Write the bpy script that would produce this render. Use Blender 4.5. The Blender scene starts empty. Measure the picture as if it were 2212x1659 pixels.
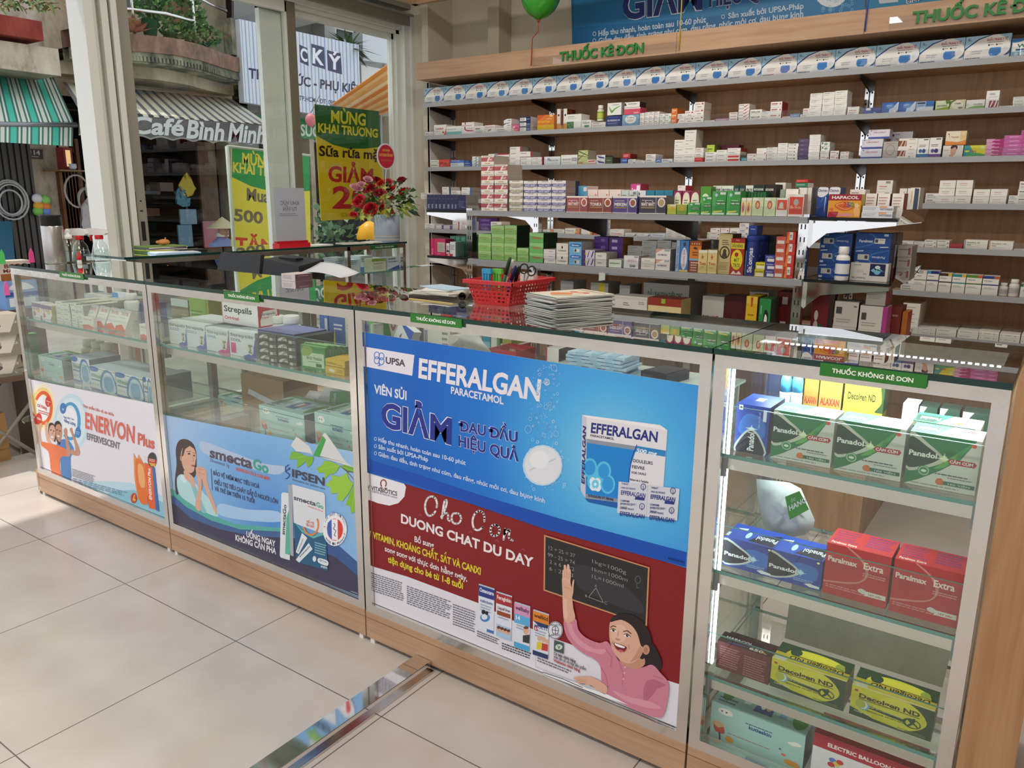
import bpy, math, random
from mathutils import Vector, Matrix
random.seed(7)
SC = bpy.context.scene
COL = SC.collection
PI = math.pi

# ------------------------------------------------------------------ camera
W, H = 2212, 1659
FPX = 1693.46
CAM = Vector((0.5853, -1.4684, 1.2812))
YAW, PITCH, ROLL = math.radians(-35.009), math.radians(13.2856), math.radians(0.4978)
FWD = Vector((math.sin(YAW)*math.cos(PITCH), math.cos(YAW)*math.cos(PITCH), -math.sin(PITCH)))
_r = Vector((math.cos(YAW), -math.sin(YAW), 0)); _u = _r.cross(FWD)
RGT = _r*math.cos(ROLL) + _u*math.sin(ROLL)
UPV = _u*math.cos(ROLL) - _r*math.sin(ROLL)
cam = bpy.data.cameras.new('camera'); camo = bpy.data.objects.new('camera', cam); COL.objects.link(camo)
cam.sensor_fit = 'HORIZONTAL'; cam.sensor_width = 36.0; cam.lens = FPX*36.0/W
cam.clip_start = 0.05; cam.clip_end = 200
camo.matrix_world = Matrix(((RGT.x, UPV.x, -FWD.x, CAM.x), (RGT.y, UPV.y, -FWD.y, CAM.y), (RGT.z, UPV.z, -FWD.z, CAM.z), (0, 0, 0, 1)))
SC.camera = camo

def ray(px, py): return FWD + RGT*((px - W/2)/FPX) - UPV*((py - H/2)/FPX)
def atY(px, py, y):
    d = ray(px, py); return CAM + d*((y - CAM.y)/d.y)
def atX(px, py, x):
    d = ray(px, py); return CAM + d*((x - CAM.x)/d.x)
def atZ(px, py, z):
    d = ray(px, py); return CAM + d*((z - CAM.z)/d.z)

# ------------------------------------------------------------------ sky, sun, lamps, exposure
wd = bpy.data.worlds.new('world'); SC.world = wd; wd.use_nodes = True
nt = wd.node_tree; bg = nt.nodes['Background']
sky = nt.nodes.new('ShaderNodeTexSky'); sky.sky_type = 'HOSEK_WILKIE'; sky.turbidity = 6.0; sky.ground_albedo = 0.4
SUN_DIR = Vector((-0.30, -0.16, 0.94)).normalized()
sky.sun_direction = SUN_DIR
mx = nt.nodes.new('ShaderNodeMixRGB'); mx.inputs[0].default_value = 0.75; mx.inputs[2].default_value = (0.92, 0.95, 1.0, 1)
nt.links.new(sky.outputs[0], mx.inputs[1]); nt.links.new(mx.outputs[0], bg.inputs[0])
bg.inputs[1].default_value = 1.6
sl = bpy.data.lights.new('sun', 'SUN'); sl.energy = 3.2; sl.angle = math.radians(1.5); sl.color = (1.0, 0.95, 0.86)
so = bpy.data.objects.new('sun', sl); COL.objects.link(so); so.rotation_euler = SUN_DIR.to_track_quat('Z', 'Y').to_euler()
FILL_LAMPS = [(-1.6, 1.3, 30), (0.2, 1.3, 18), (-1.6, -1.6, 34), (0.6, -1.6, 26)]   # unseen ceiling panels added to brighten the interior, built below: x, y, watts
vs = SC.view_settings; vs.view_transform = 'Standard'; vs.look = 'None'; vs.exposure = -0.12; vs.gamma = 1.0; vs.use_curve_mapping = False
SC.cycles.max_bounces = 9; SC.cycles.diffuse_bounces = 4; SC.cycles.glossy_bounces = 4
SC.cycles.transmission_bounces = 6; SC.cycles.transparent_max_bounces = 40
SC.cycles.sample_clamp_indirect = 6.0

# ------------------------------------------------------------------ materials
def lin(c):
    c = c/255.0
    return c/12.92 if c <= 0.04045 else ((c + 0.055)/1.055)**2.4
def rgb(h):
    if len(h) == 3: h = ''.join(a*2 for a in h)
    return tuple(lin(int(h[i:i+2], 16)) for i in (0, 2, 4)) + (1,)
MATS = {}
def pbr(name, col, rough=0.5, metal=0.0, spec=0.5, **kw):
    if name in MATS: return MATS[name]
    m = bpy.data.materials.new(name); m.use_nodes = True
    b = m.node_tree.nodes['Principled BSDF']
    b.inputs['Base Color'].default_value = rgb(col) if isinstance(col, str) else tuple(col) + (1,)
    b.inputs['Roughness'].default_value = rough; b.inputs['Metallic'].default_value = metal
    b.inputs['Specular IOR Level'].default_value = spec
    for k, v in kw.items(): b.inputs[k.replace('_', ' ')].default_value = v
    MATS[name] = m; return m
def ink(h, rough=0.42):
    """printed card / plastic of one plain colour"""
    return pbr('ink_%s_%g' % (h, rough), h, rough, 0, 0.35)
def nodes(m):
    t = m.node_tree; return t, t.nodes, t.links, t.nodes['Principled BSDF']
def ramp(N, stops):
    r = N.new('ShaderNodeValToRGB'); e = r.color_ramp.elements
    while len(e) < len(stops): e.new(0.5)
    for i, (p, c) in enumerate(stops): e[i].position = p; e[i].color = rgb(c)
    return r
def wood(name, c1, c2, c3, axis=0, scale=1.0, rough=0.42):
    m = pbr(name, c1, rough, 0, 0.4)
    t, N, L, b = nodes(m)
    tc = N.new('ShaderNodeTexCoord'); mp = N.new('ShaderNodeMapping')
    s = [16*scale]*3; s[axis] = 1.3*scale; mp.inputs['Scale'].default_value = s
    nz = N.new('ShaderNodeTexNoise'); nz.inputs['Scale'].default_value = 1.6; nz.inputs['Detail'].default_value = 5; nz.inputs['Distortion'].default_value = 1.2
    mp2 = N.new('ShaderNodeMapping'); s2 = [90*scale]*3; s2[axis] = 2.2*scale; mp2.inputs['Scale'].default_value = s2
    n2 = N.new('ShaderNodeTexNoise'); n2.inputs['Scale'].default_value = 2.0; n2.inputs['Detail'].default_value = 3
    mxn = N.new('ShaderNodeMath'); mxn.operation = 'MULTIPLY_ADD'; mxn.inputs[1].default_value = 0.35
    r = ramp(N, [(0.35, c3), (0.6, c1), (0.8, c2)])
    L.new(tc.outputs['Object'], mp.inputs[0]); L.new(mp.outputs[0], nz.inputs[0]); L.new(tc.outputs['Object'], mp2.inputs[0]); L.new(mp2.outputs[0], n2.inputs[0])
    L.new(n2.outputs[0], mxn.inputs[0]); L.new(nz.outputs[0], mxn.inputs[2]); L.new(mxn.outputs[0], r.inputs[0]); L.new(r.outputs[0], b.inputs['Base Color'])
    return m
def stained(name, c1, c2, c3, scale=3.0, rough=0.8, stretch=(1, 1, 0.5)):
    m = pbr(name, c1, rough, 0, 0.3)
    t, N, L, b = nodes(m)
    tc = N.new('ShaderNodeTexCoord'); mp = N.new('ShaderNodeMapping'); mp.inputs['Scale'].default_value = stretch
    nz = N.new('ShaderNodeTexNoise'); nz.inputs['Scale'].default_value = scale; nz.inputs['Detail'].default_value = 8; nz.inputs['Roughness'].default_value = 0.7
    r = ramp(N, [(0.36, c2), (0.5, c1), (0.66, c3)])
    L.new(tc.outputs['Object'], mp.inputs[0]); L.new(mp.outputs[0], nz.inputs[0]); L.new(nz.outputs[0], r.inputs[0]); L.new(r.outputs[0], b.inputs['Base Color'])
    return m
def glassmat(name, tint, mul=1.7, ior=1.45, rough=0.0):
    """clear sheet: mirror reflection by Fresnel on the face the light enters, straight transmission otherwise"""
    m = bpy.data.materials.new(name); m.use_nodes = True; t = m.node_tree; N, L = t.nodes, t.links
    for n in list(N): N.remove(n)
    out = N.new('ShaderNodeOutputMaterial'); mix = N.new('ShaderNodeMixShader'); tr = N.new('ShaderNodeBsdfTransparent'); gl = N.new('ShaderNodeBsdfGlossy')
    fr = N.new('ShaderNodeFresnel'); fr.inputs[0].default_value = ior
    ge = N.new('ShaderNodeNewGeometry'); inv = N.new('ShaderNodeMath'); inv.operation = 'SUBTRACT'; inv.inputs[0].default_value = 1.0
    mu = N.new('ShaderNodeMath'); mu.operation = 'MULTIPLY'; m2 = N.new('ShaderNodeMath'); m2.operation = 'MULTIPLY'; m2.inputs[1].default_value = mul; m2.use_clamp = True
    tr.inputs[0].default_value = tuple(tint) + (1,); gl.inputs['Roughness'].default_value = rough; gl.inputs[0].default_value = (1, 1, 1, 1)
    L.new(ge.outputs['Backfacing'], inv.inputs[1]); L.new(fr.outputs[0], mu.inputs[0]); L.new(inv.outputs[0], mu.inputs[1]); L.new(mu.outputs[0], m2.inputs[0])
    L.new(m2.outputs[0], mix.inputs[0]); L.new(tr.outputs[0], mix.inputs[1]); L.new(gl.outputs[0], mix.inputs[2]); L.new(mix.outputs[0], out.inputs[0])
    MATS[name] = m; return m
GLASS = glassmat('clear_glass', (0.955, 0.98, 0.965))
WGLASS = glassmat('window_glass', (0.93, 0.955, 0.945), 1.5)
ACRYL = glassmat('acrylic', (0.95, 0.96, 0.97), 2.6)
GEDGE = pbr('glass_edge', (0.006, 0.04, 0.032), 0.12)
GEDGE2 = pbr('glass_edge_pale', (0.12, 0.30, 0.27), 0.15)
STEEL = pbr('stainless_steel', (0.74, 0.71, 0.67), 0.16, 1.0)
_t, _N, _L, _b = nodes(STEEL)
_nz = _N.new('ShaderNodeTexNoise'); _nz.inputs['Scale'].default_value = 14; _nz.inputs['Detail'].default_value = 3
_bp = _N.new('ShaderNodeBump'); _bp.inputs['Strength'].default_value = 0.02; _bp.inputs['Distance'].default_value = 0.05
_L.new(_nz.outputs[0], _bp.inputs['Height']); _L.new(_bp.outputs[0], _b.inputs['Normal'])
CHROME = pbr('chrome', (0.8, 0.79, 0.77), 0.07, 1.0)
GREYMET = pbr('grey_metal', '8d8f93', 0.35, 0.6)
DARKMET = pbr('dark_metal', '2a2521', 0.4, 0.7)
ALU = pbr('white_aluminium', 'd9dcd6', 0.4, 0.0, 0.5)
ALU2 = pbr('grey_aluminium', '8f8c82', 0.45, 0.0, 0.4)
OAK = wood('oak_laminate', 'b48f70', 'bd9a7c', 'a17c5e', 0, 1.0, 0.36)
OAKV = wood('oak_laminate_vertical', 'a87f58', 'b28a63', '946b47', 2, 1.0, 0.4)
OAKB = wood('oak_backboard', 'b08a64', 'ba946e', '9c7852', 2, 0.8, 0.5)
BLACK = pbr('black_gap', '0b0a09', 0.6)
WALLM = pbr('wall_paint', 'c9c0b0', 0.85, 0, 0.2)
WHITEP = pbr('white_paint', 'e2ded6', 0.6, 0, 0.3)

# ------------------------------------------------------------------ mesh builder
EPS = 0.00004
class MB:
    def __init__(s): s.v = []; s.f = []; s.m = []; s.mats = []; s.sm = []
    def mi(s, mat):
        if isinstance(mat, str): mat = ink(mat)
        if mat not in s.mats: s.mats.append(mat)
        return s.mats.index(mat)
    def poly(s, pts, mat, smooth=False):
        b = len(s.v); s.v += [tuple(p) for p in pts]; s.f.append(tuple(range(b, b + len(pts)))); s.m.append(s.mi(mat)); s.sm.append(smooth)
    def add(s, verts, faces, mat, smooth=False):
        b = len(s.v); s.v += [tuple(p) for p in verts]; k = s.mi(mat)
        for f in faces: s.f.append(tuple(b + i for i in f)); s.m.append(k); s.sm.append(smooth)
    def box(s, x0, x1, y0, y1, z0, z1, mat, **o):
        """o: front(-y) back(+y) left right top bottom material overrides"""
        b = len(s.v)
        s.v += [(x0, y0, z0), (x1, y0, z0), (x1, y1, z0), (x0, y1, z0), (x0, y0, z1), (x1, y0, z1), (x1, y1, z1), (x0, y1, z1)]
        for n, f in (('bottom', (3, 2, 1, 0)), ('top', (4, 5, 6, 7)), ('front', (0, 1, 5, 4)), ('right', (1, 2, 6, 5)), ('back', (2, 3, 7, 6)), ('left', (3, 0, 4, 7))):
            s.f.append(tuple(b + i for i in f)); s.m.append(s.mi(o.get(n, mat))); s.sm.append(False)
        return s
    def hexa(s, p, mat, **o):
        """8 corners: bottom 4 (ccw from above), top 4"""
        b = len(s.v); s.v += [tuple(q) for q in p]
        for n, f in (('bottom', (3, 2, 1, 0)), ('top', (4, 5, 6, 7)), ('front', (0, 1, 5, 4)), ('right', (1, 2, 6, 5)), ('back', (2, 3, 7, 6)), ('left', (3, 0, 4, 7))):
            s.f.append(tuple(b + i for i in f)); s.m.append(s.mi(o.get(n, mat))); s.sm.append(False)
    def tube(s, pts, r, mat, seg=8, cap=True):
        pts = [Vector(p) for p in pts]; n = len(pts); rs = r if isinstance(r, (list, tuple)) else [r]*n
        b = len(s.v); up = None; k = s.mi(mat)
        for i, p in enumerate(pts):
            d = (pts[min(i+1, n-1)] - pts[max(i-1, 0)])
            d = d.normalized() if d.length > 1e-9 else Vector((0, 0, 1))
            if up is None: up = Vector((0, 0, 1)) if abs(d.z) < 0.9 else Vector((1, 0, 0))
            a = d.cross(up).normalized(); c = a.cross(d).normalized(); up = c
            for j in range(seg):
                t = 2*PI*j/seg; s.v.append(tuple(p + (a*math.cos(t) + c*math.sin(t))*rs[i]))
        for i in range(n-1):
            for j in range(seg):
                j2 = (j+1) % seg
                s.f.append((b+i*seg+j, b+i*seg+j2, b+(i+1)*seg+j2, b+(i+1)*seg+j)); s.m.append(k); s.sm.append(True)
        if cap:
            s.f.append(tuple(b+j for j in range(seg))[::-1]); s.m.append(k); s.sm.append(False)
            s.f.append(tuple(b+(n-1)*seg+j for j in range(seg))); s.m.append(k); s.sm.append(False)
    def lathe(s, prof, mat, c=(0, 0, 0), seg=20, cap=True, sx=1, sy=1, smooth=True):
        """prof: (r, z[, mat]) from the bottom up"""
        b = len(s.v); n = len(prof)
        for p in prof:
            for j in range(seg):
                t = 2*PI*j/seg; s.v.append((c[0] + p[0]*math.cos(t)*sx, c[1] + p[0]*math.sin(t)*sy, c[2] + p[1]))
        for i in range(n-1):
            k = s.mi(prof[i][2] if len(prof[i]) > 2 else mat)
            for j in range(seg):
                j2 = (j+1) % seg
                s.f.append((b+i*seg+j, b+i*seg+j2, b+(i+1)*seg+j2, b+(i+1)*seg+j)); s.m.append(k); s.sm.append(smooth)
        if cap:
            s.f.append(tuple(b+j for j in range(seg))[::-1]); s.m.append(s.mi(prof[0][2] if len(prof[0]) > 2 else mat)); s.sm.append(False)
            s.f.append(tuple(b+(n-1)*seg+j for j in range(seg))); s.m.append(s.mi(prof[-1][2] if len(prof[-1]) > 2 else mat)); s.sm.append(False)
    def build(s, name, parent=None, loc=(0, 0, 0), rz=0.0, origin=None, rot=None):
        me = bpy.data.meshes.new(name)
        vv = s.v
        if origin is not None: vv = [(a[0]-origin[0], a[1]-origin[1], a[2]-origin[2]) for a in vv]; loc = origin
        me.from_pydata(vv, [], s.f)
        for m in s.mats: me.materials.append(m)
        me.polygons.foreach_set('material_index', s.m); me.polygons.foreach_set('use_smooth', s.sm); me.update()
        o = bpy.data.objects.new(name, me); COL.objects.link(o); o.location = loc; o.rotation_euler = rot or (0, 0, rz)
        if parent: o.parent = parent
        return o
def empty(name, loc=(0, 0, 0), rz=0.0):
    o = bpy.data.objects.new(name, None); COL.objects.link(o); o.location = loc; o.rotation_euler = (0, 0, rz); o.empty_display_size = 0.1; return o
def tag(o, label=None, cat=None, group=None, kind=None):
    if label: o['label'] = label
    if cat: o['category'] = cat
    if group: o['group'] = group
    if kind: o['kind'] = kind
    return o
def part(mb, name, par):
    """a part whose mesh was laid out in world coordinates: its origin goes to the thing's"""
    l = par.matrix_world if False else None
    base = Vector(par.location); q = par.parent
    while q: base += Vector(q.location); q = q.parent
    mb.v = [(a[0]-base.x, a[1]-base.y, a[2]-base.z) for a in mb.v]
    return mb.build(name, par)
def struct(mb, name):
    o = mb.build(name); o['kind'] = 'structure'; return o
def dup(o, loc=None, rz=None, parent=None):
    c = o.copy(); COL.objects.link(c)
    if loc is not None: c.location = loc
    if rz is not None: c.rotation_euler = (0, 0, rz)
    if parent: c.parent = parent
    for ch in o.children: dup(ch, parent=c)
    return c

# ------------------------------------------------------------------ lettering
_gl = {}
import unicodedata
def _flat(txt, bold, res):
    cu = bpy.data.curves.new('lettering', 'FONT'); cu.body = txt; cu.size = 1.0; cu.resolution_u = res; cu.fill_mode = 'FRONT'; cu.offset = bold; cu.dimensions = '2D'
    ob = bpy.data.objects.new('lettering', cu); me = ob.to_mesh()
    vs_ = [(v.co.x, v.co.y) for v in me.vertices]; fs = [tuple(p.vertices) for p in me.polygons]
    fs = [f if me.polygons[i].normal.z >= 0 else f[::-1] for i, f in enumerate(fs)]
    ob.to_mesh_clear(); bpy.data.objects.remove(ob); bpy.data.curves.remove(cu)
    return vs_, fs
def _right(txt):
    v, f = _flat(txt, 0, 1); return max(a[0] for a in v) if v else 0
def glyphs(txt, bold=0.0, res=3):
    key = (txt, bold, res)
    if key in _gl: return _gl[key]
    out = ''; ex = []                    # horns and bars are added as small pieces of their own
    for i, c in enumerate(txt):
        if c in 'Đđ': ex.append((i, 'D' if c == 'Đ' else 'd')); out += 'D' if c == 'Đ' else 'd'; continue
        d = unicodedata.normalize('NFD', c)
        if '\u031b' in d: out += unicodedata.normalize('NFC', d.replace('\u031b', '')); ex.append((i, 'H' if c.isupper() else 'h'))
        else: out += c
    b0 = min(bold, .032) if bold < .12 else .05; vs_, fs = _flat(out, b0, res); cap = 0.727; t = .075 + bold*1.6
    for i, k in ex:
        r = _right(out[:i+1]); w_ = _right(out[i]); n = len(vs_)
        if k == 'D': q = [(r-w_-.1, .33), (r-w_+.26, .33), (r-w_+.26, .33+t), (r-w_-.1, .33+t)]
        elif k == 'd': q = [(r-.26, .58), (r+.07, .58), (r+.07, .58+t*.9), (r-.26, .58+t*.9)]
        else:
            y = .56 if k == 'H' else .41; q = [(r-.06, y), (r+.02, y+.02), (r+.09+bold, y+.2), (r+.01-bold, y+.2), (r+.0, y+.1), (r-.07, y+.07)]
        vs_ += q; fs.append(tuple(range(n, n+len(q))))
    if vs_: x0 = min(a[0] for a in vs_); x1 = max(a[0] for a in vs_)
    else: x0 = x1 = 0
    vs_ = [((a[0]-x0)/cap, a[1]/cap) for a in vs_]
    _gl[key] = (vs_, fs, (x1-x0)/cap); return _gl[key]
class Face:
    """a drawing surface: origin, u and v axes (world units), normal; layers are raised by a fraction of a millimetre"""
    def __init__(s, mb, o, u, v, n, su=1.0, sv=1.0):
        s.mb = mb; s.o = Vector(o); s.u = Vector(u); s.v = Vector(v); s.n = Vector(n); s.su = su; s.sv = sv; s.k = 1
    def P(s, a, b, k): return s.o + s.u*(a*s.su) + s.v*(b*s.sv) + s.n*(EPS*k)
    def poly(s, pts, col, k=None):
        k = k or s.k; s.mb.poly([s.P(a, b, k) for a, b in pts], col)
    def rect(s, a0, b0, a1, b1, col, k=None): s.poly([(a0, b0), (a1, b0), (a1, b1), (a0, b1)], col, k)
    def ell(s, ca, cb, ra, rb, col, k=None, n=24, rot=0.0):
        pts = []
        for i in range(n):
            t = 2*PI*i/n; x = ra*math.cos(t); y = rb*math.sin(t)
            pts.append((ca + x*math.cos(rot) - y*math.sin(rot), cb + x*math.sin(rot) + y*math.cos(rot)))
        s.poly(pts, col, k)
    def text(s, txt, a, b, h, col, w=None, bold=0.0, k=None, shear=0.0, al='l', rot=0.0, mirror=False, res=3):
        """h: capital height and w: total width, in face units; al: l c r"""
        vs_, fs, gw = glyphs(txt, bold, res)
        if not vs_: return
        k = k or s.k
        fx = (w*s.su/gw) if w else h*s.sv
        fy = h*s.sv; tw = gw*fx
        off = {'l': 0, 'c': -tw/2, 'r': -tw}[al]
        c, sn = math.cos(rot), math.sin(rot); out = []
        base = s.o + s.u*(a*s.su) + s.v*(b*s.sv) + s.n*(EPS*k)
        for x, y in vs_:
            X = x*fx + off + shear*y*fy; Y = y*fy
            if mirror: X = -X
            out.append(base + s.u*(X*c - Y*sn) + s.v*(X*sn + Y*c))
        s.mb.add(out, [f[::-1] for f in fs] if mirror else fs, col)
    def bars(s, a0, b1, a1, n, lh, col, k=None, fill=0.45, seed=0, ragged=0.25):
        """n lines of print too small to read"""
        r = random.Random(seed); k = k or s.k
        for i in range(n):
            b = b1 - i*lh; x = a0; e = a1 - (a1-a0)*ragged*r.random()
            while x < e:
                wd_ = min((a1-a0)*r.uniform(.06, .16), e-x); s.rect(x, b-lh*fill, x+wd_, b, col, k); x += wd_ + (a1-a0)*.018
def front(mb, x0, z0, y, w, h, unit=True):
    """drawing surface on a face that looks towards -y; unit: coordinates run 0..1"""
    return Face(mb, (x0, y, z0), (1, 0, 0), (0, 0, 1), (0, -1, 0), w if unit else 1, h if unit else 1)
def spline(pts, n=5, closed=True):
    """Catmull-Rom through the points"""
    out = []; m = len(pts)
    for i in range(m if closed else m-1):
        p = [pts[(i+j-1) % m] if closed else pts[min(max(i+j-1, 0), m-1)] for j in range(4)]
        for q in range(n):
            t = q/n
            out.append(tuple(0.5*((2*p[1][c]) + (-p[0][c]+p[2][c])*t + (2*p[0][c]-5*p[1][c]+4*p[2][c]-p[3][c])*t*t + (-p[0][c]+3*p[1][c]-3*p[2][c]+p[3][c])*t**3) for c in (0, 1)))
    if not closed: out.append(pts[-1])
    return out
ORD = 'first second third fourth fifth sixth seventh eighth ninth tenth eleventh twelfth thirteenth fourteenth fifteenth sixteenth seventeenth eighteenth nineteenth twentieth'.split()
def nth(i):
    if i < 20: return ORD[i]
    if i == 29: return 'thirtieth'
    if i == 39: return 'fortieth'
    return ('twenty-', 'thirty-', 'forty-')[(i+1)//10-2] + ORD[(i+1) % 10 - 1]

# ------------------------------------------------------------------ the room
WX = -3.40      # inner face of the street window wall
DOORY = 0.55    # the open doorway runs from here towards the camera
YB = 3.10       # shelving back board
CEIL = 3.0
def floor_mat(name, ts, ox, oy):
    m = pbr(name, 'c9c1bb', 0.22, 0, 0.45); t, N, L, b = nodes(m)
    tc = N.new('ShaderNodeTexCoord'); sp = N.new('ShaderNodeSeparateXYZ'); L.new(tc.outputs['Object'], sp.inputs[0])
    ds = []
    for ax, off in ((0, ox), (1, oy)):
        a = N.new('ShaderNodeMath'); a.operation = 'SUBTRACT'; a.inputs[1].default_value = off; L.new(sp.outputs[ax], a.inputs[0])
        d = N.new('ShaderNodeMath'); d.operation = 'DIVIDE'; d.inputs[1].default_value = ts; L.new(a.outputs[0], d.inputs[0])
        f = N.new('ShaderNodeMath'); f.operation = 'FRACT'; L.new(d.outputs[0], f.inputs[0])
        c = N.new('ShaderNodeMath'); c.operation = 'SUBTRACT'; c.inputs[1].default_value = 0.5; L.new(f.outputs[0], c.inputs[0])
        e = N.new('ShaderNodeMath'); e.operation = 'ABSOLUTE'; L.new(c.outputs[0], e.inputs[0])
        g = N.new('ShaderNodeMath'); g.operation = 'GREATER_THAN'; g.inputs[1].default_value = 0.5 - 0.0016/ts; L.new(e.outputs[0], g.inputs[0]); ds.append(g)
    mxm = N.new('ShaderNodeMath'); mxm.operation = 'MAXIMUM'; L.new(ds[0].outputs[0], mxm.inputs[0]); L.new(ds[1].outputs[0], mxm.inputs[1])
    nz = N.new('ShaderNodeTexNoise'); nz.inputs['Scale'].default_value = 5; nz.inputs['Detail'].default_value = 6; L.new(tc.outputs['Object'], nz.inputs[0])
    r = ramp(N, [(0.3, 'c4bbb4'), (0.7, 'cfc8c3')]); L.new(nz.outputs[0], r.inputs[0])
    mix = N.new('ShaderNodeMixRGB'); mix.inputs[2].default_value = rgb('6a615a'); L.new(mxm.outputs[0], mix.inputs[0]); L.new(r.outputs[0], mix.inputs[1]); L.new(mix.outputs[0], b.inputs['Base Color'])
    return m
XBAR = atZ(902, 1432, 0).x
fm1 = floor_mat('floor_tiles', 0.604, -2.482, -0.228)
_c = atZ(824, 1548, 0)
fm2 = floor_mat('floor_tiles_inner', 0.604, _c.x, _c.y)
f = MB(); f.box(-3.5, XBAR+0.02, -4.4, 3.3, -0.05, 0, fm1); f.box(XBAR+0.02, 3.2, -4.4, 3.3, -0.05, 0, fm2); struct(f, 'floor')
f = MB(); f.box(-3.6, 3.2, -4.4, 3.3, CEIL, CEIL+0.1, WHITEP); struct(f, 'ceiling')
f = MB(); f.box(-3.6, 3.2, YB+0.02, YB+0.2, 0, CEIL, WALLM); struct(f, 'wall_back')
f = MB(); f.box(3.0, 3.2, -4.4, 3.2, 0, CEIL, WALLM); struct(f, 'wall_right')
# street side: lintel over window and doorway, pier in the corner, low kerb
WTOP = 2.44
f = MB(); f.box(WX-0.14, WX+0.02, -4.4, YB+0.02, WTOP+0.11, CEIL, ALU2); f.box(WX-0.14, WX+0.18, 2.93, YB+0.02, 0, CEIL, WALLM)
f.box(WX+0.18, WX+0.235, 2.86, YB+0.02, 0, CEIL, WALLM)
struct(f, 'wall_left')
f = MB(); f.box(-2.75, -2.66, 2.98, YB+0.02, 2.1, CEIL, pbr('wall_paint_pier', 'b6ab97', 0.85)); struct(f, 'trim_1')
f = MB()
for x0, x1 in ((-3.6, -3.35), (2.7, 3.2)): f.box(x0, x1, -4.5, -4.3, 0, CEIL, WHITEP)
f.box(-3.6, 3.2, -4.5, -4.3, 2.75, CEIL, WHITEP); struct(f, 'wall_front')
# wooden fascia board under the ceiling, above the window corner
def fascia():
    a = atX(842, 0, -3.1); c = atX(897, 13, -3.1)
    t = empty('wooden_fascia_board', (-3.0, 1.5, 2.6))
    z = c.z; y = c.y
    f = MB(); f.box(-3.1, -3.06, -0.6, y, z, z+0.09, OAK, ); part(f, 'board', t)
    f = MB(); f.box(-3.1, 3.0, y-0.04, y, z, z+0.09, OAK); part(f, 'board', t)
    tag(t, 'pale wooden ceiling fascia whose corner shows above the window frame', 'fascia')
fascia()
# ceiling panels out of view, added to brighten the interior
LGLOW = pbr('lamp_diffuser', 'ffffff', 0.5, Emission_Color=(1, 0.97, 0.92, 1), Emission_Strength=1.5)
for i, (x, y, wt) in enumerate(FILL_LAMPS):
    t = empty('added_ceiling_lamp', (x, y, CEIL)); 
    f = MB(); f.box(-.62, .62, -.17, .17, -.05, 0, 'e8e8e4'); f.build('housing', t)
    f = MB(); f.box(-.59, .59, -.14, .14, -.056, -.051, LGLOW); f.build('diffuser', t)
    l = bpy.data.lights.new('lamp', 'AREA'); l.shape = 'RECTANGLE'; l.size = 1.2; l.size_y = 0.3; l.energy = wt; l.color = (1.0, 0.93, 0.84)
    lo = bpy.data.objects.new('fill_light', l); COL.objects.link(lo); lo.location = (0, 0, -.07); lo.parent = t
    tag(t, 'unseen white ceiling panel added to brighten the pharmacy', 'ceiling lamp', 'added ceiling panels')
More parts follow.
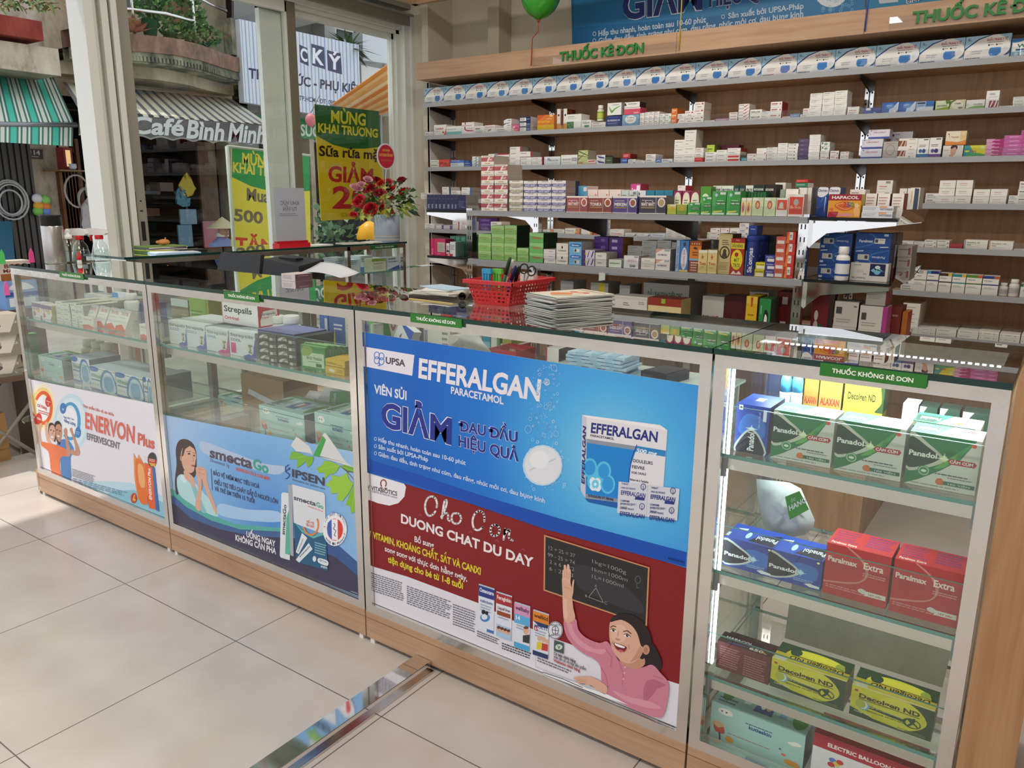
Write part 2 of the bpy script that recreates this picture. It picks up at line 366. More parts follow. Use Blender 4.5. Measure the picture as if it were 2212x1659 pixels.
# sliding window in the street wall
def window():
    def yz(px, py): p = atX(px, py, WX); return p.y, p.z
    y0 = yz(170, 0)[0]; y1 = yz(862, 60)[0]; ye = 2.93
    zt = WTOP
    t = empty('window_1', (WX, y0, 0)); t['kind'] = 'structure'
    f = MB()
    # door-side post: a bright edge strip, ribbed profile
    f.box(WX-0.12, WX+0.03, y0, y0+0.045, 0, zt, ALU)
    ya = y0+0.045
    for a, b, d, m in ((0, .03, 0.0, ALU), (.03, .05, -.02, ALU), (.05, .085, .01, ALU), (.085, .10, -.01, ALU2), (.10, .13, .012, ALU)):
        f.box(WX-0.10, WX+d, ya+a, ya+b, 0, zt, m)
    # head: stepped tracks
    f.box(WX-0.12, WX+0.03, y0, ye, zt, zt+0.06, ALU2)
    f.box(WX-0.12, WX+0.0, y0, ye, zt-0.03, zt, ALU); f.box(WX-0.12, WX-0.03, y0, ye, zt-0.055, zt-0.03, ALU)
    f.box(WX-0.12, WX+0.045, y0, ye+0.05, zt+0.06, zt+0.075, ALU2)
    f.box(WX-0.12, WX+0.03, y0, ye, 0.0, 0.06, ALU)
    # corner jamb
    f.box(WX-0.12, WX-0.03, y1, y1+0.03, 0, zt, ALU); f.box(WX-0.10, WX+0.02, y1+.03, ye-.02, 0, zt, ALU); f.box(WX-0.06, WX+0.04, ye-.02, ye+.03, 0, zt+.07, ALU)
    part(f, 'window_frame', t)
    ym0 = yz(575, 60)[0]; ym1 = yz(640, 60)[0]
    def sash(a, b, x, wa, wb, nm, lock):
        f = MB(); f.box(x-.018, x+.018, a, a+wa, .06, zt-.03, ALU2 if lock else ALU); f.box(x-.018, x+.018, b-wb, b, .06, zt-.03, ALU)
        f.box(x-.018, x+.018, a, b, .06, .13, ALU); f.box(x-.018, x+.018, a, b, zt-.09, zt-.03, ALU)
        s = part(f, 'sash', t)
        f = MB(); f.box(x-.004, x+.004, a+wa, b-wb, .13, zt-.09, WGLASS); part(f, 'glass_pane', s)
        if lock:
            p = yz(241, 470); q = yz(246, 510)
            f = MB(); X = x+.019; yc = a+wa*.55
            f.box(X-.002, X+.004, yc-.022, yc+.022, 1.02, 1.30, ALU2); f.box(X-.002, X+.005, yc-.01, yc+.012, 1.05, 1.15, BLACK); f.box(X-.002, X+.005, yc-.008, yc+.008, 1.2, 1.207, BLACK); f.box(X-.002, X+.005, yc-.004, yc+.004, 1.25, 1.258, BLACK)
            part(f, 'latch', s)
    sash(ya+.13, ym1-.03, WX-.03, yz(240, 0)[0]-yz(210, 0)[0], .04, 'a', True)
    sash(ym0, y1+.01, WX-.075, ym1-ym0-.04, .03, 'b', False)
    f = MB(); f.box(WX-.05, WX-.005, ym1-.06, ym1, .06, zt-.03, pbr('bronze_stile', '6f6a58', .5)); part(f, 'stile', t)
window()
# steel threshold rail across the floor
def rail():
    a = atZ(902, 1432, 0); b = atZ(932, 1446, 0); c = atZ(575, 1659, 0)
    w = .055
    o = empty('floor_rail', (a.x, -1.0, 0))
    f = MB(); f.box(a.x, a.x+w, -2.6, -.004, 0, .03, CHROME); part(f, 'rail_body', o)
    f = MB(); f.box(a.x-.015, a.x, -2.6, -.004, 0, .004, STEEL); f.box(a.x+w, a.x+w+.012, -2.6, -.004, 0, .005, STEEL); part(f, 'flange', o)
    tag(o, 'polished steel door track running across the tiled floor to the counter', 'floor rail')
rail()

# ------------------------------------------------------------------ display counters
UW = 1.003
SEAM = [0.041-3*UW, 0.041-2*UW, 0.041-UW, 0.041, 0.5425]
CD = 0.40
def counter(x0, x1, label, levels, tall_glass=True, led=False, corner=False):
    t = empty('display_counter', ((x0+x1)/2, CD/2, 0)); g = 0.0025
    x0 += g; x1 -= g; b = .025
    f = MB()                                               # stainless frame: square tubes
    for (xa, xb) in ((x0, x0+b), (x1-b, x1)):
        for ya in (0.0, CD-b): f.box(xa, xb, ya, ya+b, .10, .988, STEEL)
        for za in (.10, .963): f.box(xa, xb, b, CD-b, za, za+b, STEEL)
    for za in (.10, .963):
        for ya in (0.0, CD-b): f.box(x0+b, x1-b, ya, ya+b, za, za+b, STEEL)
    part(f, 'frame', t)
    f = MB(); f.box(x0-.001, x1+.001, -.006, CD+.004, .9885, 1.0, GLASS, front=GEDGE, back=GEDGE, left=GEDGE, right=GEDGE); part(f, 'glass_top', t)
    f = MB(); f.box(x0+b, x1-b, .012, .016, .125, .963, GLASS); part(f, 'front_glass', t)
    f = MB(); f.box(x0+.004, x0+.008, b, CD-b, .125, .963, GLASS); part(f, 'side_glass', t)
    f = MB(); f.box(x1-.008, x1-.004, b, CD-b, .125, .963, GLASS); part(f, 'side_glass', t)
    f = MB(); f.box(x0+b, x1-b, b, CD-b, .10, .104, 'd8d5cf'); part(f, 'floor_panel', t)
    for z in levels:
        f = MB(); f.box(x0+.012, x1-.012, .022, CD-.03, z-.008, z, GLASS, front=GEDGE2, back=GEDGE2, left=GEDGE2, right=GEDGE2); s = part(f, 'glass_shelf', t)
        f = MB(); f.box(x0+.03, x1-.03, .03, .045, z-.034, z-.009, STEEL); part(f, 'shelf_rail', s)
        f = MB(); f.box(x0+.012, x1-.012, .024, .029, z+.001, z+.10, GLASS, top=GEDGE2); part(f, 'shelf_lip', s)
        for xc in (x0+.009, x1-.03):
            f = MB(); f.box(xc, xc+.021, .0245, .05, z-.05, z-.009, GREYMET); part(f, 'clamp', s)
    f = MB()                                               # wooden plinth
    f.box(x0, x1, -.001, CD, .016, .10, OAK, top=OAK)
    f.box(x0, x1, -.0015, -.001, .0795, .081, '7b5c42')
    p = part(f, 'plinth', t)
    for xa in (x0+.012, x1-.03):
        f = MB(); f.box(xa, xa+.016, .002, .02, 0, .016, 'e6e2da'); part(f, 'foot', t)
    f = MB(); f.box(x0+.02, x1-.02, .03, CD-.02, .004, .015, BLACK); part(f, 'gap_shade', t)  # black slab standing for the shade in the gap below the plinth
    if corner:
        f = MB(); r = .085; n = 10; top = [(x0-.003, -.001)] + [(x0-.003-r*math.sin(i*PI/2/n), -.001+r-r*math.cos(i*PI/2/n)) for i in range(n+1)] + [(x0-.003-r, CD), (x0-.003, CD)]
        f.poly([(a, c, .10) for a, c in top][::-1], OAK)
        for i in range(len(top)-1): f.poly([(top[i+1][0], top[i+1][1], .016), (top[i][0], top[i][1], .016), (top[i][0], top[i][1], .10), (top[i+1][0], top[i+1][1], .10)], OAK, 0 < i <= n)
        part(f, 'plinth_end', t)
    if led:
        E = pbr('led_strip', 'ffffff', .4, Emission_Color=(.78, .92, 1, 1), Emission_Strength=9.0)
        f = MB()
        n = 34
        for i in range(n):
            xa = x0+.03+(x1-x0-.06)*i/n; f.box(xa, xa+.007, CD-.034, CD-.026, .958, .9625, E)
        f.box(x0+.03, x1-.03, CD-.037, CD-.0255, .9626, .963, 'e8eef0'); part(f, 'led_strip', t)
        f = MB(); f.box(x0+.026, x0+.03, .03, .04, .30, .955, E); part(f, 'led_strip', t)
        l = bpy.data.lights.new('led', 'AREA'); l.shape = 'RECTANGLE'; l.size = x1-x0-.08; l.size_y = .02; l.energy = 3.0; l.color = (.8, .92, 1)
        lo = bpy.data.objects.new('led_light', l); COL.objects.link(lo); lo.location = (0, .02, .952); lo.parent = t
    tag(t, label, 'display counter', 'glass display counters in a row')
    return t
LV1 = [.782, .532]
counter(SEAM[0], SEAM[1], 'glass display counter with steel frame, first in the row beside the doorway', LV1, corner=True)
counter(SEAM[1], SEAM[2], 'glass display counter holding lozenge cartons, second in the row from the doorway', LV1)
counter(SEAM[2], SEAM[3], 'glass display counter with the blue and dark red posters across its front', LV1)
counter(SEAM[3], SEAM[4], 'narrow lit glass display counter of pain relief cartons beside the wooden end board', [.782, .526, .276], led=True)
# green shelf signs on the counters
def sign(px0, py0, px1, py1, px2, py2, label):
    """top-left, top-right, bottom-right corners in the photo"""
    a = atY(px0, py0, -.007); b = atY(px1, py1, -.007); c = atY(px2, py2, -.007)
    w = b.x-a.x; h = .5*((a.z+b.z)/2-c.z)*2
    f = MB(); f.box(a.x, b.x, -.0085, -.0068, c.z, (a.z+b.z)/2, '2f7a2b'); F = front(f, a.x, c.z, -.0086, w, h)
    F.text('THUỐC KHÔNG KÊ ĐƠN', .5, .33, .34, 'f2f4ec', w=.76, bold=.03, al='c')
    o = f.build('counter_sign', origin=(a.x, -.007, c.z)); tag(o, label, 'sign', 'green counter signs')
sign(128, 585, 180, 592, 178, 605, 'small green sign with white lettering on the counter beside the doorway')
sign(484, 628, 560, 638, 559, 654, 'small green sign with white lettering above the lozenge display')
sign(887, 677, 998, 689, 996, 709, 'green sign with white lettering above the blue effervescent tablet poster')
sign(1773, 784, 2005, 809, 2002, 840, 'large green sign with white lettering on the lit narrow counter')
# side counter along the window
def side_counter():
    xa, xb = WX+.0-.03+.03, -3.02; y0, y1 = .515, 2.45
    t = empty('side_counter', (-3.2, 1.5, 0))
    f = MB(); f.box(xa+.005, xb, y0, y1, .9885, 1.0, GLASS, front=GEDGE, back=GEDGE, left=GEDGE, right=GEDGE); part(f, 'glass_top', t)
    f = MB(); b = .025
    ym = 1.92
    for y in (y0+.01, ym, y1-b-.01):
        for x in (xa+.012, xb-b-.005): f.box(x, x+b, y, y+b, .10, .988, STEEL)
    for z in (.10, .963):
        for x in (xa+.012, xb-b-.005): f.box(x, x+b, y0+.035, y1-.035, z, z+b-.001, STEEL)
        for y in (y0+.01, y1-b-.01): f.box(xa+.037, xb-.03, y, y+b, z, z+b-.001, STEEL)
    part(f, 'frame', t)
    f = MB(); f.box(xb-.02, xb-.016, y0+.035, y1-.035, .125, .963, GLASS); part(f, 'front_glass', t)
    f = MB(); f.box(xa+.02, xb-.03, y0+.036, y1-.036, .81, .818, GLASS, front=GEDGE2, right=GEDGE2); part(f, 'glass_shelf', t)
    f = MB(); f.box(xa+.01, xb, y0, y1, .016, .0995, OAK); part(f, 'plinth', t)
    f = MB(); f.box(xb-.004, xb-.002, 2.12, 2.36, .962, .986, '1f5a2b'); F = Face(f, (xb-.0018, 2.12, .962), (0, 1, 0), (0, 0, 1), (1, 0, 0), .24, .024); F.text('THUỐC KÊ ĐƠN', .5, .3, .4, 'e6efe0', w=.7, al='c'); part(f, 'green_label', t)
    tag(t, 'glass topped side counter standing along the street window', 'counter')
side_counter()
# wooden end board and gate beyond the narrow counter
def gate():
    x = SEAM[4]+.004
    f = MB(); xe = x+.085; f.box(x, xe, -.004, .62, 0, 1.005, OAKV)
    o = f.build('counter_end_board', origin=(x, 0, 0)); tag(o, 'upright wooden end board closing the counter row beside the gate', 'board')
    p = atY(2130, 1405, .03)
    gx = xe+.05
    t = empty('counter_gate', (gx+.3, .06, 0))
    q = atY(2190, 1585, .05)
    f = MB(); f.box(gx, gx+.7, .03, .07, q.z, 1.0, OAKV); part(f, 'door_panel', t)
    a = atY(2172, 1440, .02); b = atY(2160, 1580, .02); xc = (a.x+b.x)/2
    f = MB(); f.lathe([(.006, 0), (.006, .014), (.0115, .014), (.0115, .02), (.011, .02), (.011, .13), (.0115, .13), (.0115, .136), (.0085, .136), (.0085, .152)], CHROME, (xc, .02, b.z), 18); h = part(f, 'door_closer', t)
    f = MB(); f.lathe([(.005, .152), (.009, .155), (.009, .175), (.0075, .178)], 'ink' and DARKMET, (xc, .02, b.z), 6, smooth=False); part(f, 'bolt_head', t)
    f = MB(); f.tube([(xc-.03, .022, b.z+.133), (xc-.012, .01, b.z+.135)], .0025, CHROME, 6); f.tube([(xc-.02, .022, b.z+.018), (xc-.01, .02, b.z+.012)], .003, CHROME, 6); f.box(xc-.02, xc-.0125, .024, .03, b.z+.01, b.z+.136, '17120e'); part(f, 'bracket', t)
    tag(t, 'wooden counter gate hung with a chrome cylinder closer', 'gate')
gate()

# ------------------------------------------------------------------ wall shelving
ZR = [1.883, 1.6725, 1.463, 1.252, 1.046, .835, .625]       # underside of the label rails
ZS = [z+.024 for z in ZR]                                   # shelf surfaces
YF = 2.80
def solid_text(f, txt, o, u, v, n, h, w, col, bold, depth):
    """raised letters of real thickness"""
    vs_, fs, gw = glyphs(txt, bold, 4); fx = w/gw; o, u, v, n = map(Vector, (o, u, v, n))
    top = [o + u*(x*fx) + v*(y*h) + n*depth for x, y in vs_]; bot = [p - n*depth for p in top]
    f.add(top, fs, col); cnt = {}
    for t in fs:
        for i in range(len(t)):
            a, b = t[i], t[(i+1) % len(t)]; cnt[(a, b)] = 1
    N = len(top)
    f.add(top+bot, [(b, a, a+N, b+N) for (a, b) in cnt if (b, a) not in cnt], col)
def shelving():
    t = empty('wall_shelving', (-1.0, 2.95, 0)); xa, xb = -3.16, 2.98
    f = MB(); f.box(xa, xb, YB-.0, YB+.018, .08, 2.05, OAKB); part(f, 'back_board', t)
    f = MB(); f.box(xa-.02, xa, 2.86, YB, 0, 2.05, 'd2cfc8'); part(f, 'side_panel', t)
    for z in ZR:
        f = MB(); f.box(xa, xb, YF+.006, YB-.002, z+.006, z+.0235, OAKB, front='77736c'); s = part(f, 'shelf', t)
        f = MB(); f.box(xa, xb, YF-.004, YF+.004, z, z+.026, pbr('rail_plastic', 'a4a6a9', .3)); part(f, 'label_rail', s)
        f = MB(); x = xa
        while x < xb-.01:
            e = min(x+1.19, xb); f.hexa([(x, YF-.002, z+.027), (e, YF-.002, z+.027), (e, YF+.0005, z+.027), (x, YF+.0005, z+.027), (x, YF-.014, z+.062), (e, YF-.014, z+.062), (e, YF-.0115, z+.062), (x, YF-.0115, z+.062)], ACRYL); x = e+.002
        part(f, 'clear_lip', s)
    UP = [-3.13, -2.296, -1.328, -.369, .6, 1.57]
    for x in UP:
        f = MB(); f.box(x-.022, x-.003, YB-.022, YB-.001, .05, 2.04, CHROME); f.box(x+.003, x+.022, YB-.022, YB-.001, .05, 2.04, CHROME); f.box(x-.003, x+.003, YB-.012, YB-.001, .05, 2.04, DARKMET)
        for z in ZR:
            for k in (.06, .115): f.box(x-.016, x-.009, YB-.0235, YB-.022, z-k, z-k+.009, BLACK); f.box(x+.009, x+.016, YB-.0235, YB-.022, z-k, z-k+.009, BLACK)
        part(f, 'upright', t)
        for z in ZR:
            f = MB(); q = [(YB-.022, z-.055), (YB-.06, z-.045), (YF+.03, z-.012), (YF+.03, z+.005), (YB-.022, z+.005)]
            L_ = [(x-.004, a, b) for a, b in q]; R_ = [(x+.004, a, b) for a, b in q]
            f.poly(L_, DARKMET); f.poly(R_[::-1], DARKMET)
            for i in range(5): f.poly([L_[i], R_[i], R_[(i+1) % 5], L_[(i+1) % 5]], DARKMET)
            part(f, 'bracket', t)
    # fascia above the shelves
    zb, zt, yv = 2.046, 2.152, 2.70
    f = MB(); f.box(-3.135, -1.285, yv, yv+.018, zb, zt, OAK); f.box(-1.283, -.345, yv, yv+.018, zb, zt, OAK); f.box(-.343, 2.98, yv, yv+.018, zb, zt, OAK)
    v = part(f, 'fascia', t)
    f = MB(); f.box(-3.13, 2.98, yv+.018, YB, zb, zb+.018, OAKB); part(f, 'canopy_board', t)
    for (a, b, c, d) in ((1150, 150, 1465, 105), (1920, 62, 2300, 20)):
        p = atY(a, b, yv); q = atY(c, d, yv)
        f = MB(); f.box(p.x, q.x, yv-.0025, yv-.0005, zb+.008, zb+.058, ACRYL); part(f, 'clear_plate', v)
    for (x0, x1) in ((1210, 1391), (1970, 2290)):
        p = atY(x0, 132 if x0 < 1500 else 48, yv); q = atY(x1, 113 if x0 < 1500 else 8, yv)
        f = MB(); solid_text(f, 'THUỐC KÊ ĐƠN', (p.x, yv-.003, zb+.022), (1, 0, 0), (0, 0, 1), (0, -1, 0), .05, q.x-p.x, pbr('green_letters', '1d7a30', .3), .03, .007)
        part(f, 'lettering', v)
    tag(t, 'wood backed medicine shelving covering the rear wall with grey label rails', 'shelving')
shelving()

# ------------------------------------------------------------------ free-standing shelf rack behind the counter
GF = 1.55; GZ = [1.226, .998, .735]
GX0, GX1 = -1.80, -.235
def rack():
    t = empty('shelf_rack', (-1.0, 1.85, 0)); yb = 2.2
    for x in (GX0-.02, GX1-.015):
        for y in (GF+.02, yb-.05):
            f = MB(); f.box(x, x+.035, y, y+.035, 0, 1.235, CHROME)
            for k in range(24):
                z = .1+.047*k; f.box(x+.008, x+.012, y-.0012, y, z, z+.018, BLACK); f.box(x+.022, x+.026, y-.0012, y, z, z+.018, BLACK)
            part(f, 'post', t)
    for x in (-1.32, -.85):
        f = MB(); f.box(x, x+.035, 2.0, 2.035, 0, 1.2, CHROME); part(f, 'post', t)
    for i, z in enumerate(GZ):
        f = MB(); f.box(GX0, GX1, GF+.004, yb, z-.022, z-.001, pbr('shelf_steel', 'b9b7b2', .3, .5)); s = part(f, 'shelf', t)
        f = MB(); f.box(GX0+.01, GX1+.02, GF-.006, GF+.003, z-.024, z-.0015, MATS['rail_plastic']); part(f, 'label_rail', s)
        f = MB()
        for a, b in ((GX0+.01, -.99), (-.988, GX1+.02)):
            f.hexa([(a, GF-.004, z-.001), (b, GF-.004, z-.001), (b, GF-.001, z-.001), (a, GF-.001, z-.001), (a, GF-.016, z+.036), (b, GF-.016, z+.036), (b, GF-.013, z+.036), (a, GF-.013, z+.036)], ACRYL)
        part(f, 'clear_lip', s)
        for x in (-1.3, -.83):
            if i: continue
            f = MB(); f.hexa([(x-.003, GF+.02, z-.035), (x+.003, GF+.02, z-.035), (x+.003, 2.0, z-.12), (x-.003, 2.0, z-.12), (x-.003, GF+.02, z-.023), (x+.003, GF+.02, z-.023), (x+.003, 2.0, z-.023), (x-.003, 2.0, z-.023)], DARKMET); part(f, 'bracket', t)
        for sd in (0, 1):                      # end shelves of dark glass on curved steel arms
            x0, x1 = ((GX1+.02, .075) if sd else (-2.1, GX0-.02)); zz = z-.012
            f = MB(); f.box(x0, x1, GF+.05, yb-.02, zz, zz+.011, pbr('smoked_glass', '1c2426', .08), front='0c1211'); s = part(f, 'end_shelf', t)
            for y in (GF+.052, yb-.04):
                q = [(0, 0), (1, 0), (1, -.012), (.55, -.03), (.2, -.045), (.08, -.075), (0, -.1)]
                L_ = [(x0+(x1-x0)*a if sd else x1-(x1-x0)*a, y, zz-.002+b) for a, b in q]; R_ = [(a, y+.004, c) for a, b, c in L_]
                f = MB(); f.poly(L_, CHROME); f.poly(R_[::-1], CHROME)
                for k in range(7): f.poly([L_[k], R_[k], R_[(k+1) % 7], L_[(k+1) % 7]], CHROME)
                part(f, 'arm', s)
            xe = x1 if sd else x0
            f = MB(); s1 = 1 if sd else -1
            f.hexa([(min(xe, xe+s1*.004), GF+.05, zz-.01), (max(xe, xe+s1*.004), GF+.05, zz-.01), (max(xe, xe+s1*.004), yb-.02, zz-.01), (min(xe, xe+s1*.004), yb-.02, zz-.01),
                    (min(xe+s1*.014, xe+s1*.018), GF+.05, zz+.042), (max(xe+s1*.014, xe+s1*.018), GF+.05, zz+.042), (max(xe+s1*.014, xe+s1*.018), yb-.02, zz+.042), (min(xe+s1*.014, xe+s1*.018), yb-.02, zz+.042)], ACRYL); part(f, 'clear_lip', s)
    f = MB(); f.box(GX0-.3, .07, GF+.06, yb, .0, .42, OAKB); part(f, 'base', t)
    tag(t, 'free-standing steel shelf rack with smoked glass ends behind the counter row', 'shelf rack')
rack()

# ------------------------------------------------------------------ cartons
def draw(F, spec):
    for op in spec.split(';'):
        a = op.split()
        if not a: continue
        k = a[0]; F.k += 1
        cl = lambda L: [min(1, max(0, q)) for q in L]
        if k == 'r': F.rect(*map(float, a[1:5]), a[5])
        elif k == 'e': F.ell(*map(float, a[1:5]), a[5], n=18)
        elif k == 'p': c = list(map(float, a[2:])); F.poly(list(zip(c[::2], c[1::2])), a[1])
        elif k == 's': c = list(map(float, a[2:])); F.poly([cl(q) for q in spline(list(zip(c[::2], c[1::2])), 4)], a[1])
        elif k == 't':   # t text x y h colour [w] [bold] [align]
            al = a[8] if len(a) > 8 else 'l'; w = float(a[6]) if len(a) > 6 and a[6] != '-' else None
            F.text(a[1].replace('_', ' '), float(a[2]), float(a[3]), float(a[4]), a[5], w=w, bold=float(a[7]) if len(a) > 7 else 0.02, al=al, res=2)
        elif k == 'v':   # reversed (upside down) text
            F.text(a[1].replace('_', ' '), float(a[2]), float(a[3]), float(a[4]), a[5], w=float(a[6]), bold=.02, rot=PI, res=2)
        elif k == 'u':   # text running upwards: x y h colour w
            F2 = Face(F.mb, F.o + F.u*(float(a[2])*F.su) + F.v*(float(a[3])*F.sv), F.v, -F.u, F.n, 1, 1); F2.text(a[1].replace('_', ' '), 0, 0, float(a[4])*F.su, a[5], w=float(a[6])*F.sv, bold=.02, k=F.k, res=2)
        elif k == 'b': F.bars(float(a[1]), float(a[2]), float(a[3]), int(a[4]), float(a[5]), a[6], seed=len(F.mb.v))
MAC = {
 'wk': 'f0ede6||b .1 .72 .6 1 .3 4a4a50;b .1 .4 .85 2 .18 9a98a0',
 'wb': 'f0eee8||b .1 .75 .62 1 .3 2f4f96;b .1 .42 .8 1 .2 8d93ab;r .72 .1 .92 .3 6b7fb4',
 'wr': 'f2eee8||b .1 .72 .7 1 .3 b4353a;b .1 .4 .85 2 .17 a9a39f',
 'wR': 'f2eee8|a8252b|b .1 .68 .62 1 .28 b4353a;e .82 .4 .07 .18 b4353a',
 'wg': 'eff0e8||b .08 .75 .6 1 .3 2e7d4f;b .08 .4 .7 1 .2 9aa09a;r .7 .15 .94 .5 8dbf9a',
 'wp': 'f0ece6||r 0 .45 1 .6 ddd6da;b .1 .85 .6 1 .25 555060;b .1 .38 .8 1 .2 8a8790',
 'gy': 'a9aaa6||b .1 .7 .7 1 .25 70736f;b .1 .4 .5 1 .2 83857f',
}
_cm = {}
def carton_mesh(name, w, h, d, spec):
    key = (round(w, 4), round(h, 4), round(d, 4), spec)
    if key in _cm: return _cm[key]
    sp = MAC.get(spec, spec); base, side, ops = (sp.split('|', 2) + ['', ''])[:3]  # side colours hold printed ends, and greyed ones paint the ends' shade
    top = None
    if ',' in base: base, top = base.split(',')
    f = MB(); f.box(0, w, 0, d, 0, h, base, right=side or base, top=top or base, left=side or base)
    F = front(f, 0, 0, 0, w, h)
    if '@' in ops:
        ops, so_ = ops.split('@', 1)
        parts_ = so_.split('@'); G = Face(f, (w, 0, 0), (0, 1, 0), (0, 0, 1), (1, 0, 0), d, h); draw(G, parts_[0])
        if len(parts_) > 1: T = Face(f, (0, 0, h), (1, 0, 0), (0, 1, 0), (0, 0, 1), w, d); draw(T, parts_[1])
    draw(F, ops)
    o = f.build(name); _cm[key] = o; return o
def shape_name(w, h): return 'flat_medicine_carton' if w > 2.6*h else 'upright_medicine_carton' if h > 1.15*w else 'medicine_carton'
def carton(name, x, y, z, w, h, d, spec, rz=0.0):
    first = (round(w, 4), round(h, 4), round(d, 4), spec) not in _cm
    o = carton_mesh(name, w, h, d, spec)
    if not first: o = dup(o); o.name = name
    o.location = (x, y, z); o.rotation_euler = (0, 0, rz); return o
ROWS = {}
T5 = (900, 140, 4.608); T6 = (1340, 140, 4.608); T7 = (1732, 140, 4.608); TA = (900, 380, 4.608); TB = (1340, 380, 4.608); TD = (1732, 380, 3.95)
def row(rn, yf, zs, tr, entries, dep=.09):
    """entries: x0, x1, ytop (in a crop of the photo), how many high, print, words[, options]: where each pile's front face shows"""
    ox, oy, sc = tr
    for e in entries:
        x0, x1, yt, n, spec, desc = e[:6]; op = e[6] if len(e) > 6 else {}
        y = yf + op.get('dy', 0); z0 = op.get('z', zs); d = op.get('d', dep)
        a = atY(ox+x0/sc, oy+yt/sc, y); b = atY(ox+x1/sc, oy+yt/sc, y)
        if 'zb' in op: z0 = atY(ox+x0/sc, oy+op['zb']/sc, y).z
        h = (a.z-z0)/n; w = b.x-a.x-.0012; obs = []
        if 'counter' in rn:               # keep clear of the counters' glass ends
            for q in range(4):
                lo, hi = SEAM[q]+.03, SEAM[q+1]-.03
                if q == 0 and a.x < lo or lo-.06 < a.x < lo and b.x > lo+.02: a.x = lo; b.x = a.x+w+.0012
                elif a.x < hi < b.x: a.x = hi-w-.0012
        sps = spec if isinstance(spec, list) else [spec]*n
        for i in range(n):
            o = carton(op.get('nm') or shape_name(w, h), a.x+.0006 + (random.uniform(-.0012, .0012) if n > 1 else 0), y+.002*random.random(), z0+i*h+.0003, w, h-.0006, d, sps[i]); obs.append(o)
        ROWS.setdefault(rn, []).append((a.x, z0, obs, desc if isinstance(desc, list) else [desc]*n, op))
BAYS = [-2.296, -1.328, -.369, .6]
def label_rows():
    for rn, st in ROWS.items():
        st.sort(key=lambda s: (s[0], s[1])); cnt = {}
        wall = 'wall shelf' in rn and 'top' not in rn; rk = rn in ('upper rack shelf', 'lower rack shelf')
        for k, (x, z, obs, ds, op) in enumerate(st):
            n = len(obs)
            if wall: bay = nth(sum(x > b-.03 for b in BAYS)) + ' bay from window, '
            elif rk: bay = ('rear row, ' if obs[0].location.y > GF+.06 else 'front row, ') + ('window third, ' if x < -1.28 else 'middle third, ' if x < -.76 else 'gate third, ')
            else: bay = ''
            i0 = cnt.get(bay, 0); cnt[bay] = i0+1
            for i, o in enumerate(obs):
                lv = 'top' if i == n-1 else 'bottom' if i == 0 else ('middle' if n == 3 else nth(n-1-i)+' down')
                fw = '' if wall or rk else ' from window'
                if n == 1: l = '%s, %s pile%s, %s%s' % (ds[i], nth(i0), fw, bay, rn)
                else: l = '%s, %s, %s pile%s, %s%s' % (ds[i], lv, nth(i0), fw, bay, rn)
                tag(o, l, op.get('cat', 'carton'), 'cartons on the ' + rn)

# ---- top wall shelf: face mask cartons
MASK = ('dfe6ea,a9cfe4|8fc0de|p a9d3e8 0 1 0 .45 .2 .75 .5 1;p 23357a 0 .40 .06 .52 .3 .83 .52 .96 .6 1 .52 1 .28 .87 0 .5;p f1efe9 0 0 0 .36 .1 .52 .34 .84 .56 .97 .7 1 .9 1 1 .8 1 .3 .8 .08 .6 0;'
        'p 9fcbe3 .72 1 1 1 1 .55 .93 .8;s 23357a .62 0 .85 .1 .97 .28 1 .4 1 0;p 8fc0de .8 0 1 0 1 .2 .93 .12;r 0 0 1 .12 dcdde2;b .03 .1 .4 1 .09 3b4a63;'
        't KHẨU_TRANG_Y_TẾ .48 .75 .1 c03038 .44 .05;b .5 .7 .86 1 .05 444;e .53 .58 .02 .035 222;e .7 .58 .02 .035 222;b .56 .6 .64 1 .05 666;b .73 .6 .85 1 .05 666;'
        's e9eef2 .84 .5 .93 .52 .97 .44 .93 .3 .84 .28;s dfe6ea .85 .47 .91 .48 .93 .43 .91 .34 .85 .32;p 3f86cf .55 .42 .58 .47 .8 .46 .81 .24 .72 .12 .58 .13 .54 .25;p 2a66ac .56 .36 .8 .38 .8 .36 .56 .33;p 2a66ac .56 .28 .8 .3 .8 .28 .57 .25;'
        'b .16 .38 .4 2 .09 b9bcc0;t S .05 .82 .1 4a63a8 .05 .04;t a .1 .8 .07 8a93b8 .04 .03')
PXM = [916, 958, 1005, 1052, 1100, 1151, 1203, 1258, 1316, 1375, 1438, 1503, 1573, 1645, 1721, 1802, 1889, 1982, 2078, 2176]
for i in range(len(PXM)-1):
    a = atY(PXM[i], 150, YF+.016); b = atY(PXM[i+1], 150, YF+.016)
    o = carton('face_mask_carton', a.x+.001, YF+.016, ZS[0]+.0003, .1795 if i < 18 else .176, .101, .09, MASK)
    o.scale.x = (b.x-a.x-.002)/.1795 if i < 18 else 1
    tag(o, 'blue and white face mask carton, %s from the window on the top wall shelf' % nth(i), 'carton', 'face mask cartons on the top wall shelf')
row('top wall shelf', YF+.02, ZS[0], (0, 0, 1), [(2187, 2290, 84, 1, '7fb2cf|f0eee8|p f0eee8 .02 .98 1 .98 1 .3 .02 .3;s 2f7ab8 .03 .98 .03 .8 .2 .82 .3 .98;t WINmask .12 .5 .2 1d6b4c .8 .03;r .1 .34 .8 .44 2b4f8e;e .12 .15 .04 .1 ddd;e .25 .15 .04 .1 ddd', 'teal lettered face mask carton')])

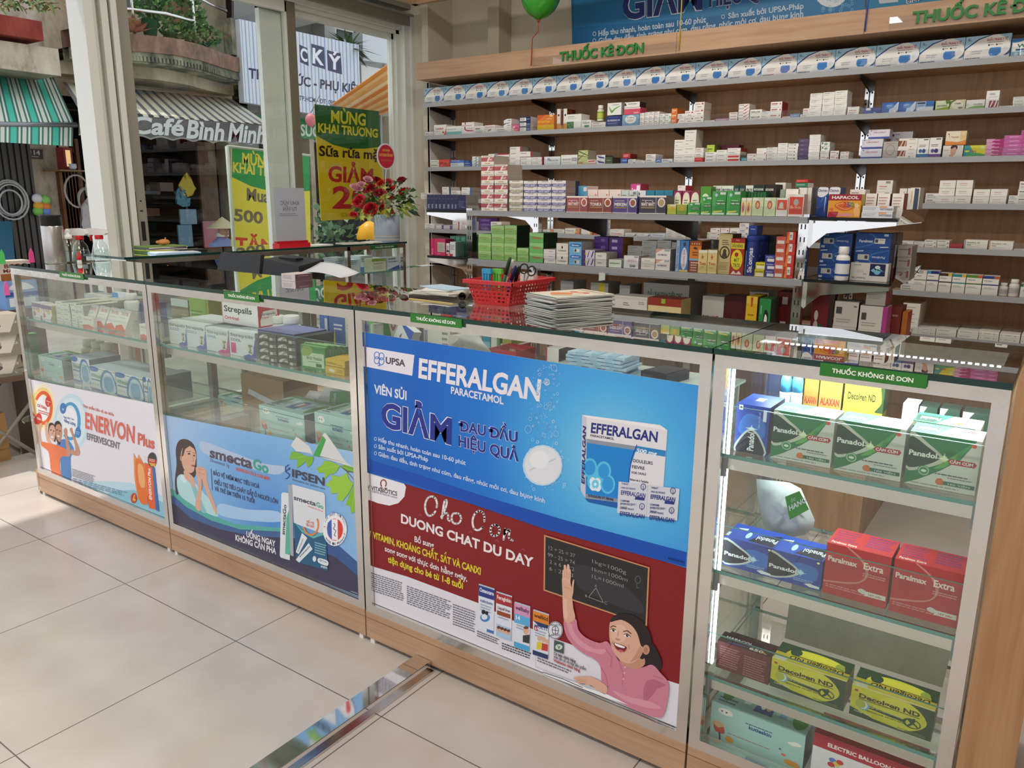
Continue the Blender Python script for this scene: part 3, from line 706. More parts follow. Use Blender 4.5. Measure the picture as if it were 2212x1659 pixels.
# ---- second wall shelf
R2 = 'second wall shelf'; y = YF+.012; z = ZS[1]
row(R2, y, z, T5, [
 (80, 168, 670, 1, 'e9ecf2||t Rix .1 .4 .3 3d63b0 .35;t 5mg .6 .4 .2 999 .3', 'low pale carton, blue letters'),
 (171, 294, 600, 1, 'f2efea|d8d2cc|p d9536a .78 0 1 0 1 .9 .95 .5;t Cef .1 .55 .2 555 .3 .03;t dinir .4 .55 .2 c63a44 .4 .04;b .1 .4 .6 1 .1 aaa;e .75 .28 .08 .1 c04a55', 'white carton with rosy wedge'),
 (296, 446, 615, 1, 'f1efe9||r 0 0 1 .38 6cc3b4;t Hapenxin_500 .05 .62 .1 2c8a72 .6 .03;b .05 .55 .5 1 .06 aaa', 'white carton over teal band'),
 (448, 571, 575, 1, 'f2eeea||r .25 .8 .33 1 c0364a;s c0364a .2 .62 .22 .4 .4 .25 .9 .24 .9 .33 .45 .36 .32 .45 .3 .62;b .05 .74 .9 1 .1 b04050;b .4 .5 .9 1 .08 999', 'white carton with red hook'),
 (573, 677, 613, 1, 'wk', 'small white carton, grey print'),
 (679, 779, 603, 1, 'f2eeea||t Eusamlox .05 .72 .12 b8424a .9 .03;b .05 .55 .9 1 .1 999;p 8b3a3f .3 .35 .6 .5 .65 .38 .35 .25', 'white carton with maroon sketch'),
 (781, 942, 632, 1, 'wk', 'low wide white carton'),
 (866, 943, 540, 3, 'f2f2f0|efeeea|p 2b3c78 0 .7 .4 1 0 1;p 2b3c78 0 0 .6 0 .9 .25;b .5 .7 .9 1 .3 556', 'white carton with navy swash', {'dy': .05}),
 (946, 1020, 598, 2, 'd8417f||b .1 .7 .8 1 .25 f5d5e2;e .3 .3 .15 .2 f3c9da', 'bright pink carton', {'dy': .03}),
 (1022, 1134, 522, 3, '27356e|e6e4df|r .05 .15 .6 .85 f0eee8;b .1 .7 .5 2 .25 555;b .65 .6 .95 1 .3 9fb0e0', 'navy carton with white sticker', {'dy': .02}),
 (1202, 1370, 503, 1, 'e2832e|c06a28|r 0 0 1 .36 e9bd2a;p d8602a 0 1 .5 1 0 .6;e .82 .92 .12 .05 f3d9a0;t ErapCap .05 .52 .13 e9c63a .7 .04;b .55 .75 .9 1 .08 f5dcc0', 'orange and yellow carton'),
 (1372, 1394, 470, 1, '5b2f28', 'slim brown carton', {'dy': .05}),
 (1397, 1431, 440, 1, 'f0ece4||r 0 0 1 .3 d89a45;e .5 .7 .25 .05 333', 'slim white and orange carton', {'dy': .03}),
 (1434, 1459, 450, 1, '6b3028||r 0 0 1 .25 b98a4a', 'slim maroon carton', {'dy': .04}),
 (1462, 1499, 437, 1, 'f0ece4|7a3a28|r 0 0 1 .3 d89a45;e .5 .7 .25 .05 333', 'slim cream and orange carton', {'dy': .03}),
 (1492, 1640, 495, 1, 'eceeea|f2f0ea|b .1 .85 .55 1 .08 5f6f60;b .1 .72 .7 1 .06 999;r .02 0 .5 .5 4f7a52;e .15 .3 .03 .03 d9d23a;e .35 .35 .03 .03 d9d23a;e .25 .12 .03 .03 d9d23a;r .5 0 1 .06 ddd', 'white carton with green panel'),
 (1642, 1738, 553, 1, 'f1efe8||t Folacid .1 .6 .2 3c6a4a .7 .04;r .3 .12 .8 .4 4fa06a;b .1 .9 .8 1 .1 999', 'white carton with green label'),
 (1741, 1881, 575, 1, 'wp', 'low white carton under bottle'),
 (1886, 2040, 515, 1, '2a3b78||t SILVERZINC_50 .08 .55 .14 e6e8f2 .82 .03;b .1 .35 .8 1 .1 8f9fd0;r .2 .85 .8 1 3f5296', 'navy carton, white block letters'),
 (1901, 2040, 383, 1, 'eff1ea|e2e4de|s 6fa85c .1 .75 .25 .5 .35 .4 .6 .62 .98 .72 .6 .5 .35 .18 .22 .3;b .35 .85 .9 1 .1 666', 'white carton with green swoosh', {'zb': 505})], .1)
row(R2, y, z, T6, [
 (20, 189, 500, 1, '7fa6c4|9fb9cc|e .5 .58 .33 .36 eceae4;t ATZINC .25 .68 .12 3d5878 .5 .04;b .3 .55 .7 2 .1 999', 'sky blue carton, white disc'),
 (38, 200, 430, 1, 'd9536a||r .6 .1 .9 .3 e9a8b0;r 0 .8 1 1 e8e0dc', 'coral red carton', {'zb': 497, 'd': .08}),
 (40, 194, 375, 1, 'efede6|3a2a28|b .25 .7 .85 1 .3 666;p 5a3a38 0 .3 .15 .3 .1 .8 0 .9', 'white carton with dark side', {'zb': 428, 'd': .08}),
 (195, 241, 480, 3, 'wp', 'tiny white carton'), (243, 289, 472, 3, 'wp', 'tiny white carton'), (291, 338, 468, 3, 'wp', 'tiny white carton'), (340, 390, 465, 3, 'wp', 'tiny white carton'),
 (392, 445, 490, 2, 'wg', 'tiny white carton, green tick'), (447, 505, 485, 2, 'wg', 'tiny white carton, green tick'),
 (508, 568, 435, 3, 'e07a35|d06a2c|t Olanex .1 .5 .3 f4e6d6 .7 .04;b .1 .35 .6 1 .25 f0c8a8', 'orange carton, white letters'),
 (570, 643, 490, 2, ['f2eeea||p c23a4a 0 0 .3 1 0 1;b .4 .6 .9 1 .3 999', 'wk'], 'small white carton, red edge'),
 (646, 738, 460, 2, 'f2eee8||b .1 .75 .6 1 .2 b4353a;e .8 .72 .1 .12 b4353a;b .3 .35 .8 1 .2 555', 'white carton with red heart'),
 (741, 838, 373, 3, 'f2eee8|e4e0da|b .1 .75 .6 1 .2 b4353a;e .8 .75 .1 .12 b4353a;b .3 .35 .8 1 .2 555', 'white carton with red heart'),
 (834, 939, 555, 1, 'wk', 'low white carton'), (946, 1079, 538, 1, 'c79ac0||b .1 .6 .8 1 .3 e6d0e2', 'low mauve carton'),
 (1084, 1169, 475, 3, 'f2eeea|8a2c30|b .15 .7 .9 1 .5 8a3a3e', 'white carton, dark red lettering'),
 (1181, 1289, 392, 5, 'f2eeea|e6e2dc|p b8424a .4 0 .6 0 1 .9 1 1;b .05 .7 .55 1 .4 667', 'white carton with red swish'),
 (1292, 1411, 448, 2, 'f3f1ea|e8e6e0|t RIDLOR .1 .4 .32 23282a .75 .03;b .1 .25 .8 1 .15 999', 'white carton, heavy black capitals'),
 (1397, 1495, 465, 2, 'wp', 'white carton with grey plate'),
 (1497, 1612, 370, 3, 'f2eeea|a8252b|r .08 .55 .6 .72 b4353a;e .85 .6 .05 .15 b4353a;b .1 .4 .6 1 .15 aaa', 'white carton with red end'),
 (1612, 1688, 515, 1, 'e8cfd2||b .1 .6 .8 1 .3 c08088', 'low blush carton'), (1690, 1786, 490, 1, '7f9cc8|3f62a8|b .1 .6 .8 1 .25 dfe6f2', 'low blue carton'),
 (1790, 1889, 495, 1, 'wk', 'low white carton'), (1820, 1890, 435, 1, 'wr', 'small white carton, red print', {'zb': 494})], .1)
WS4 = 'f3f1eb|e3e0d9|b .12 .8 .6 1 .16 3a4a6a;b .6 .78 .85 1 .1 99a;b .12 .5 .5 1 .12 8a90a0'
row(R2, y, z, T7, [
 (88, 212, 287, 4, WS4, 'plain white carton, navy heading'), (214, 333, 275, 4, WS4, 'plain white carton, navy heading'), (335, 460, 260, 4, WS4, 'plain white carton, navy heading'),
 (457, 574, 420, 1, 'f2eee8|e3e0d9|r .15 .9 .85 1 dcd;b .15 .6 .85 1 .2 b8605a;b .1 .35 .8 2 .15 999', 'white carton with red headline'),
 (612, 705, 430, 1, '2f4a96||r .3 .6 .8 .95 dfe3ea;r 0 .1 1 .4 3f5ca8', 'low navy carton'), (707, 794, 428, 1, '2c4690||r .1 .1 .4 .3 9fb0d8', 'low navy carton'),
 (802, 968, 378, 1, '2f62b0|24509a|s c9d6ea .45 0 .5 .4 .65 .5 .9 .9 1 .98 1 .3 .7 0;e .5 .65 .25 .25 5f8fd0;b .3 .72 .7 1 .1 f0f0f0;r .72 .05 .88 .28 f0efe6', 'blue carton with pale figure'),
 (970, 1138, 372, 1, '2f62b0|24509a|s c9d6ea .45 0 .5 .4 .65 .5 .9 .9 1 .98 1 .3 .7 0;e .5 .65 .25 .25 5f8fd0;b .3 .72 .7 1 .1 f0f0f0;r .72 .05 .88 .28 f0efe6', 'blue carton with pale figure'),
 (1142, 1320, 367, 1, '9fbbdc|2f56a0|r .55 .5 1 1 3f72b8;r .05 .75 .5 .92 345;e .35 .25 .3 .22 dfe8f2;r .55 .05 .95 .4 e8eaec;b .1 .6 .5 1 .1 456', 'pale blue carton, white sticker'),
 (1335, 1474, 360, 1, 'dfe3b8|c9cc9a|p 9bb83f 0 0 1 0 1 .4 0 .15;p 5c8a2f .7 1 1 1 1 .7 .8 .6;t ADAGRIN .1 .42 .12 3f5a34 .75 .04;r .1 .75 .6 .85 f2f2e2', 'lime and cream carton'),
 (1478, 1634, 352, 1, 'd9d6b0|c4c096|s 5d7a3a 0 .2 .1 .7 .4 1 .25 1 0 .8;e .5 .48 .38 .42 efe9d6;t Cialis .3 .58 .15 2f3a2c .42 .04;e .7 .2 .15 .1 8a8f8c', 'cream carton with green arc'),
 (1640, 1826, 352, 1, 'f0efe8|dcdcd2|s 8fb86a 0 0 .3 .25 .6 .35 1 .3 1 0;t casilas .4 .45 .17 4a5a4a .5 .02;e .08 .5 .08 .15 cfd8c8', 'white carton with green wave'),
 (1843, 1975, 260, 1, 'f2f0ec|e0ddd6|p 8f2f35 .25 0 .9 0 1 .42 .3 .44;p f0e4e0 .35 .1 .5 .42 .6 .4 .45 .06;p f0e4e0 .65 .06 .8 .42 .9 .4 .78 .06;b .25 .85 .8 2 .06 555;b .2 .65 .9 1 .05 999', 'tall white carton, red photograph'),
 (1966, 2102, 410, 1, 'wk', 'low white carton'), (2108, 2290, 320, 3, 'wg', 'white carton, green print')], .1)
def bottle(x, yy, z, r, h, body, cap, lab, label, lab2=None, name='pill_bottle', group=None):
    f = MB(); f.lathe([(r*.95, 0), (r, .004), (r, h*.66), (r*.9, h*.72), (r*.62, h*.77), (r*.62, h*.79)], body, seg=22); o = f.build(name, loc=(x, yy, z))
    f = MB(); f.lathe([(r*.74, h*.79), (r*.76, h*.8), (r*.76, h*.985), (r*.7, h)], cap, seg=22); f.build('cap', o)
    if lab:
        f = MB(); f.lathe([(r*1.012, h*.14), (r*1.012, h*.6)], lab, seg=22, cap=False)
        if lab2: f.lathe([(r*1.02, h*.2), (r*1.02, h*.5)], lab2, seg=22, cap=False)
        f.build('paper_label', o)
    tag(o, label, 'bottle', group); return o
_p = atY(900+1829/4.608, 140+570/4.608, y+.05); _q = atY(900+1829/4.608, 140+405/4.608, y+.05)
bottle(_p.x, y+.05, _p.z+.004, .0205, _q.z-_p.z-.004, 'd9e0c4', 'f0efe9', '8fae3a', 'yellow-green pill bottle standing on a low white carton, second wall shelf', 'c2cf5a')

# ---- third wall shelf
R3 = 'third wall shelf'; z = ZS[2]
row(R3, y, z, T5, [
 (135, 219, 950, 2, 'f0efe8||b .1 .7 .9 1 .4 4f8a6a', 'white carton, green lettering'), (221, 328, 943, 1, 'd9473d|c23a34|b .1 .8 .5 1 .1 f0a090;b .1 .6 .8 2 .14 a02c30;r 0 0 1 .35 e2574c', 'red carton'),
 (333, 469, 950, 1, 'e6ebf0|3f7ac8|r 0 .6 1 1 3f7ac8;b .1 .92 .8 1 .14 dfe8f4;b .1 .5 .7 2 .14 8fa6c8', 'white carton, blue crown'), (470, 550, 975, 2, '3553a6|4a68b4|b .1 .7 .8 1 .4 c9d3ec', 'low cobalt carton'),
 (552, 615, 912, 4, 'e9eaec||p 9fa6b0 .3 0 .6 0 .9 1 .7 1', 'small silver carton'),
 (710, 920, 888, 2, 'f1efea|e3e0d9|r .45 .82 1 1 b82f38;r .3 .8 .45 .95 4a6ab8;b .1 .5 .8 1 .2 99a', 'white carton, red upper edge'),
 (926, 1040, 818, 1, 'f2eeea|8f8a85|b .08 .7 .6 1 .25 7a6a80;r .9 0 1 1 b82f38', 'white carton, red corner', {'zb': 868}),
 (926, 1149, 868, 1, 'f2eeea|8f8a85|b .05 .7 .3 1 .25 a05060;b .5 .7 .8 1 .25 a05060;r .93 0 1 1 b82f38', 'long white carton, red corner', {'zb': 920}),
 (928, 1030, 920, 2, 'f2eeea||b .08 .7 .6 1 .25 a05060', 'white carton, plum lettering'), (1033, 1140, 922, 2, 'f2eeea||b .08 .7 .6 1 .25 a05060', 'white carton, plum lettering'), (1143, 1254, 920, 2, 'f2eeea|b05058|b .08 .7 .6 1 .25 a05060;r .93 0 1 1 b82f38', 'white carton, plum lettering'),
 (1268, 1430, 915, 1, 'e6eaea|cfd3d2|t ETOBAGIM .2 .48 .14 7a8a96 .65 .02;s 9aa6b0 .2 .75 .3 .85 .42 .6 .36 .5 .25 .6;b .5 .3 .95 1 .1 aab', 'pale grey carton, thin lettering'),
 (1437, 1600, 898, 1, 'f0eee8|dedbd4|t ELACOX .1 .48 .14 3a3f4a .52 .02;r .66 .38 .96 .7 a08aa8;t 200 .7 .48 .14 f0eee8 .22 .03;b .1 .3 .6 1 .1 aaa', 'white carton with mauve square'),
 (1608, 1705, 852, 1, 'c9cf8f|b9b4a0|p 5c6f4a 0 .9 1 .6 1 .66 0 1;p 5c6f4a 0 .6 1 .5 1 .53 0 .68;p 5c6f4a 0 .3 .9 .9 .95 .95 0 .4;r .1 .05 .5 .2 c9906a', 'yellow-green carton, dark rays'),
 (1701, 1785, 945, 1, 'f0ebe4||p d05a40 .05 .75 .95 .9 .9 .6 .1 .5;r 0 0 1 .3 e0a090', 'small white and red carton'), (1791, 1878, 898, 2, 'e9eaee|6a6a70|p 2b3c78 .05 .8 .9 .5 .9 .2 .3 .3;b .1 .9 .6 1 .2 88a', 'white carton, navy wedge'),
 (1881, 1950, 920, 1, '4a5f3a|3a3a36|b .1 .6 .8 1 .2 b8c49a', 'dark green carton')], .1)
row(R3, y, z, T6, [
 (5, 72, 935, 1, '4a6fc0|24345f|r .2 .5 .9 .75 9fb4e0', 'small blue carton'), (25, 100, 885, 1, 'c63a4a|7a2028|b .1 .75 .8 2 .25 f0b8bc', 'small red carton atop blue', {'zb': 934, 'd': .09}),
 (76, 152, 940, 1, 'wb', 'small white carton'), (154, 245, 953, 1, 'wr', 'small white carton, red print'), (254, 354, 890, 2, 'wk', 'white carton, grey print'),
 (348, 409, 940, 1, '5f86c4||s cfdcf0 .1 .3 .5 .8 .9 .4 .5 .5', 'small blue carton, pale wave'), (411, 519, 937, 1, 'wb', 'white carton, blue print'),
 (540, 640, 748, 3, 'f1efe8||b .12 .72 .85 1 .12 555;b .12 .3 .4 1 .12 778', 'square white carton'), (640, 757, 650, 4, 'f1efe8|dedbd4|b .12 .72 .85 1 .12 555;b .12 .3 .4 1 .12 778', 'square white carton'),
 (747, 830, 828, 3, ['d9473d||b .1 .7 .8 1 .2 f3c0b8', 'wr', 'wr'], ['red carton', 'white carton, red print', 'white carton, red print']),
 (862, 940, 798, 1, 'b9cf4a|7a8a3a|r .1 .1 .9 .4 d9e07a;b .1 .8 .8 1 .15 5a7a2a', 'yellow-green carton', {'dy': .06, 'd': .08}), (846, 957, 870, 3, 'f2f1ea||b .1 .7 .75 1 .4 4a5a4a', 'white carton, dark lettering'),
 (959, 1064, 848, 3, 'f2f0ea||b .1 .6 .75 1 .3 667', 'white carton'), (1066, 1198, 830, 4, ['f2efe9|a8a29c|p d9473d .05 .2 .9 .2 .95 .8 .1 .8', 'f2efe9|a8a29c|p d9473d .05 .2 .9 .2 .95 .8 .1 .8', 'wk', 'f2efe9|a8252b|b .1 .6 .8 1 .3 999'], 'white carton'),
 (990, 1180, 800, 1, '8a3a50||r .1 .2 .9 .5 a05068', 'plum carton behind white ones', {'dy': .16, 'd': .08, 'zb': 845}),
 (1204, 1260, 925, 1, '4fa3b8||r .1 .4 .9 .7 8fc8d4', 'small teal carton'), (1263, 1354, 885, 2, 'wR', 'small white carton'), (1357, 1459, 830, 2, 'f2eee8||e .85 .2 .06 .1 b4353a;b .1 .5 .7 1 .1 b08080', 'white carton, red dot'),
 (1462, 1566, 822, 4, 'wp', 'white carton, pale stripe'), (1570, 1668, 780, 5, 'f2f0ea||b .25 .6 .8 1 .3 aab', 'plain white carton'), (1672, 1774, 785, 5, 'f2f0ea||b .1 .7 .55 1 .3 445;r .6 .45 .75 .7 334', 'white carton, black marks'),
 (1777, 1884, 738, 5, '5f5070|4a3c58|r .2 .4 .5 .6 8a7c9a;r .6 .45 .9 .55 75678a', 'purple carton'), (1887, 1999, 697, 7, 'f3f1eb|e3e0d9|b .3 .6 .8 1 .3 ccd', 'plain white carton'),
 (2001, 2090, 768, 4, ['wR', 'wp', 'eef0e8|c9cbc2|r .1 .5 .25 .9 2f6a48;e .55 .5 .2 .3 8fb0a0', 'eef0e8|c9cbc2|r .1 .5 .25 .9 2f6a48;e .55 .5 .2 .3 8fb0a0'], ['white carton', 'white carton', 'white carton, green emblem', 'white carton, green emblem']), (2092, 2180, 857, 2, 'wR', 'small white carton')], .1)
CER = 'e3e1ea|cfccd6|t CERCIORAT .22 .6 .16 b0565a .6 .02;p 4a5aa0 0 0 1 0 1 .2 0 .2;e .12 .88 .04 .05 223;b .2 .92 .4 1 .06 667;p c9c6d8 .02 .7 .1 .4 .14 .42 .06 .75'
row(R3, y, z, T7, [
 (382, 470, 865, 2, 'f2eee8||b .1 .7 .5 1 .3 889;r .7 .6 .9 .85 e0a090', 'small white carton'),
 (600, 812, 742, 2, CER, 'lilac-white carton, navy base'), (668, 880, 648, 1, CER, 'lilac-white carton on pile', {'zb': 738, 'dy': .02, 'd': .08}), (890, 1110, 670, 1, CER, 'lilac-white carton behind', {'dy': .1, 'd': .08}),
 (815, 964, 765, 1, 'b5b2ac|99958f|e .5 .5 .3 .3 a0605c;e .5 .5 .27 .27 b5b2ac;b .2 .9 .8 1 .06 a05a58', 'grey carton with ring'),
 (967, 1158, 735, 2, 'f1eee8|ddd9d2|p 8a4a3a .0 .2 .42 .2 .42 .78 .0 .78;p e6c4b0 .08 .2 .2 .78 .26 .78 .16 .2;p e6c4b0 .28 .2 .36 .78 .4 .78 .36 .2;b .55 .9 .95 1 .1 c05a50;b .55 .5 .9 1 .08 999;e .65 .15 .05 .04 933', 'white carton, brown photograph'),
 (1160, 1276, 732, 1, 'f1efe9|dcd8d0|r 0 0 1 .2 4f86b8;b .15 .66 .8 2 .07 555;e .3 .35 .14 .1 4f6fa0;e .6 .35 .16 .11 3f62a0;r .5 .9 .9 .95 445', 'white carton, blue beads'), (1279, 1404, 725, 1, 'f1efe9|8a8478|r 0 0 1 .18 7a5f9a;b .15 .66 .8 2 .07 555;e .3 .34 .14 .1 6a5a9a;e .6 .34 .17 .11 4a3a7a;r .5 .9 .9 .95 445', 'white carton, violet beads'),
 (1408, 1612, 805, 1, 'e9e3da|cfc8be|s d9a890 .4 .7 .42 .25 .6 .2 .68 .6 .6 .9;s 3a2c28 .4 .7 .4 .95 .6 1 .72 .9 .68 .65 .6 .85;r .35 0 .55 .22 e0a880;e .85 .85 .08 .12 ccc;b .05 .6 .35 1 .1 a08890', 'pale carton with face'), (1440, 1648, 662, 1, 'efe4cc|d9c9a0|p e08a3a 0 0 1 0 1 .35 .6 .2 0 .3;r .7 .35 1 1 e9c98a;p b04050 .08 .8 .14 .75 .2 .4 .16 .85;t Yasmin .25 .5 .14 b0703a .4 .02;e .85 .8 .08 .12 e9ddc0', 'cream and orange carton', {'zb': 800, 'd': .08}),
 (1618, 1836, 803, 1, '3f9a98|b9b27a|p d9d23f .25 1 1 1 1 .0 .5 .3;p 5fb070 0 0 1 0 1 .2 .4 .4;e .15 .5 .12 .08 dfe04a;t Yaz .3 .4 .2 d05a4a .3 .03;e .85 .78 .09 .13 cfd8a0', 'teal and yellow carton'),
 (1842, 2022, 740, 5, 'd9a0c0|b0307a|p b02f78 .3 0 1 0 1 1 .5 1;b .4 .7 .8 1 .3 f0d8e6', 'magenta and white carton'), (2020, 2198, 703, 5, 'c968a8|b85a98|b .3 .65 .85 1 .3 efd0e4', 'orchid pink carton'), (2188, 2330, 650, 6, 'c05a9c||b .3 .65 .85 1 .3 efd0e4', 'orchid pink carton')], .1)

# ---- fourth wall shelf
R4 = 'fourth wall shelf'; z = ZS[3]
row(R4, y, z, T5, [(40, 150, 1275, 2, 'wp', 'low white carton'), (252, 340, 1215, 3, 'f1efe9|cfccc6|r .8 0 1 1 3a4a5a;b .1 .6 .6 1 .3 889', 'white carton, slate end'), (342, 436, 1252, 2, 'wk', 'white carton'), (445, 545, 1220, 3, 'f1f0ec|a9a6a0|r .84 0 1 1 3f72b0;b .1 .6 .6 1 .3 88a', 'white carton, blue end')], .1)
row(R4, y, z, T7, [
 (755, 912, 1150, 2, 'f1eee7|d6d1c8|r .55 .72 .85 .92 998;b .15 .5 .7 1 .16 c06058;b .15 .28 .6 1 .1 b09890', 'white carton, red script', {'d': .1}), (1236, 1372, 1278, 2, 'wk', 'white carton, black print'),
 (1378, 1540, 1150, 3, 'f1eee7|d6d1c8|b .2 .6 .7 1 .14 c06058;b .2 .35 .75 1 .1 b09890', 'white carton, red script'), (1545, 1712, 1148, 3, 'f1eee7|d6d1c8|b .2 .6 .7 1 .14 c06058;b .2 .35 .75 1 .1 b09890', 'white carton, red script'),
 (1716, 1882, 1238, 2, 'f1eee7|d6d1c8|b .2 .6 .7 1 .14 c06058;b .2 .35 .75 1 .1 b09890', 'white carton, red script'), (1885, 2055, 1236, 2, 'f1eee7|d6d1c8|b .2 .6 .7 1 .14 c06058;b .2 .35 .75 1 .1 b09890', 'white carton, red script'),
 (2062, 2160, 1300, 2, 'wk', 'small white carton, black mark'), (2168, 2300, 1160, 3, 'wk', 'white carton')], .1)
# ---- fifth wall shelf
R5 = 'fifth wall shelf'; z = ZS[4]
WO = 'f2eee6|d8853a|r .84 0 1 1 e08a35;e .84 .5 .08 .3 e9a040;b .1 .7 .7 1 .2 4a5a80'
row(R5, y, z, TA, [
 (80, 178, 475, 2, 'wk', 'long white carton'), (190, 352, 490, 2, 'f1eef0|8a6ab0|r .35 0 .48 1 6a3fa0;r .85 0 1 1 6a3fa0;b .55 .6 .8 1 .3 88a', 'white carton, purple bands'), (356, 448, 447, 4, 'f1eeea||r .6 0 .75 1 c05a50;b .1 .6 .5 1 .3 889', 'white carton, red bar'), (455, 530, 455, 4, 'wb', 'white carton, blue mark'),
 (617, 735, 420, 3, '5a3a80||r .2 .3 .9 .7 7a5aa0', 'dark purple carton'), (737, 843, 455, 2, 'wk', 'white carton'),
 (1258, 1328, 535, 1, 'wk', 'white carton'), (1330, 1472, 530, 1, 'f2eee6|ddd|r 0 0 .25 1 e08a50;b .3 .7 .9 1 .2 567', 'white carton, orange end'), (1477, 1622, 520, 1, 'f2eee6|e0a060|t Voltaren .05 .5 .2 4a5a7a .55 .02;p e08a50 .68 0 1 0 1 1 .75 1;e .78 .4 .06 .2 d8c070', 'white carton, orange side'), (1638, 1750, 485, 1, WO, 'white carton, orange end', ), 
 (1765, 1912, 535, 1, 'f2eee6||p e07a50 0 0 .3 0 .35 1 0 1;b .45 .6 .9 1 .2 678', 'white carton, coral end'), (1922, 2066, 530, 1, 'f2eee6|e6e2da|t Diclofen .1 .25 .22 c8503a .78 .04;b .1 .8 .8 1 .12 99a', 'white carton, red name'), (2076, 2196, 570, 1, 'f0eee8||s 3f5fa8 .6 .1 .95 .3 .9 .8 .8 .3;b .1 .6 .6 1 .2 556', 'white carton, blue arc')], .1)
row(R5, y, z, TB, [
 (48, 165, 567, 1, 'f0eee8||s 3f5fa8 .6 .1 .95 .3 .9 .8 .8 .3;p e0a040 .8 .9 1 .9 1 1;b .1 .6 .6 1 .2 556', 'white carton, blue arc'), (170, 300, 570, 1, 'f0eee8||s 3f5fa8 .6 .1 .95 .3 .9 .8 .8 .3;p e0a040 .8 .9 1 .9 1 1;b .1 .6 .6 1 .2 556', 'white carton, blue arc'), (303, 448, 570, 1, 'dfe6ee||b .1 .6 .9 1 .25 5a6a80', 'pale blue carton'),
 (455, 555, 515, 4, 'wp', 'white carton'), (558, 662, 485, 4, 'wk', 'white carton'), (667, 722, 490, 4, 'wr', 'small white carton'), (862, 895, 560, 2, 'wk', 'small white carton'), (898, 996, 520, 3, 'wR', 'white carton, red spot'), (1000, 1088, 520, 3, 'wR', 'white carton, red spot'),
 (1090, 1184, 518, 2, 'f2f0ea||b .2 .4 .8 1 .3 222', 'white carton, black brand'), (1187, 1284, 470, 3, 'wb', 'tall white carton'), (1286, 1364, 495, 2, '2f4a9a||b .2 .6 .8 1 .2 c9d3ec', 'navy carton')], .1)
row(R5, y, z, TD, [(832, 955, 555, 1, 'wk', 'white carton'), (957, 1046, 562, 2, 'wk', 'white carton, fine print'), (1050, 1154, 545, 2, 'f1eee7||b .1 .75 .7 1 .3 333;p 333 .8 .2 .95 .2 .88 .5', 'white carton, black tick'), (1157, 1264, 548, 2, 'f1eee7||b .1 .75 .7 1 .3 333;p 333 .8 .2 .95 .2 .88 .5', 'white carton, black tick'),
 (1262, 1374, 580, 2, 'b8474c||b .2 .6 .8 1 .3 8a2f35', 'low red carton'), (1388, 1592, 545, 1, 'efece2|ddd8cc|r 0 0 .025 1 e8e4da;r .03 0 .06 1 2f6a78;t Sitagibes_50 .12 .66 .12 5a5a50 .55 .03;r .12 .42 .3 .5 3f7a4a;b .3 .5 .8 1 .06 aaa;b .12 .3 .8 1 .07 998', 'white carton, green tab'),
 (1600, 1810, 555, 1, 'efece2|ddd8cc|r .0 0 .03 1 c08a3a;r .05 0 .065 1 a05038;t Sitagibes_100 .12 .66 .12 5a5a50 .6 .03;r .12 .42 .3 .5 b8474c;b .12 .3 .8 1 .07 998', 'white carton, red tab'), (1806, 1960, 625, 1, 'wk', 'low white carton')], .1)
# ---- sixth wall shelf
R6 = 'sixth wall shelf'; z = ZS[5]
def traj(c, d): return 'efece4|d9d5cb|r 0 .86 .3 1 %s;r .3 .86 .7 1 %s;r .7 .86 1 1 %s;r 0 .52 1 .58 %s;b .1 .76 .7 1 .07 666;b .1 .42 .8 2 .06 aaa' % (c[0], c[1], c[2], d)
row(R6, y, z, TD, [(850, 962, 875, 1, 'wk', 'white carton'), (965, 1072, 805, 1, traj(('4fa3d0', 'a8b0b0', 'dcdcd4'), '9a9a94'), 'tall white carton, blue squares'), (1075, 1176, 808, 1, traj(('3f9ac8', '23377a', '23377a'), '3a4a80'), 'tall white carton, navy squares'),
 (1178, 1286, 828, 1, traj(('4a2c22', '4a2c22', 'd9b84a'), '4a2c22'), 'tall white carton, brown squares'), (1290, 1406, 836, 1, traj(('2f8a96', '2f8a96', 'd9b84a'), '2f8a96'), 'tall white carton, teal squares'), (1410, 1546, 843, 1, traj(('4f8a2f', '4f8a2f', 'c8622f'), '4f7a2f'), 'tall white carton, green squares'), (1550, 1690, 852, 1, traj(('2c3f8a', '2c3f8a', 'c8622f'), '2c3f8a'), 'tall white carton, indigo squares'), (1872, 1990, 920, 1, 'dfe4de|cfd5cf|r .0 .8 .2 1 2f6a48;b .2 .6 .8 2 .1 888', 'pale green carton')], .1)
for (xa, xb, yt, hh, l) in ((1690, 1768, 910, 0, 'short white pill bottle beside the tall coloured square cartons, sixth wall shelf'), (1778, 1868, 880, 0, 'taller white pill bottle on the sixth wall shelf')):
    a = atY(1732+xa/3.95, 380+yt/3.95, y+.04); b = atY(1732+xb/3.95, 380+yt/3.95, y+.04)
    bottle((a.x+b.x)/2, y+.04, z, (b.x-a.x)/2, a.z-z, 'e6e3dc', 'f0eee9', 'dcd8d2', l, 'b8b0b4')
row(R6, y, z, TB, [(830, 965, 955, 2, 'wk', 'low white carton'), (970, 1084, 955, 2, 'd9b04a||b .1 .6 .8 1 .3 8a6a2a', 'mustard carton'), (1090, 1282, 960, 2, 'wb', 'low white carton'), (1290, 1420, 965, 2, 'wk', 'low white carton'), (1440, 1600, 965, 2, 'wp', 'low white carton')], .1)
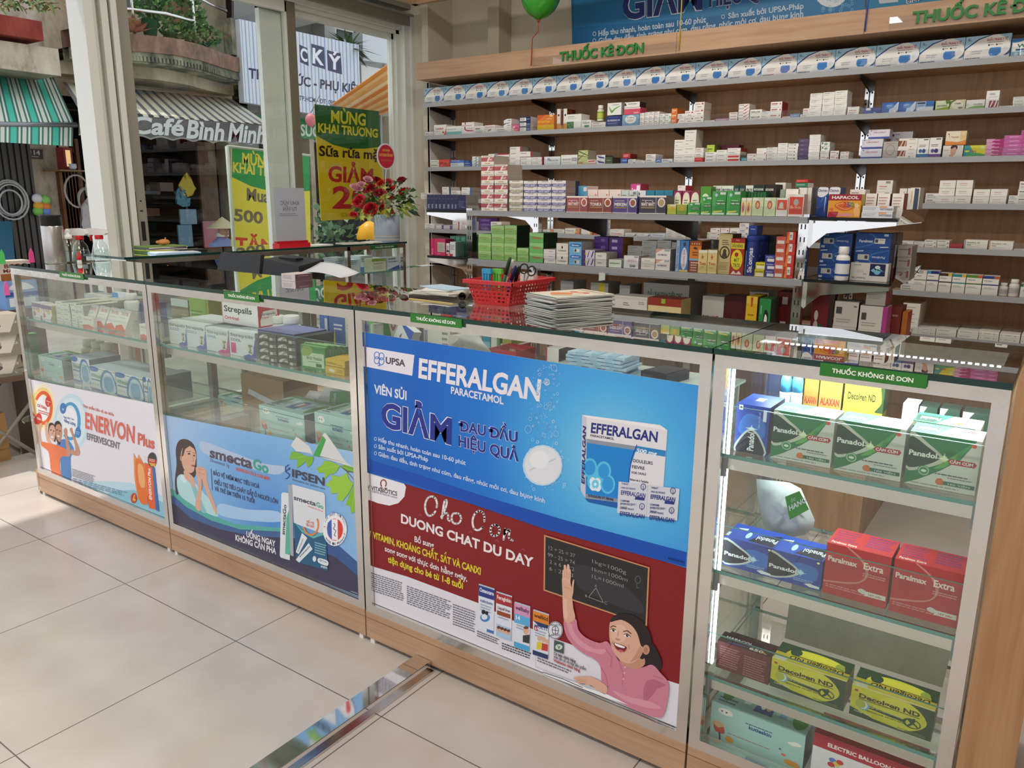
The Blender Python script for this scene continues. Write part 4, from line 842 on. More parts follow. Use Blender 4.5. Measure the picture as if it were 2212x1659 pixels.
# ---- lowest wall shelf
R7 = 'lowest wall shelf'; z = ZS[6]
JAN = 'eceae2|d6d3ca|b .25 .6 .6 1 .2 333;e .08 .5 .03 .1 999;e .75 .5 .03 .12 888;b .8 .55 .95 1 .1 777'
row(R7, y, z, TD, [(865, 1016, 1082, 2, 'f0ede6|d0ccc2|b .1 .75 .8 1 .08 b05a50;b .5 .3 .75 1 .08 444', 'square white carton'), (985, 1146, 1290, 2, JAN, 'white carton, oval mark'), (1150, 1326, 1300, 2, 'eceae2,dfe2d8|d6d3ca|b .1 .6 .7 1 .2 3a6a4a', 'white carton, green name'), (1330, 1512, 1312, 2, 'eceae2,dfe2d8|d6d3ca|b .1 .6 .7 1 .2 3a6a4a', 'white carton, green name'), (1516, 1690, 1322, 2, JAN, 'white carton, oval mark'), (1692, 1870, 1342, 2, JAN, 'white carton, oval mark'), (1874, 2050, 1350, 2, JAN, 'white carton, oval mark')], .2)

# ---- shelf rack, upper shelf
RU = 'upper rack shelf'; y = GF+.012; z = GZ[0]
NN = 'ece6dc|8f867c,|r 0 .35 1 .8 b8555c;p f3e8e0 .45 .35 .55 .35 .7 .8 .6 .8;t NHAT .5 .45 .22 f3e0d8 .4 .03;b .1 .95 .9 1 .12 a09088;r .3 .1 .7 .2 c9a860'.replace(',|', '|')
DD = 'ebe5da|8f867c|b .2 .95 .8 1 .25 8a8070;r 0 .05 1 .5 9a9078;t NHẤT_NHẤT .1 .15 .25 e9e0cc .8 .03'
DT = 'ebe6de|8f867c@r .75 0 1 1 2c2f55|b .3 .95 .8 1 .22 77758a;p 5f5f9a 0 .05 .95 .05 1 .3 1 .5 0 .5;t NHẤT_NHẤT .1 .15 .25 e6e4ee .8 .03'
DT = 'ebe6de|8f867c|b .3 .95 .8 1 .22 77758a;p 5f5f9a 0 .05 .95 .05 1 .3 1 .5 0 .5;t NHẤT_NHẤT .1 .15 .25 e6e4ee .8 .03@r .7 0 1 1 2c2f55'
row(RU, y, z, T5, [(640, 768, 905, 6, NN, 'cream carton, rosy band'), (772, 905, 993, 5, NN, 'cream carton, rosy band'), (920, 1058, 1152, 5, DD, 'cream carton, olive band'),
 (1064, 1198, 1155, 5, DT, 'cream carton, indigo band'), (1202, 1342, 1155, 5, DT, 'cream carton, indigo band'), (1346, 1486, 1152, 5, DT, 'cream carton, indigo band')], .12)
def big(c1, name, c2, pic, w=.62): return '%s||r 0 .9 1 1 ede6de;t %s .08 .42 .2 f0e6da .5 .035;b .1 .75 .5 1 .08 d9c9b8;r .08 .3 .58 .35 c9a050;r %g 0 %g .9 e3d5cb;r %g 0 1 .9 %s;e .83 .62 .14 .26 ede3d6;e .83 .62 .1 .18 %s;r 0 0 1 .04 e9e2d8' % (c1, name, w, w+.015, w+.015, c1, c2)
row(RU, y, z, T5, [(1490, 1704, 1305, 1, big('a5565a', 'NHẤT_NHẤT', 'b8605a', 1), 'dusty red carton, round inset'), (1707, 1945, 1308, 1, big('8f4a42', 'TONKA', 'a5503a', 1), 'brown-red carton, liver inset'), (1949, 2196, 1308, 1, big('5f4f8a', 'MEKEN', 'a0604a', 1), 'violet carton, round inset'),
 (1607, 1698, 1205, 1, '5fb0d8|cfd8dc|t HAWIN .1 .55 .1 3f7aa0 .6 .03;r .6 .8 .95 .95 e9e9e6', 'sky blue carton behind', {'dy': .11})]
 + [(a, b, 1240, 1, 'ede6dc,d0582f||t Zyrtec .1 .2 .2 8a7a70 .75 .02;p e0705a .75 .8 .9 .8 .82 .68', 'cream carton, orange top', {'dy': .11}) for a, b in ((1702, 1802), (1806, 1914), (1918, 2034))]
 + [(2038, 2112, 1250, 1, 'cfdcd0||b .1 .8 .7 1 .1 7a8a80', 'pale green carton behind', {'dy': .11}), (2116, 2194, 1250, 1, 'd3ddd2||b .1 .8 .7 1 .1 7a8a80;r .5 .82 .9 .94 888', 'pale green carton behind', {'dy': .11})], .1)
THAO = '3f9a4a|35803f|p 4faa55 0 1 .3 1 .2 0 0 0;e .28 .84 .1 .07 bcd0d8;r .3 .42 1 .56 256b38;t THIÊN_THẢO .3 .455 .06 eef2e6 .64 .04;b .35 .62 .9 1 .05 d8e6d0;p e9e05a .1 .1 .75 .14 .78 .2 .12 .17;r .05 .02 .9 .1 cfe2d0;r .55 .86 .95 .96 dcdcd6'
row(RU, y, z, T6, [(192, 460, 1300, 1, big('4a4656', 'NHẤT_NHẤT', 'b89a6a', 1), 'slate carton, knee inset'),
 (467, 558, 1388, 1, 'b9c24a|8aa03a|r 0 .6 1 1 d9cf5a;e .5 .6 .15 .2 e9b83a;r .3 .8 .95 .98 e9e6da', 'low yellow-green carton'), (562, 664, 1388, 1, 'a9b848|6a8a3a|e .5 .55 .2 .3 d9b03a;r 0 0 1 .35 7fa04a', 'low yellow-green carton'),
 (672, 800, 1372, 1, THAO, 'low green carton, pale lettering'), (806, 914, 1310, 1, THAO, 'green carton, pale lettering'), (918, 1060, 1258, 1, THAO, 'tall green carton'), (1063, 1203, 1255, 1, THAO, 'tall green carton'),
 (1206, 1256, 1322, 1, 'e3dcae||e .45 .45 .3 .3 d98a6a;s b05a7a .3 .3 .45 .6 .6 .3;r .1 .85 .95 .97 ecece6', 'slim peach carton'), (1258, 1313, 1322, 1, 'e3d9ae||e .45 .45 .3 .3 e0a050;s b0506a .3 .3 .45 .6 .6 .3;r .1 .85 .95 .97 ecece6', 'slim peach carton'),
 (1316, 1430, 1320, 1, 'cfdcb0||e .5 .6 .26 .28 e9e2c0;e .5 .6 .22 .24 c05a40;e .5 .58 .12 .16 d9b08a;r .05 .85 .5 .97 ecece6', 'pale green carton, red oval'), (1434, 1552, 1320, 1, 'cfdcb0||e .5 .6 .26 .28 e9e2c0;e .5 .6 .22 .24 c05a40;e .5 .58 .12 .16 d9b08a;r .05 .85 .5 .97 ecece6', 'pale green carton, red oval'),
 (1556, 1672, 1325, 1, 'e8e2da||r .06 .35 .94 .9 d0503a;e .45 .6 .18 .18 bfc0b8;t Sắc .2 .42 .12 f0d0b0 .5 .03;r .4 .9 .95 1 ecece6', 'white carton, red panel'), (1680, 1835, 1287, 1, 'e9dcd2|c9a898|r .05 .1 .95 .88 d44a36;e .5 .64 .17 .15 a8aca4;t Sắc_Ngọc .1 .36 .12 f0b890 .75 .03;r .4 .88 .98 .98 ecece6@r .15 0 .18 1 a05a4a@r 0 0 1 1 e9dcd2', 'red and cream carton', {'d': .05})], .1)
for i in range(4): row(RU, y+.053+.029*i, z, T6, [(1680, 1835, 1287, 1, 'e9dcd2|d8b8a8|r .1 .1 .9 .9 c8503c', 'slim red-edged carton behind another', {'d': .027})])
row(RU, y, z, T6, [
 (175, 253, 1250, 1, 'e6e9e6||p 4a5a60 .05 .95 .3 .85 .1 .75', 'white and grey carton behind', {'dy': .11})] + [(a, b, 1248, 1, 'd3dede,2f8296|2f6a80|r 0 .3 1 1 3288a0;p e8ecec 0 .0 1 0 1 .35 0 .6', 'teal crowned carton behind', {'dy': .11}) for a, b in ((258, 343), (346, 436), (438, 525))]
 + [(a, b, 1256, 1, '9a2f5a|7a2448|s eee6dc .06 .05 .06 .6 .2 .86 .5 .95 .8 .86 .94 .6 .94 .05;b .25 .62 .75 3 .11 666;t BETADINE .12 .1 .1 6a3a50 .76 .03', 'magenta carton, white arch', {'dy': .08}) for a, b in ((533, 613), (617, 699), (703, 795))]
 + [(570, 650, 1200, 1, 'f2eee8|9a2428|b .1 .7 .5 1 .2 889', 'white carton, red end', {'dy': .1, 'zb': 1254}), (105, 205, 1184, 2, ['e9e2e2||b .1 .6 .6 1 .4 c06090', 'c84a90|8a2038|t Gastro .1 .4 .3 f3e0ea .5 .03;r .6 .2 .95 .9 e9dfe6'], 'pink carton', {'dy': .13}),
 (800, 905, 1210, 1, '5a9a3a|3f7a2a|e .5 .45 .42 .3 e9efd9;t CYBURIN .2 .4 .16 4a6a3a .6 .03', 'green carton, white oval', {'dy': .06}),
 (922, 1006, 1203, 1, 'efece4||t PROSP .1 .78 .12 2a3550 .8 .04;t FORTE .1 .62 .1 c8604a .6 .03', 'white carton, navy capitals', {'dy': .11}), (1010, 1128, 1203, 1, 'efece4||t PROSPAN .05 .78 .12 2a3550 .88 .04;t FORTE .05 .62 .1 c8604a .55 .03', 'white carton, navy capitals', {'dy': .11}),
 (1132, 1185, 1200, 1, '2b3a40||b .1 .9 .9 1 .2 8a9090', 'dark teal carton', {'dy': .11}), (1187, 1245, 1200, 1, '2b3a40||b .1 .9 .9 1 .2 8a9090', 'dark teal carton', {'dy': .11}), (1248, 1325, 1200, 1, 'efece4||t PROS .1 .78 .12 222833 .8 .04', 'white carton, black capitals', {'dy': .11}),
 (1328, 1440, 1195, 1, '22332a|1d2a24|t BETADINE .05 .82 .07 e6e9e2 .85 .03;r .05 .55 .75 .75 dfe3da', 'black-green carton, white panel', {'dy': .11}), (1444, 1558, 1190, 1, '2e241e|241c18|t BETADINE .05 .8 .07 e0dcd2 .7 .03', 'black-brown carton', {'dy': .11}), (1540, 1645, 1172, 2, 'efece4|c9c4ba|b .2 .7 .8 1 .2 999', 'white topped carton behind', {'dy': .22})]
 + [(1207+i*31, 1236+i*31, 1266, 1, '1f5a34|1a4a2c|r .1 0 .2 1 2f7a48', 'slim dark green carton', {'dy': .06}) for i in range(8)]
 + [(1592, 1645, 1240, 1, '8a9a8a', 'grey-green carton behind', {'dy': .11}), (1648, 1778, 1235, 1, 'e3e0da|3a2430|b .1 .5 .6 1 .15 888', 'white carton behind red one', {'dy': .11}), (1782, 1915, 1222, 2, 'dfdcd6|8a8682|r .6 0 .7 1 aaa', 'white carton behind red one', {'dy': .12}), (1742, 1870, 1174, 1, '2f7a5a|d8d6ce|b .1 .6 .8 1 .3 cfe0d8', 'flat green carton', {'dy': .12, 'zb': 1218}), (1748, 1870, 1142, 1, 'c8342f|b02a28|b .1 .6 .8 1 .3 f0b0a0', 'flat red carton', {'dy': .12, 'zb': 1172})], .08)
# ---- end shelves of the rack
RE = 'upper end shelf of the rack'; ye = GF+.062; ze = GZ[0]-.0005
OTR = '2b55a8,2b55a8|243a70|p 1f3f8a 0 0 1 0 1 .45 0 .2;s e9ecf2 .02 .72 .1 .98 .6 1 1 .96 1 .8 .5 .66;t Otrivin .05 .84 .09 3a4a80 .85 .03;p cfdcf0 .75 .7 .85 .65 .8 .3 .78 .1 .76 .3;p 9fbbe6 .7 .7 .3 .45 .5 .6;r .08 .3 .25 .33 c0443a'
HAP = 'e8a22c|b89a30|r 0 .73 1 1 a01f30;t HAPACOL .1 .8 .13 f6f2ea .82 .05;s d8642a .2 .55 .5 .7 .85 .55 .8 .4 .55 .28 .3 .36;s f0b850 .24 .53 .5 .64 .8 .53 .55 .33;s d8642a .27 .52 .5 .6 .76 .52 .55 .36;t 2 .47 .46 .2 c8303a .1 .06;t 5 .58 .46 .2 2f5aa8 .1 .06;t 0 .69 .46 .2 4a9a4a .1 .06;s f0d080 .82 .6 .95 .55 .92 .42 .84 .42;e .88 .54 .05 .08 f0c89a;s f0b870 .8 .4 .95 .4 .98 .1 .85 .05;p a8203a 0 0 .28 0 .34 .24 .04 .24;p c83a5a .05 .2 .3 .2 .28 .1;r .35 .06 .75 .17 e88fa0;s e06a3a .05 .35 .12 .42 .18 .34 .12 .26'
EFF = 'e6e6e8|c9c9cc|b .03 .8 .5 3 .2 a8b4c8;r .55 .72 .8 .95 e6a05a;v EFFERALGAN .97 .62 .34 3a4a70 .4'
row(RE, ye, ze, T7, [(107, 218, 1213, 1, OTR, 'tall blue carton, white cap'), (222, 340, 1213, 1, OTR, 'tall blue carton, white cap', {'d': .09}), (270, 600, 1287, 1, HAP, 'orange fruit carton, dark red heading', {'dy': -.004+.004, 'd': .06}), (604, 915, 1403, 2, EFF, 'flat white carton, inverted lettering', {'d': .07})], .1)
for o_ in ROWS[RE]:
    if 'blue' in o_[3][0]:
        for c_ in o_[2]: c_.location.y += .075
RB = 'f0ebe4|8a2028|b .1 .85 .85 4 .12 c09a90'
row(RE, ye+.1, ze, T7, [(482, 636, 1240, 1, 'f0ebe4|cfc8bf|b .1 .9 .6 1 .1 999', 'white carton behind fruit carton'), (640, 754, 1280, 1, RB, 'white carton, dark red side'), (760, 886, 1280, 1, RB, 'white carton, dark red side'), (905, 1025, 1280, 1, RB, 'white carton, dark red side')], .08)
row(RE, ye+.24, ze, T7, [(975, 1050, 1230, 1, 'eee9e0|c8b8a8|r .6 .5 .7 .9 999', 'white carton at rear'), (1055, 1130, 1228, 1, 'eee9e0|3f6aa0|r .6 .5 .7 .9 d8a040', 'white carton, blue side')], .1)
row(RE, ye+.4, ze, T7, [(1085, 1185, 1222, 1, 'eee9e0|b8b2a8|r .7 .3 .9 .6 4a5a80', 'white carton furthest along')], .1)
# lower end shelf
RF = 'middle end shelf of the rack'; zf = GZ[1]-.0005
PAR = '1d4f9a|243a5a|s 3f7ac0 .02 .02 .5 .3 .6 .7 .4 1 .34 1 .54 .7 .45 .33 0 .05;t Paralmax .1 .42 .17 eceef2 .4 .04;r .54 .35 .84 .68 e9e6dc;r .56 .42 .64 .62 444;b .67 .6 .82 1 .08 888;r .8 .82 .92 .96 dfe6ee;p dfe6ee .7 .1 .95 .12 .95 .18 .72 .16'
PAV = '1d4f9a|243a5a|s 3f7ac0 .98 .98 .5 .7 .4 .3 .6 0 .66 0 .46 .3 .55 .67 1 .95;v Paralmax .88 .55 .15 c9d6ea .38;r .1 .3 .42 .66 d9d6cc;r .3 .38 .39 .6 444;p dfe6ee .03 .82 .25 .85 .25 .92 .05 .88;r .04 .04 .15 .18 dfe6ee'
row(RF, ye+.02, zf, TD, [(137, 415, 488, 3, PAV, 'blue carton, inverted lettering'), (441, 748, 488, 3, [PAR, PAV, PAR], 'blue carton, white sticker')], .1)
row(RF, ye-.003, zf, TD, [(395, 725, 742, 1, 'eae4da|d0c8bc|r .52 .3 .93 .97 1f2450;p 3a4a9a .52 .55 .93 .52 .93 .6 .52 .62;p 8fd0e8 .55 .6 .62 .72 .7 .55 .78 .72 .86 .6 .78 .5 .7 .66 .62 .5;e .72 .78 .07 .1 dff0f4;e .72 .5 .08 .12 7fc8e0;v Partamol_Tab. .42 .2 .1 7a7080 .38;v 500 .45 .42 .08 998a90 .1;b .08 .9 .3 1 .08 777;r .17 .45 .35 .62 dcd4c8', 'white carton, blue molecule panel', {'d': .02+.03})], .05)
for o_ in ROWS[RF]:
    if 'blue' in o_[3][0]:
        for c_ in o_[2]: c_.location.y += .045
row(RF, ye+.18, zf, TD, [(760, 822, 488, 4, ['8a3a34', '9a8a80', 'b8b0a8', '5a4a44'], 'maroon-grey carton at rear'), (826, 950, 592, 3, 'a8a098|8a827a|b .1 .7 .8 1 .2 6a625a;r .75 .2 .9 .8 8a4a44', 'grey carton at rear')], .12)
a_ = atY(1732+337/3.95, 380+905/3.95, ye+.02); b_ = atY(1732+337/3.95, 380+600/3.95, ye+.02)
bottle(a_.x, ye+.012, zf, .0245, b_.z-zf, 'e9e7e2', 'eceae6', '1f4a9a', 'white plastic pill bottle with blue label in front of the blue cartons', 'e3e4e6')
# lowest end shelf
RG = 'lowest end shelf of the rack'; zg = GZ[2]-.0005
row(RG, ye+.01, zg, TD, [(283, 490, 1066, 2, 'c9c4bb|5a1f28|r .07 .5 .32 .78 4a4640;b .1 .3 .8 2 .1 9a948a;r .8 .8 .93 .85 555', 'white carton, barcode panel'), (500, 740, 1102, 2, 'd3cec5|b0407a|r .07 .4 .25 .7 4a4640;b .1 .3 .7 2 .1 9a948a;r .83 0 1 1 a83a86', 'white carton, magenta end', {'d': .08}), (555, 745, 972, 1, 'a9a59d|7a1f2c|b .1 .7 .8 3 .1 8a857d;r .9 0 1 1 6a2430', 'grey carton, maroon end', {'zb': 1100, 'd': .08}), (95, 240, 1010, 1, '7a1f22|5a1518|s 2f5a34 .05 .02 .95 .02 .95 .3 .5 .45 .05 .3;e .3 .6 .12 .1 d9d0c8;e .3 .38 .14 .12 ccc4bc', 'dark red festive carton', {'dy': .04})], .09)
row(RG, ye+.2, zg, TD, [(770, 860, 1110, 2, '8a3a30|6a241f|b .1 .6 .7 1 .2 c0a090', 'dark red carton at rear'), (862, 910, 1160, 1, 'c8782f|a8401f', 'orange carton at rear')], .1)
# the other end of the rack
RL = 'upper window end shelf'; COOLB = '262a52|8f8a84|u COOL .7 .08 .38 c9cbd8 .3;b .2 .75 .8 1 .1 5a5f8a'
CB = [100, 135, 172, 210, 250, 290, 336, 370]
row(RL, ye, ze, T5, [(CB[i], (CB+[404])[i+1]-1, 1291, 1, COOLB, 'slim navy carton, upright lettering') for i in range(8)] + [(405, 490, 1295, 1, '262a52|8f8a84|b .15 .6 .85 5 .09 5a5f8a;b .4 .2 .9 1 .06 99a', 'broad navy carton')], .1)
RM = 'middle window end shelf'
row(RM, ye, zf, TA, [(135, 170, 622, 1, 'c22f62|a82554|u Rosa .7 .06 .4 e9b0c4 .35', 'slim crimson carton'), (172, 284, 624, 1, 'c22f62|a82554|r .3 .22 .96 .8 b5b0a4;b .35 .7 .9 6 .07 8a867c;b .3 .12 .6 1 .06 e9b0c4', 'crimson carton, grey panel'), (290, 325, 670, 1, 'd9d8d4|8a8a86|b .1 .8 .9 4 .1 555;r .1 .3 .9 .45 2f3a50', 'small white carton'), (329, 384, 655, 1, 'd5d8d6|7a9a8f|b .1 .8 .9 4 .1 666', 'small white carton'), (287, 352, 772, 1, 'b02a30|8a2024|r .3 .3 .6 .7 e9d0c8', 'tiny red carton', {'dy': -.004})], .07)
row(RM, ye+.09, zf, TA, [(332, 382, 598, 1, '4f9a86|3f8472|b .2 .9 .8 2 .08 8fc4b4', 'tall sea-green carton'), (385, 434, 600, 1, '4f9a86|3f8472|b .2 .9 .8 2 .08 8fc4b4', 'tall sea-green carton'), (437, 487, 600, 1, '4f9a86|3f8472|b .2 .9 .8 2 .08 8fc4b4', 'tall sea-green carton'), (490, 538, 606, 1, '4f9a86|3f8472|b .2 .9 .8 2 .08 8fc4b4', 'tall sea-green carton')], .06)
# ---- shelf rack, lower shelf
RD = 'lower rack shelf'; z = GZ[1]
GRN = '8fc06a,8fc06a|173a1e|p a9d48a 0 .6 1 .5 1 1 0 1;b .12 .62 .88 1 .16 b08a3a;b .35 .35 .65 1 .12 6a8a4a'
CEB = '6fba6a|173a1e|p 9ad48a 0 .7 1 .55 1 1 0 1;t Cebraton .18 .42 .22 d0503a .66 .05'
row(RD, y, z, TA, [(612, 740, 575, 3, GRN, 'light green carton'), (744, 870, 490, 4, GRN, 'light green carton'), (873, 997, 490, 4, GRN, 'light green carton', {'d': .11}), (1000, 1115, 715, 2, GRN, 'light green carton'), (1121, 1262, 565, 3, CEB, 'green carton, red lettering', {'d': .12}),
 (1266, 1384, 728, 3, 'e3dfda|9a948e|b .4 .6 .8 1 .2 667', 'flat white carton'), (1388, 1506, 668, 2, 'e8e2d6|c9c2b6|e .5 .62 .06 .14 2a2a2a;t TOPBRAIN .15 .22 .14 4a4a46 .7 .02', 'ivory carton, black head'), (1518, 1642, 655, 2, '7ab8e0|b9bcb8|s 2f6fb8 .15 .6 .15 .85 .9 .85 .9 .6;t Blomag .22 .66 .13 e9f0f6 .6 .04;r .4 .12 .85 .42 e6e4de;r .45 .15 .6 .38 444', 'sky blue carton, name badge'),
 (1646, 1772, 735, 2, 'd9d2da|8a8290|p 4a3a80 0 0 .3 0 .25 1 0 1;p 4a3a80 .4 .1 .55 .9 .6 .9 .48 .1;p 4a3a80 .7 .1 .85 .9 .95 .9 .8 .1;e .3 .5 .08 .14 c8c040', 'white carton, violet strokes'), (1780, 1892, 762, 2, 'dedad2|c0bab0|b .2 .6 .6 1 .3 8a8680', 'flat ivory carton'), (1912, 2040, 830, 1, 'e0e2d6|c9cbbf|b .1 .6 .9 1 .3 5f9a4a', 'flat white and green carton'),
 (2062, 2210, 790, 1, 'e3dfe0|c9c4c4|t GINKGO .25 .52 .2 d0a0a8 .6 .04;t 2000 .4 .1 .2 2f4a3a .4 .04;r .7 .85 .95 .96 999', 'white carton, rosy lettering'),
 (1766, 1908, 602, 4, '4a2a78|8a5a2a|r .5 .3 .8 .7 7a5aa8', 'purple carton, amber side', {'dy': .1, 'd': .1}), (1916, 2056, 612, 4, '4a2a78|9a6a2a|r .2 .3 .6 .7 b8a8d0', 'purple carton, amber side', {'dy': .1, 'd': .1})], .1)
TOTO = 'dcc684|b89a58|r 0 .88 1 1 e9e3cc;p b0452a .4 .82 .46 .82 .5 .72 .7 .74 .5 .68 .6 .58 .46 .64 .38 .56 .42 .68 .25 .68 .42 .72;t Toto .12 .36 .12 a8402a .76 .04;b .2 .28 .8 2 .05 b09a5a'
row(RD, y, z, TB, [(208, 347, 815, 2, 'e6dfd2|c9c0b0|b .2 .6 .7 1 .2 a09080', 'flat cream carton'), (355, 502, 725, 2, 'ebe4de|8f8a86|p e0a58a 0 .6 .5 1 0 1;t NOMDEX .15 .38 .16 5a4a70 .65 .03;r .6 .8 .95 .97 aaa', 'white carton, orange corner'),
 (560, 596, 640, 1, '9fb8d8||u TRUONG_SINH .75 .1 .5 3a5a8a .7', 'slim blue carton, upright lettering'), (598, 688, 642, 1, '3f7fc4|2f4f80|e .5 .42 .34 .36 e6dde0;u TRUONG_SINH .62 .14 .28 b08090 .58;e .5 .88 .15 .07 4a3a30;r 0 0 1 .06 d9c060', 'blue carton, pale oval'), (692, 812, 648, 1, 'd8822f|5a2a14|r 0 .86 1 1 a04a24;e .2 .92 .05 .02 e9d0a0;e .4 .92 .05 .02 e9d0a0;e .6 .92 .05 .02 e9d0a0;e .8 .92 .05 .02 e9d0a0;r 0 .38 1 .44 7ab0cc;r 0 0 1 .38 8a3a24;s 5a2a18 .3 .78 .5 .82 .7 .76 .5 .74;b .25 .66 .75 2 .08 7a3a1a;b .15 .33 .85 4 .08 e0c8b0', 'orange and brown carton'),
 (780, 870, 735, 1, TOTO, 'gold carton, red emblem', {'dy': -.004}), (873, 968, 735, 1, TOTO, 'gold carton, red emblem', {'dy': -.004}),
 (985, 1122, 575, 1, 'cdb87a,6a5228|5a4420|r .06 .05 .94 .95 d6c48a;e .48 .54 .38 .16 3a3020;e .48 .54 .3 .125 d6c48a;e .48 .56 .12 .07 3a3020;s 4a4030 .3 .44 .48 .6 .66 .44;b .25 .85 .8 3 .05 6a5a30;b .15 .3 .85 6 .035 8a7a48', 'tall gold carton, bearded portrait', {'dy': .01}),
 (1105, 1245, 620, 1, 'b0281f|4a3a14|r .02 .72 .98 .88 e3cf2f;t DẦU_NÓNG .1 .76 .08 2f5a2a .75 .04;e .48 .42 .42 .28 e6d42a;e .45 .56 .14 .06 b0281f;t MẶT .3 .36 .1 2f6a3a .36 .02;t TRỜI .22 .22 .1 2f6a3a .5 .02;p e9d9d0 .1 .02 .3 .12 .5 .04 .7 .12 .9 .02;b .35 .96 .65 1 .04 e9c0a0', 'red carton, yellow oval'),
 (1345, 1440, 858, 2, 'e6d42a|d0bc2a|t SALONPAS .08 .6 .2 2a3a2a .84 .05;r .15 .1 .95 .5 e9e6da', 'small yellow carton', {'d': .06}), (1444, 1544, 785, 3, '3a3f8a|2c306a|t Apitim .1 .66 .2 b0b4e0 .75 .03;r .25 .1 .95 .5 e3e1da', 'small indigo carton', {'d': .08}), (1556, 1654, 602, 5, 'd8674f|b8503c|b .1 .85 .6 1 .15 9a3a2a;r .12 .12 .85 .52 e9e3dc', 'coral carton, white label', {'d': .08}), (1658, 1752, 556, 4, 'd03a34|c02f2f|p e88a3a 0 0 .3 0 .45 1 .2 1;r .35 .3 .7 .98 ece6de;t SY .4 .5 .25 222 .22 .05', 'scarlet carton, white tape', {'d': .08})], .1)
row(RD, y+.12, z, TB, [(72, 214, 692, 4, 'gy', 'flat silver carton'), (217, 365, 642, 5, 'gy', 'flat silver carton'), (368, 508, 640, 5, 'gy', 'flat silver carton'), (511, 556, 660, 5, 'gy', 'flat silver carton'), (815, 930, 640, 5, 'gy', 'flat silver carton'), (1480, 1545, 592, 1, '14211a|0f1813|r .2 .2 .5 .8 1f3a2a', 'black-green carton')], .1)
def spray(cx, yt, yy, lab):
    a = atY(1340+cx/4.608, 380+yt/4.608, yy); r = .026; h = a.z-z
    f = MB(); f.lathe([(r*.96, 0), (r, .004), (r, h*.84), (r*.96, h*.86)], '263a86', seg=24); o = f.build('spray_can', loc=(a.x, yy, z))
    f = MB(); f.lathe([(r*.93, h*.86), (r*.97, h*.865), (r*.97, h*.985), (r*.9, h)], '2f4aa0', seg=24); f.build('cap', o)
    f = MB()
    n = 12
    vs_, fs, gw = glyphs('Salonpas', .03, 2); sc_ = .62*h/gw; hh = .017
    pts = [(math.sin(-(-.5+yv)*hh/r)*(r+.0006), -math.cos((-.5+yv)*hh/r)*(r+.0006), .08*h + xv*sc_) for xv, yv in vs_]
    f.add(pts, fs, 'e3e6ee'); f.build('lettering', o)
    f = MB(); f.add([(math.sin(t)*(r+.0004), -math.cos(t)*(r+.0004), zz) for zz in (.02*h, .62*h) for t in (-1.2, -1.0, -.8, -.62)], [(i, i+1, i+5, i+4) for i in range(3)], '8fc4dc'); f.build('pale_stripe', o)
    tag(o, lab, 'spray can', 'blue spray cans on the lower rack shelf')
spray(1330, 592, y+.03, 'blue spray can beside the red and yellow carton, lower rack shelf')
spray(1388, 590, y+.09, 'blue spray can standing between two others, lower rack shelf')
spray(1445, 588, y+.15, 'blue spray can last of three, lower rack shelf')
# ---- bottom rack shelf
RX = 'bottom rack shelf'; z = GZ[2]
row(RX, y, z, TB, [(-80, 272, 1182, 1, 'ece8e0|d8d2c8|r .02 .9 .98 .97 e0dbd2;t HEPAROS .3 .12 .16 222 .42 .04;b .32 .8 .5 2 .06 777;b .75 .85 .95 2 .05 888;e .82 .2 .03 .08 555;r 0 0 .22 .12 b8303a', 'white carton, black capitals', {'dy': .02}), (278, 612, 1205, 1, 'e6d29a,8a2a20|c9b478|r 0 .78 1 1 9a3a24;t Melopower .15 .2 .2 b8382a .5 .05;e .8 .45 .06 .16 5a3f8a;e .8 .45 .035 .09 e9e0d0;r .42 .45 .62 .65 d9d0b8;r .4 .85 .52 .98 9ac04a', 'cream carton, red lid'), 
 (1258, 1372, 1195, 1, 'dfb51f|9a6a1a|r 0 .85 1 1 e9c840;p c03a2a .4 .98 .6 .98 .56 .78 .44 .78;p c0502a .15 .3 .5 .4 .85 .5 .6 .32 .3 .25;b .2 .62 .8 1 .06 8a5a1a;r .15 .08 .8 .18 e0703a', 'yellow carton, shrimp picture', {'dy': .0, 'd': .12}), (1388, 1506, 1218, 1, '2f8a45|1c3f28|s 2a1f1c .35 .3 .5 .75 .85 .65 .7 .3;s e9e9e4 .45 .38 .55 .66 .75 .58 .65 .36;b .15 .85 .22 1 .4 bfe0c4', 'green carton, dark emblem', {'dy': -.004})], .1)
row(RX, y+.1, z, TB, [(1508+i*18, 1560+i*18, 1205-i*2, 1, '1f2a24|20241f|s dcdcd6 .3 .3 .5 .75 .8 .6', 'slim dark carton of a row', {'dy': .03*i, 'd': .02}) for i in range(4)])
row(RX, y+.14, z, TB, [(232, 690, 1058, 1, 'b9b6ae|8f8b84|t DẦU_KHUYNH_DIỆP_OPC .1 .7 .11 2f6a4a .76 .03;r .1 .54 .62 .65 2f7a48;t OPC_EUCALYPTUS_OIL .12 .57 .055 e6ece2 .46 .03;s 2f7a48 .7 .38 .8 .42 .88 .32 .8 .26;e .78 .33 .04 .05 e0e6dc', 'big grey-white shipping carton', {'d': .2}), (820, 1038, 1190, 1, 'd9d6ce|b0aca4|t PROSPAN .05 .3 .18 2a3040 .4 .04;t FORTE .48 .3 .18 c04a3a .3 .04;p 5aa04a .85 .2 .95 .5 .98 .2', 'white carton, navy and red lettering', {'d': .1}), (1042, 1258, 1190, 1, '5a1a1e|481418|b .2 .3 .6 1 .2 7a4a4a', 'dark red carton', {'d': .1}), (1290, 1480, 1150, 2, 'c9c4b8|a8a298|b .1 .7 .7 1 .2 8a857a', 'pale carton behind yellow one', {'dy': .06, 'd': .1}), (1560, 1700, 1150, 2, '7a1f24|5f171b|r .4 .5 .8 .8 d9d4cc', 'red carton by the post', {'d': .1})], .1)
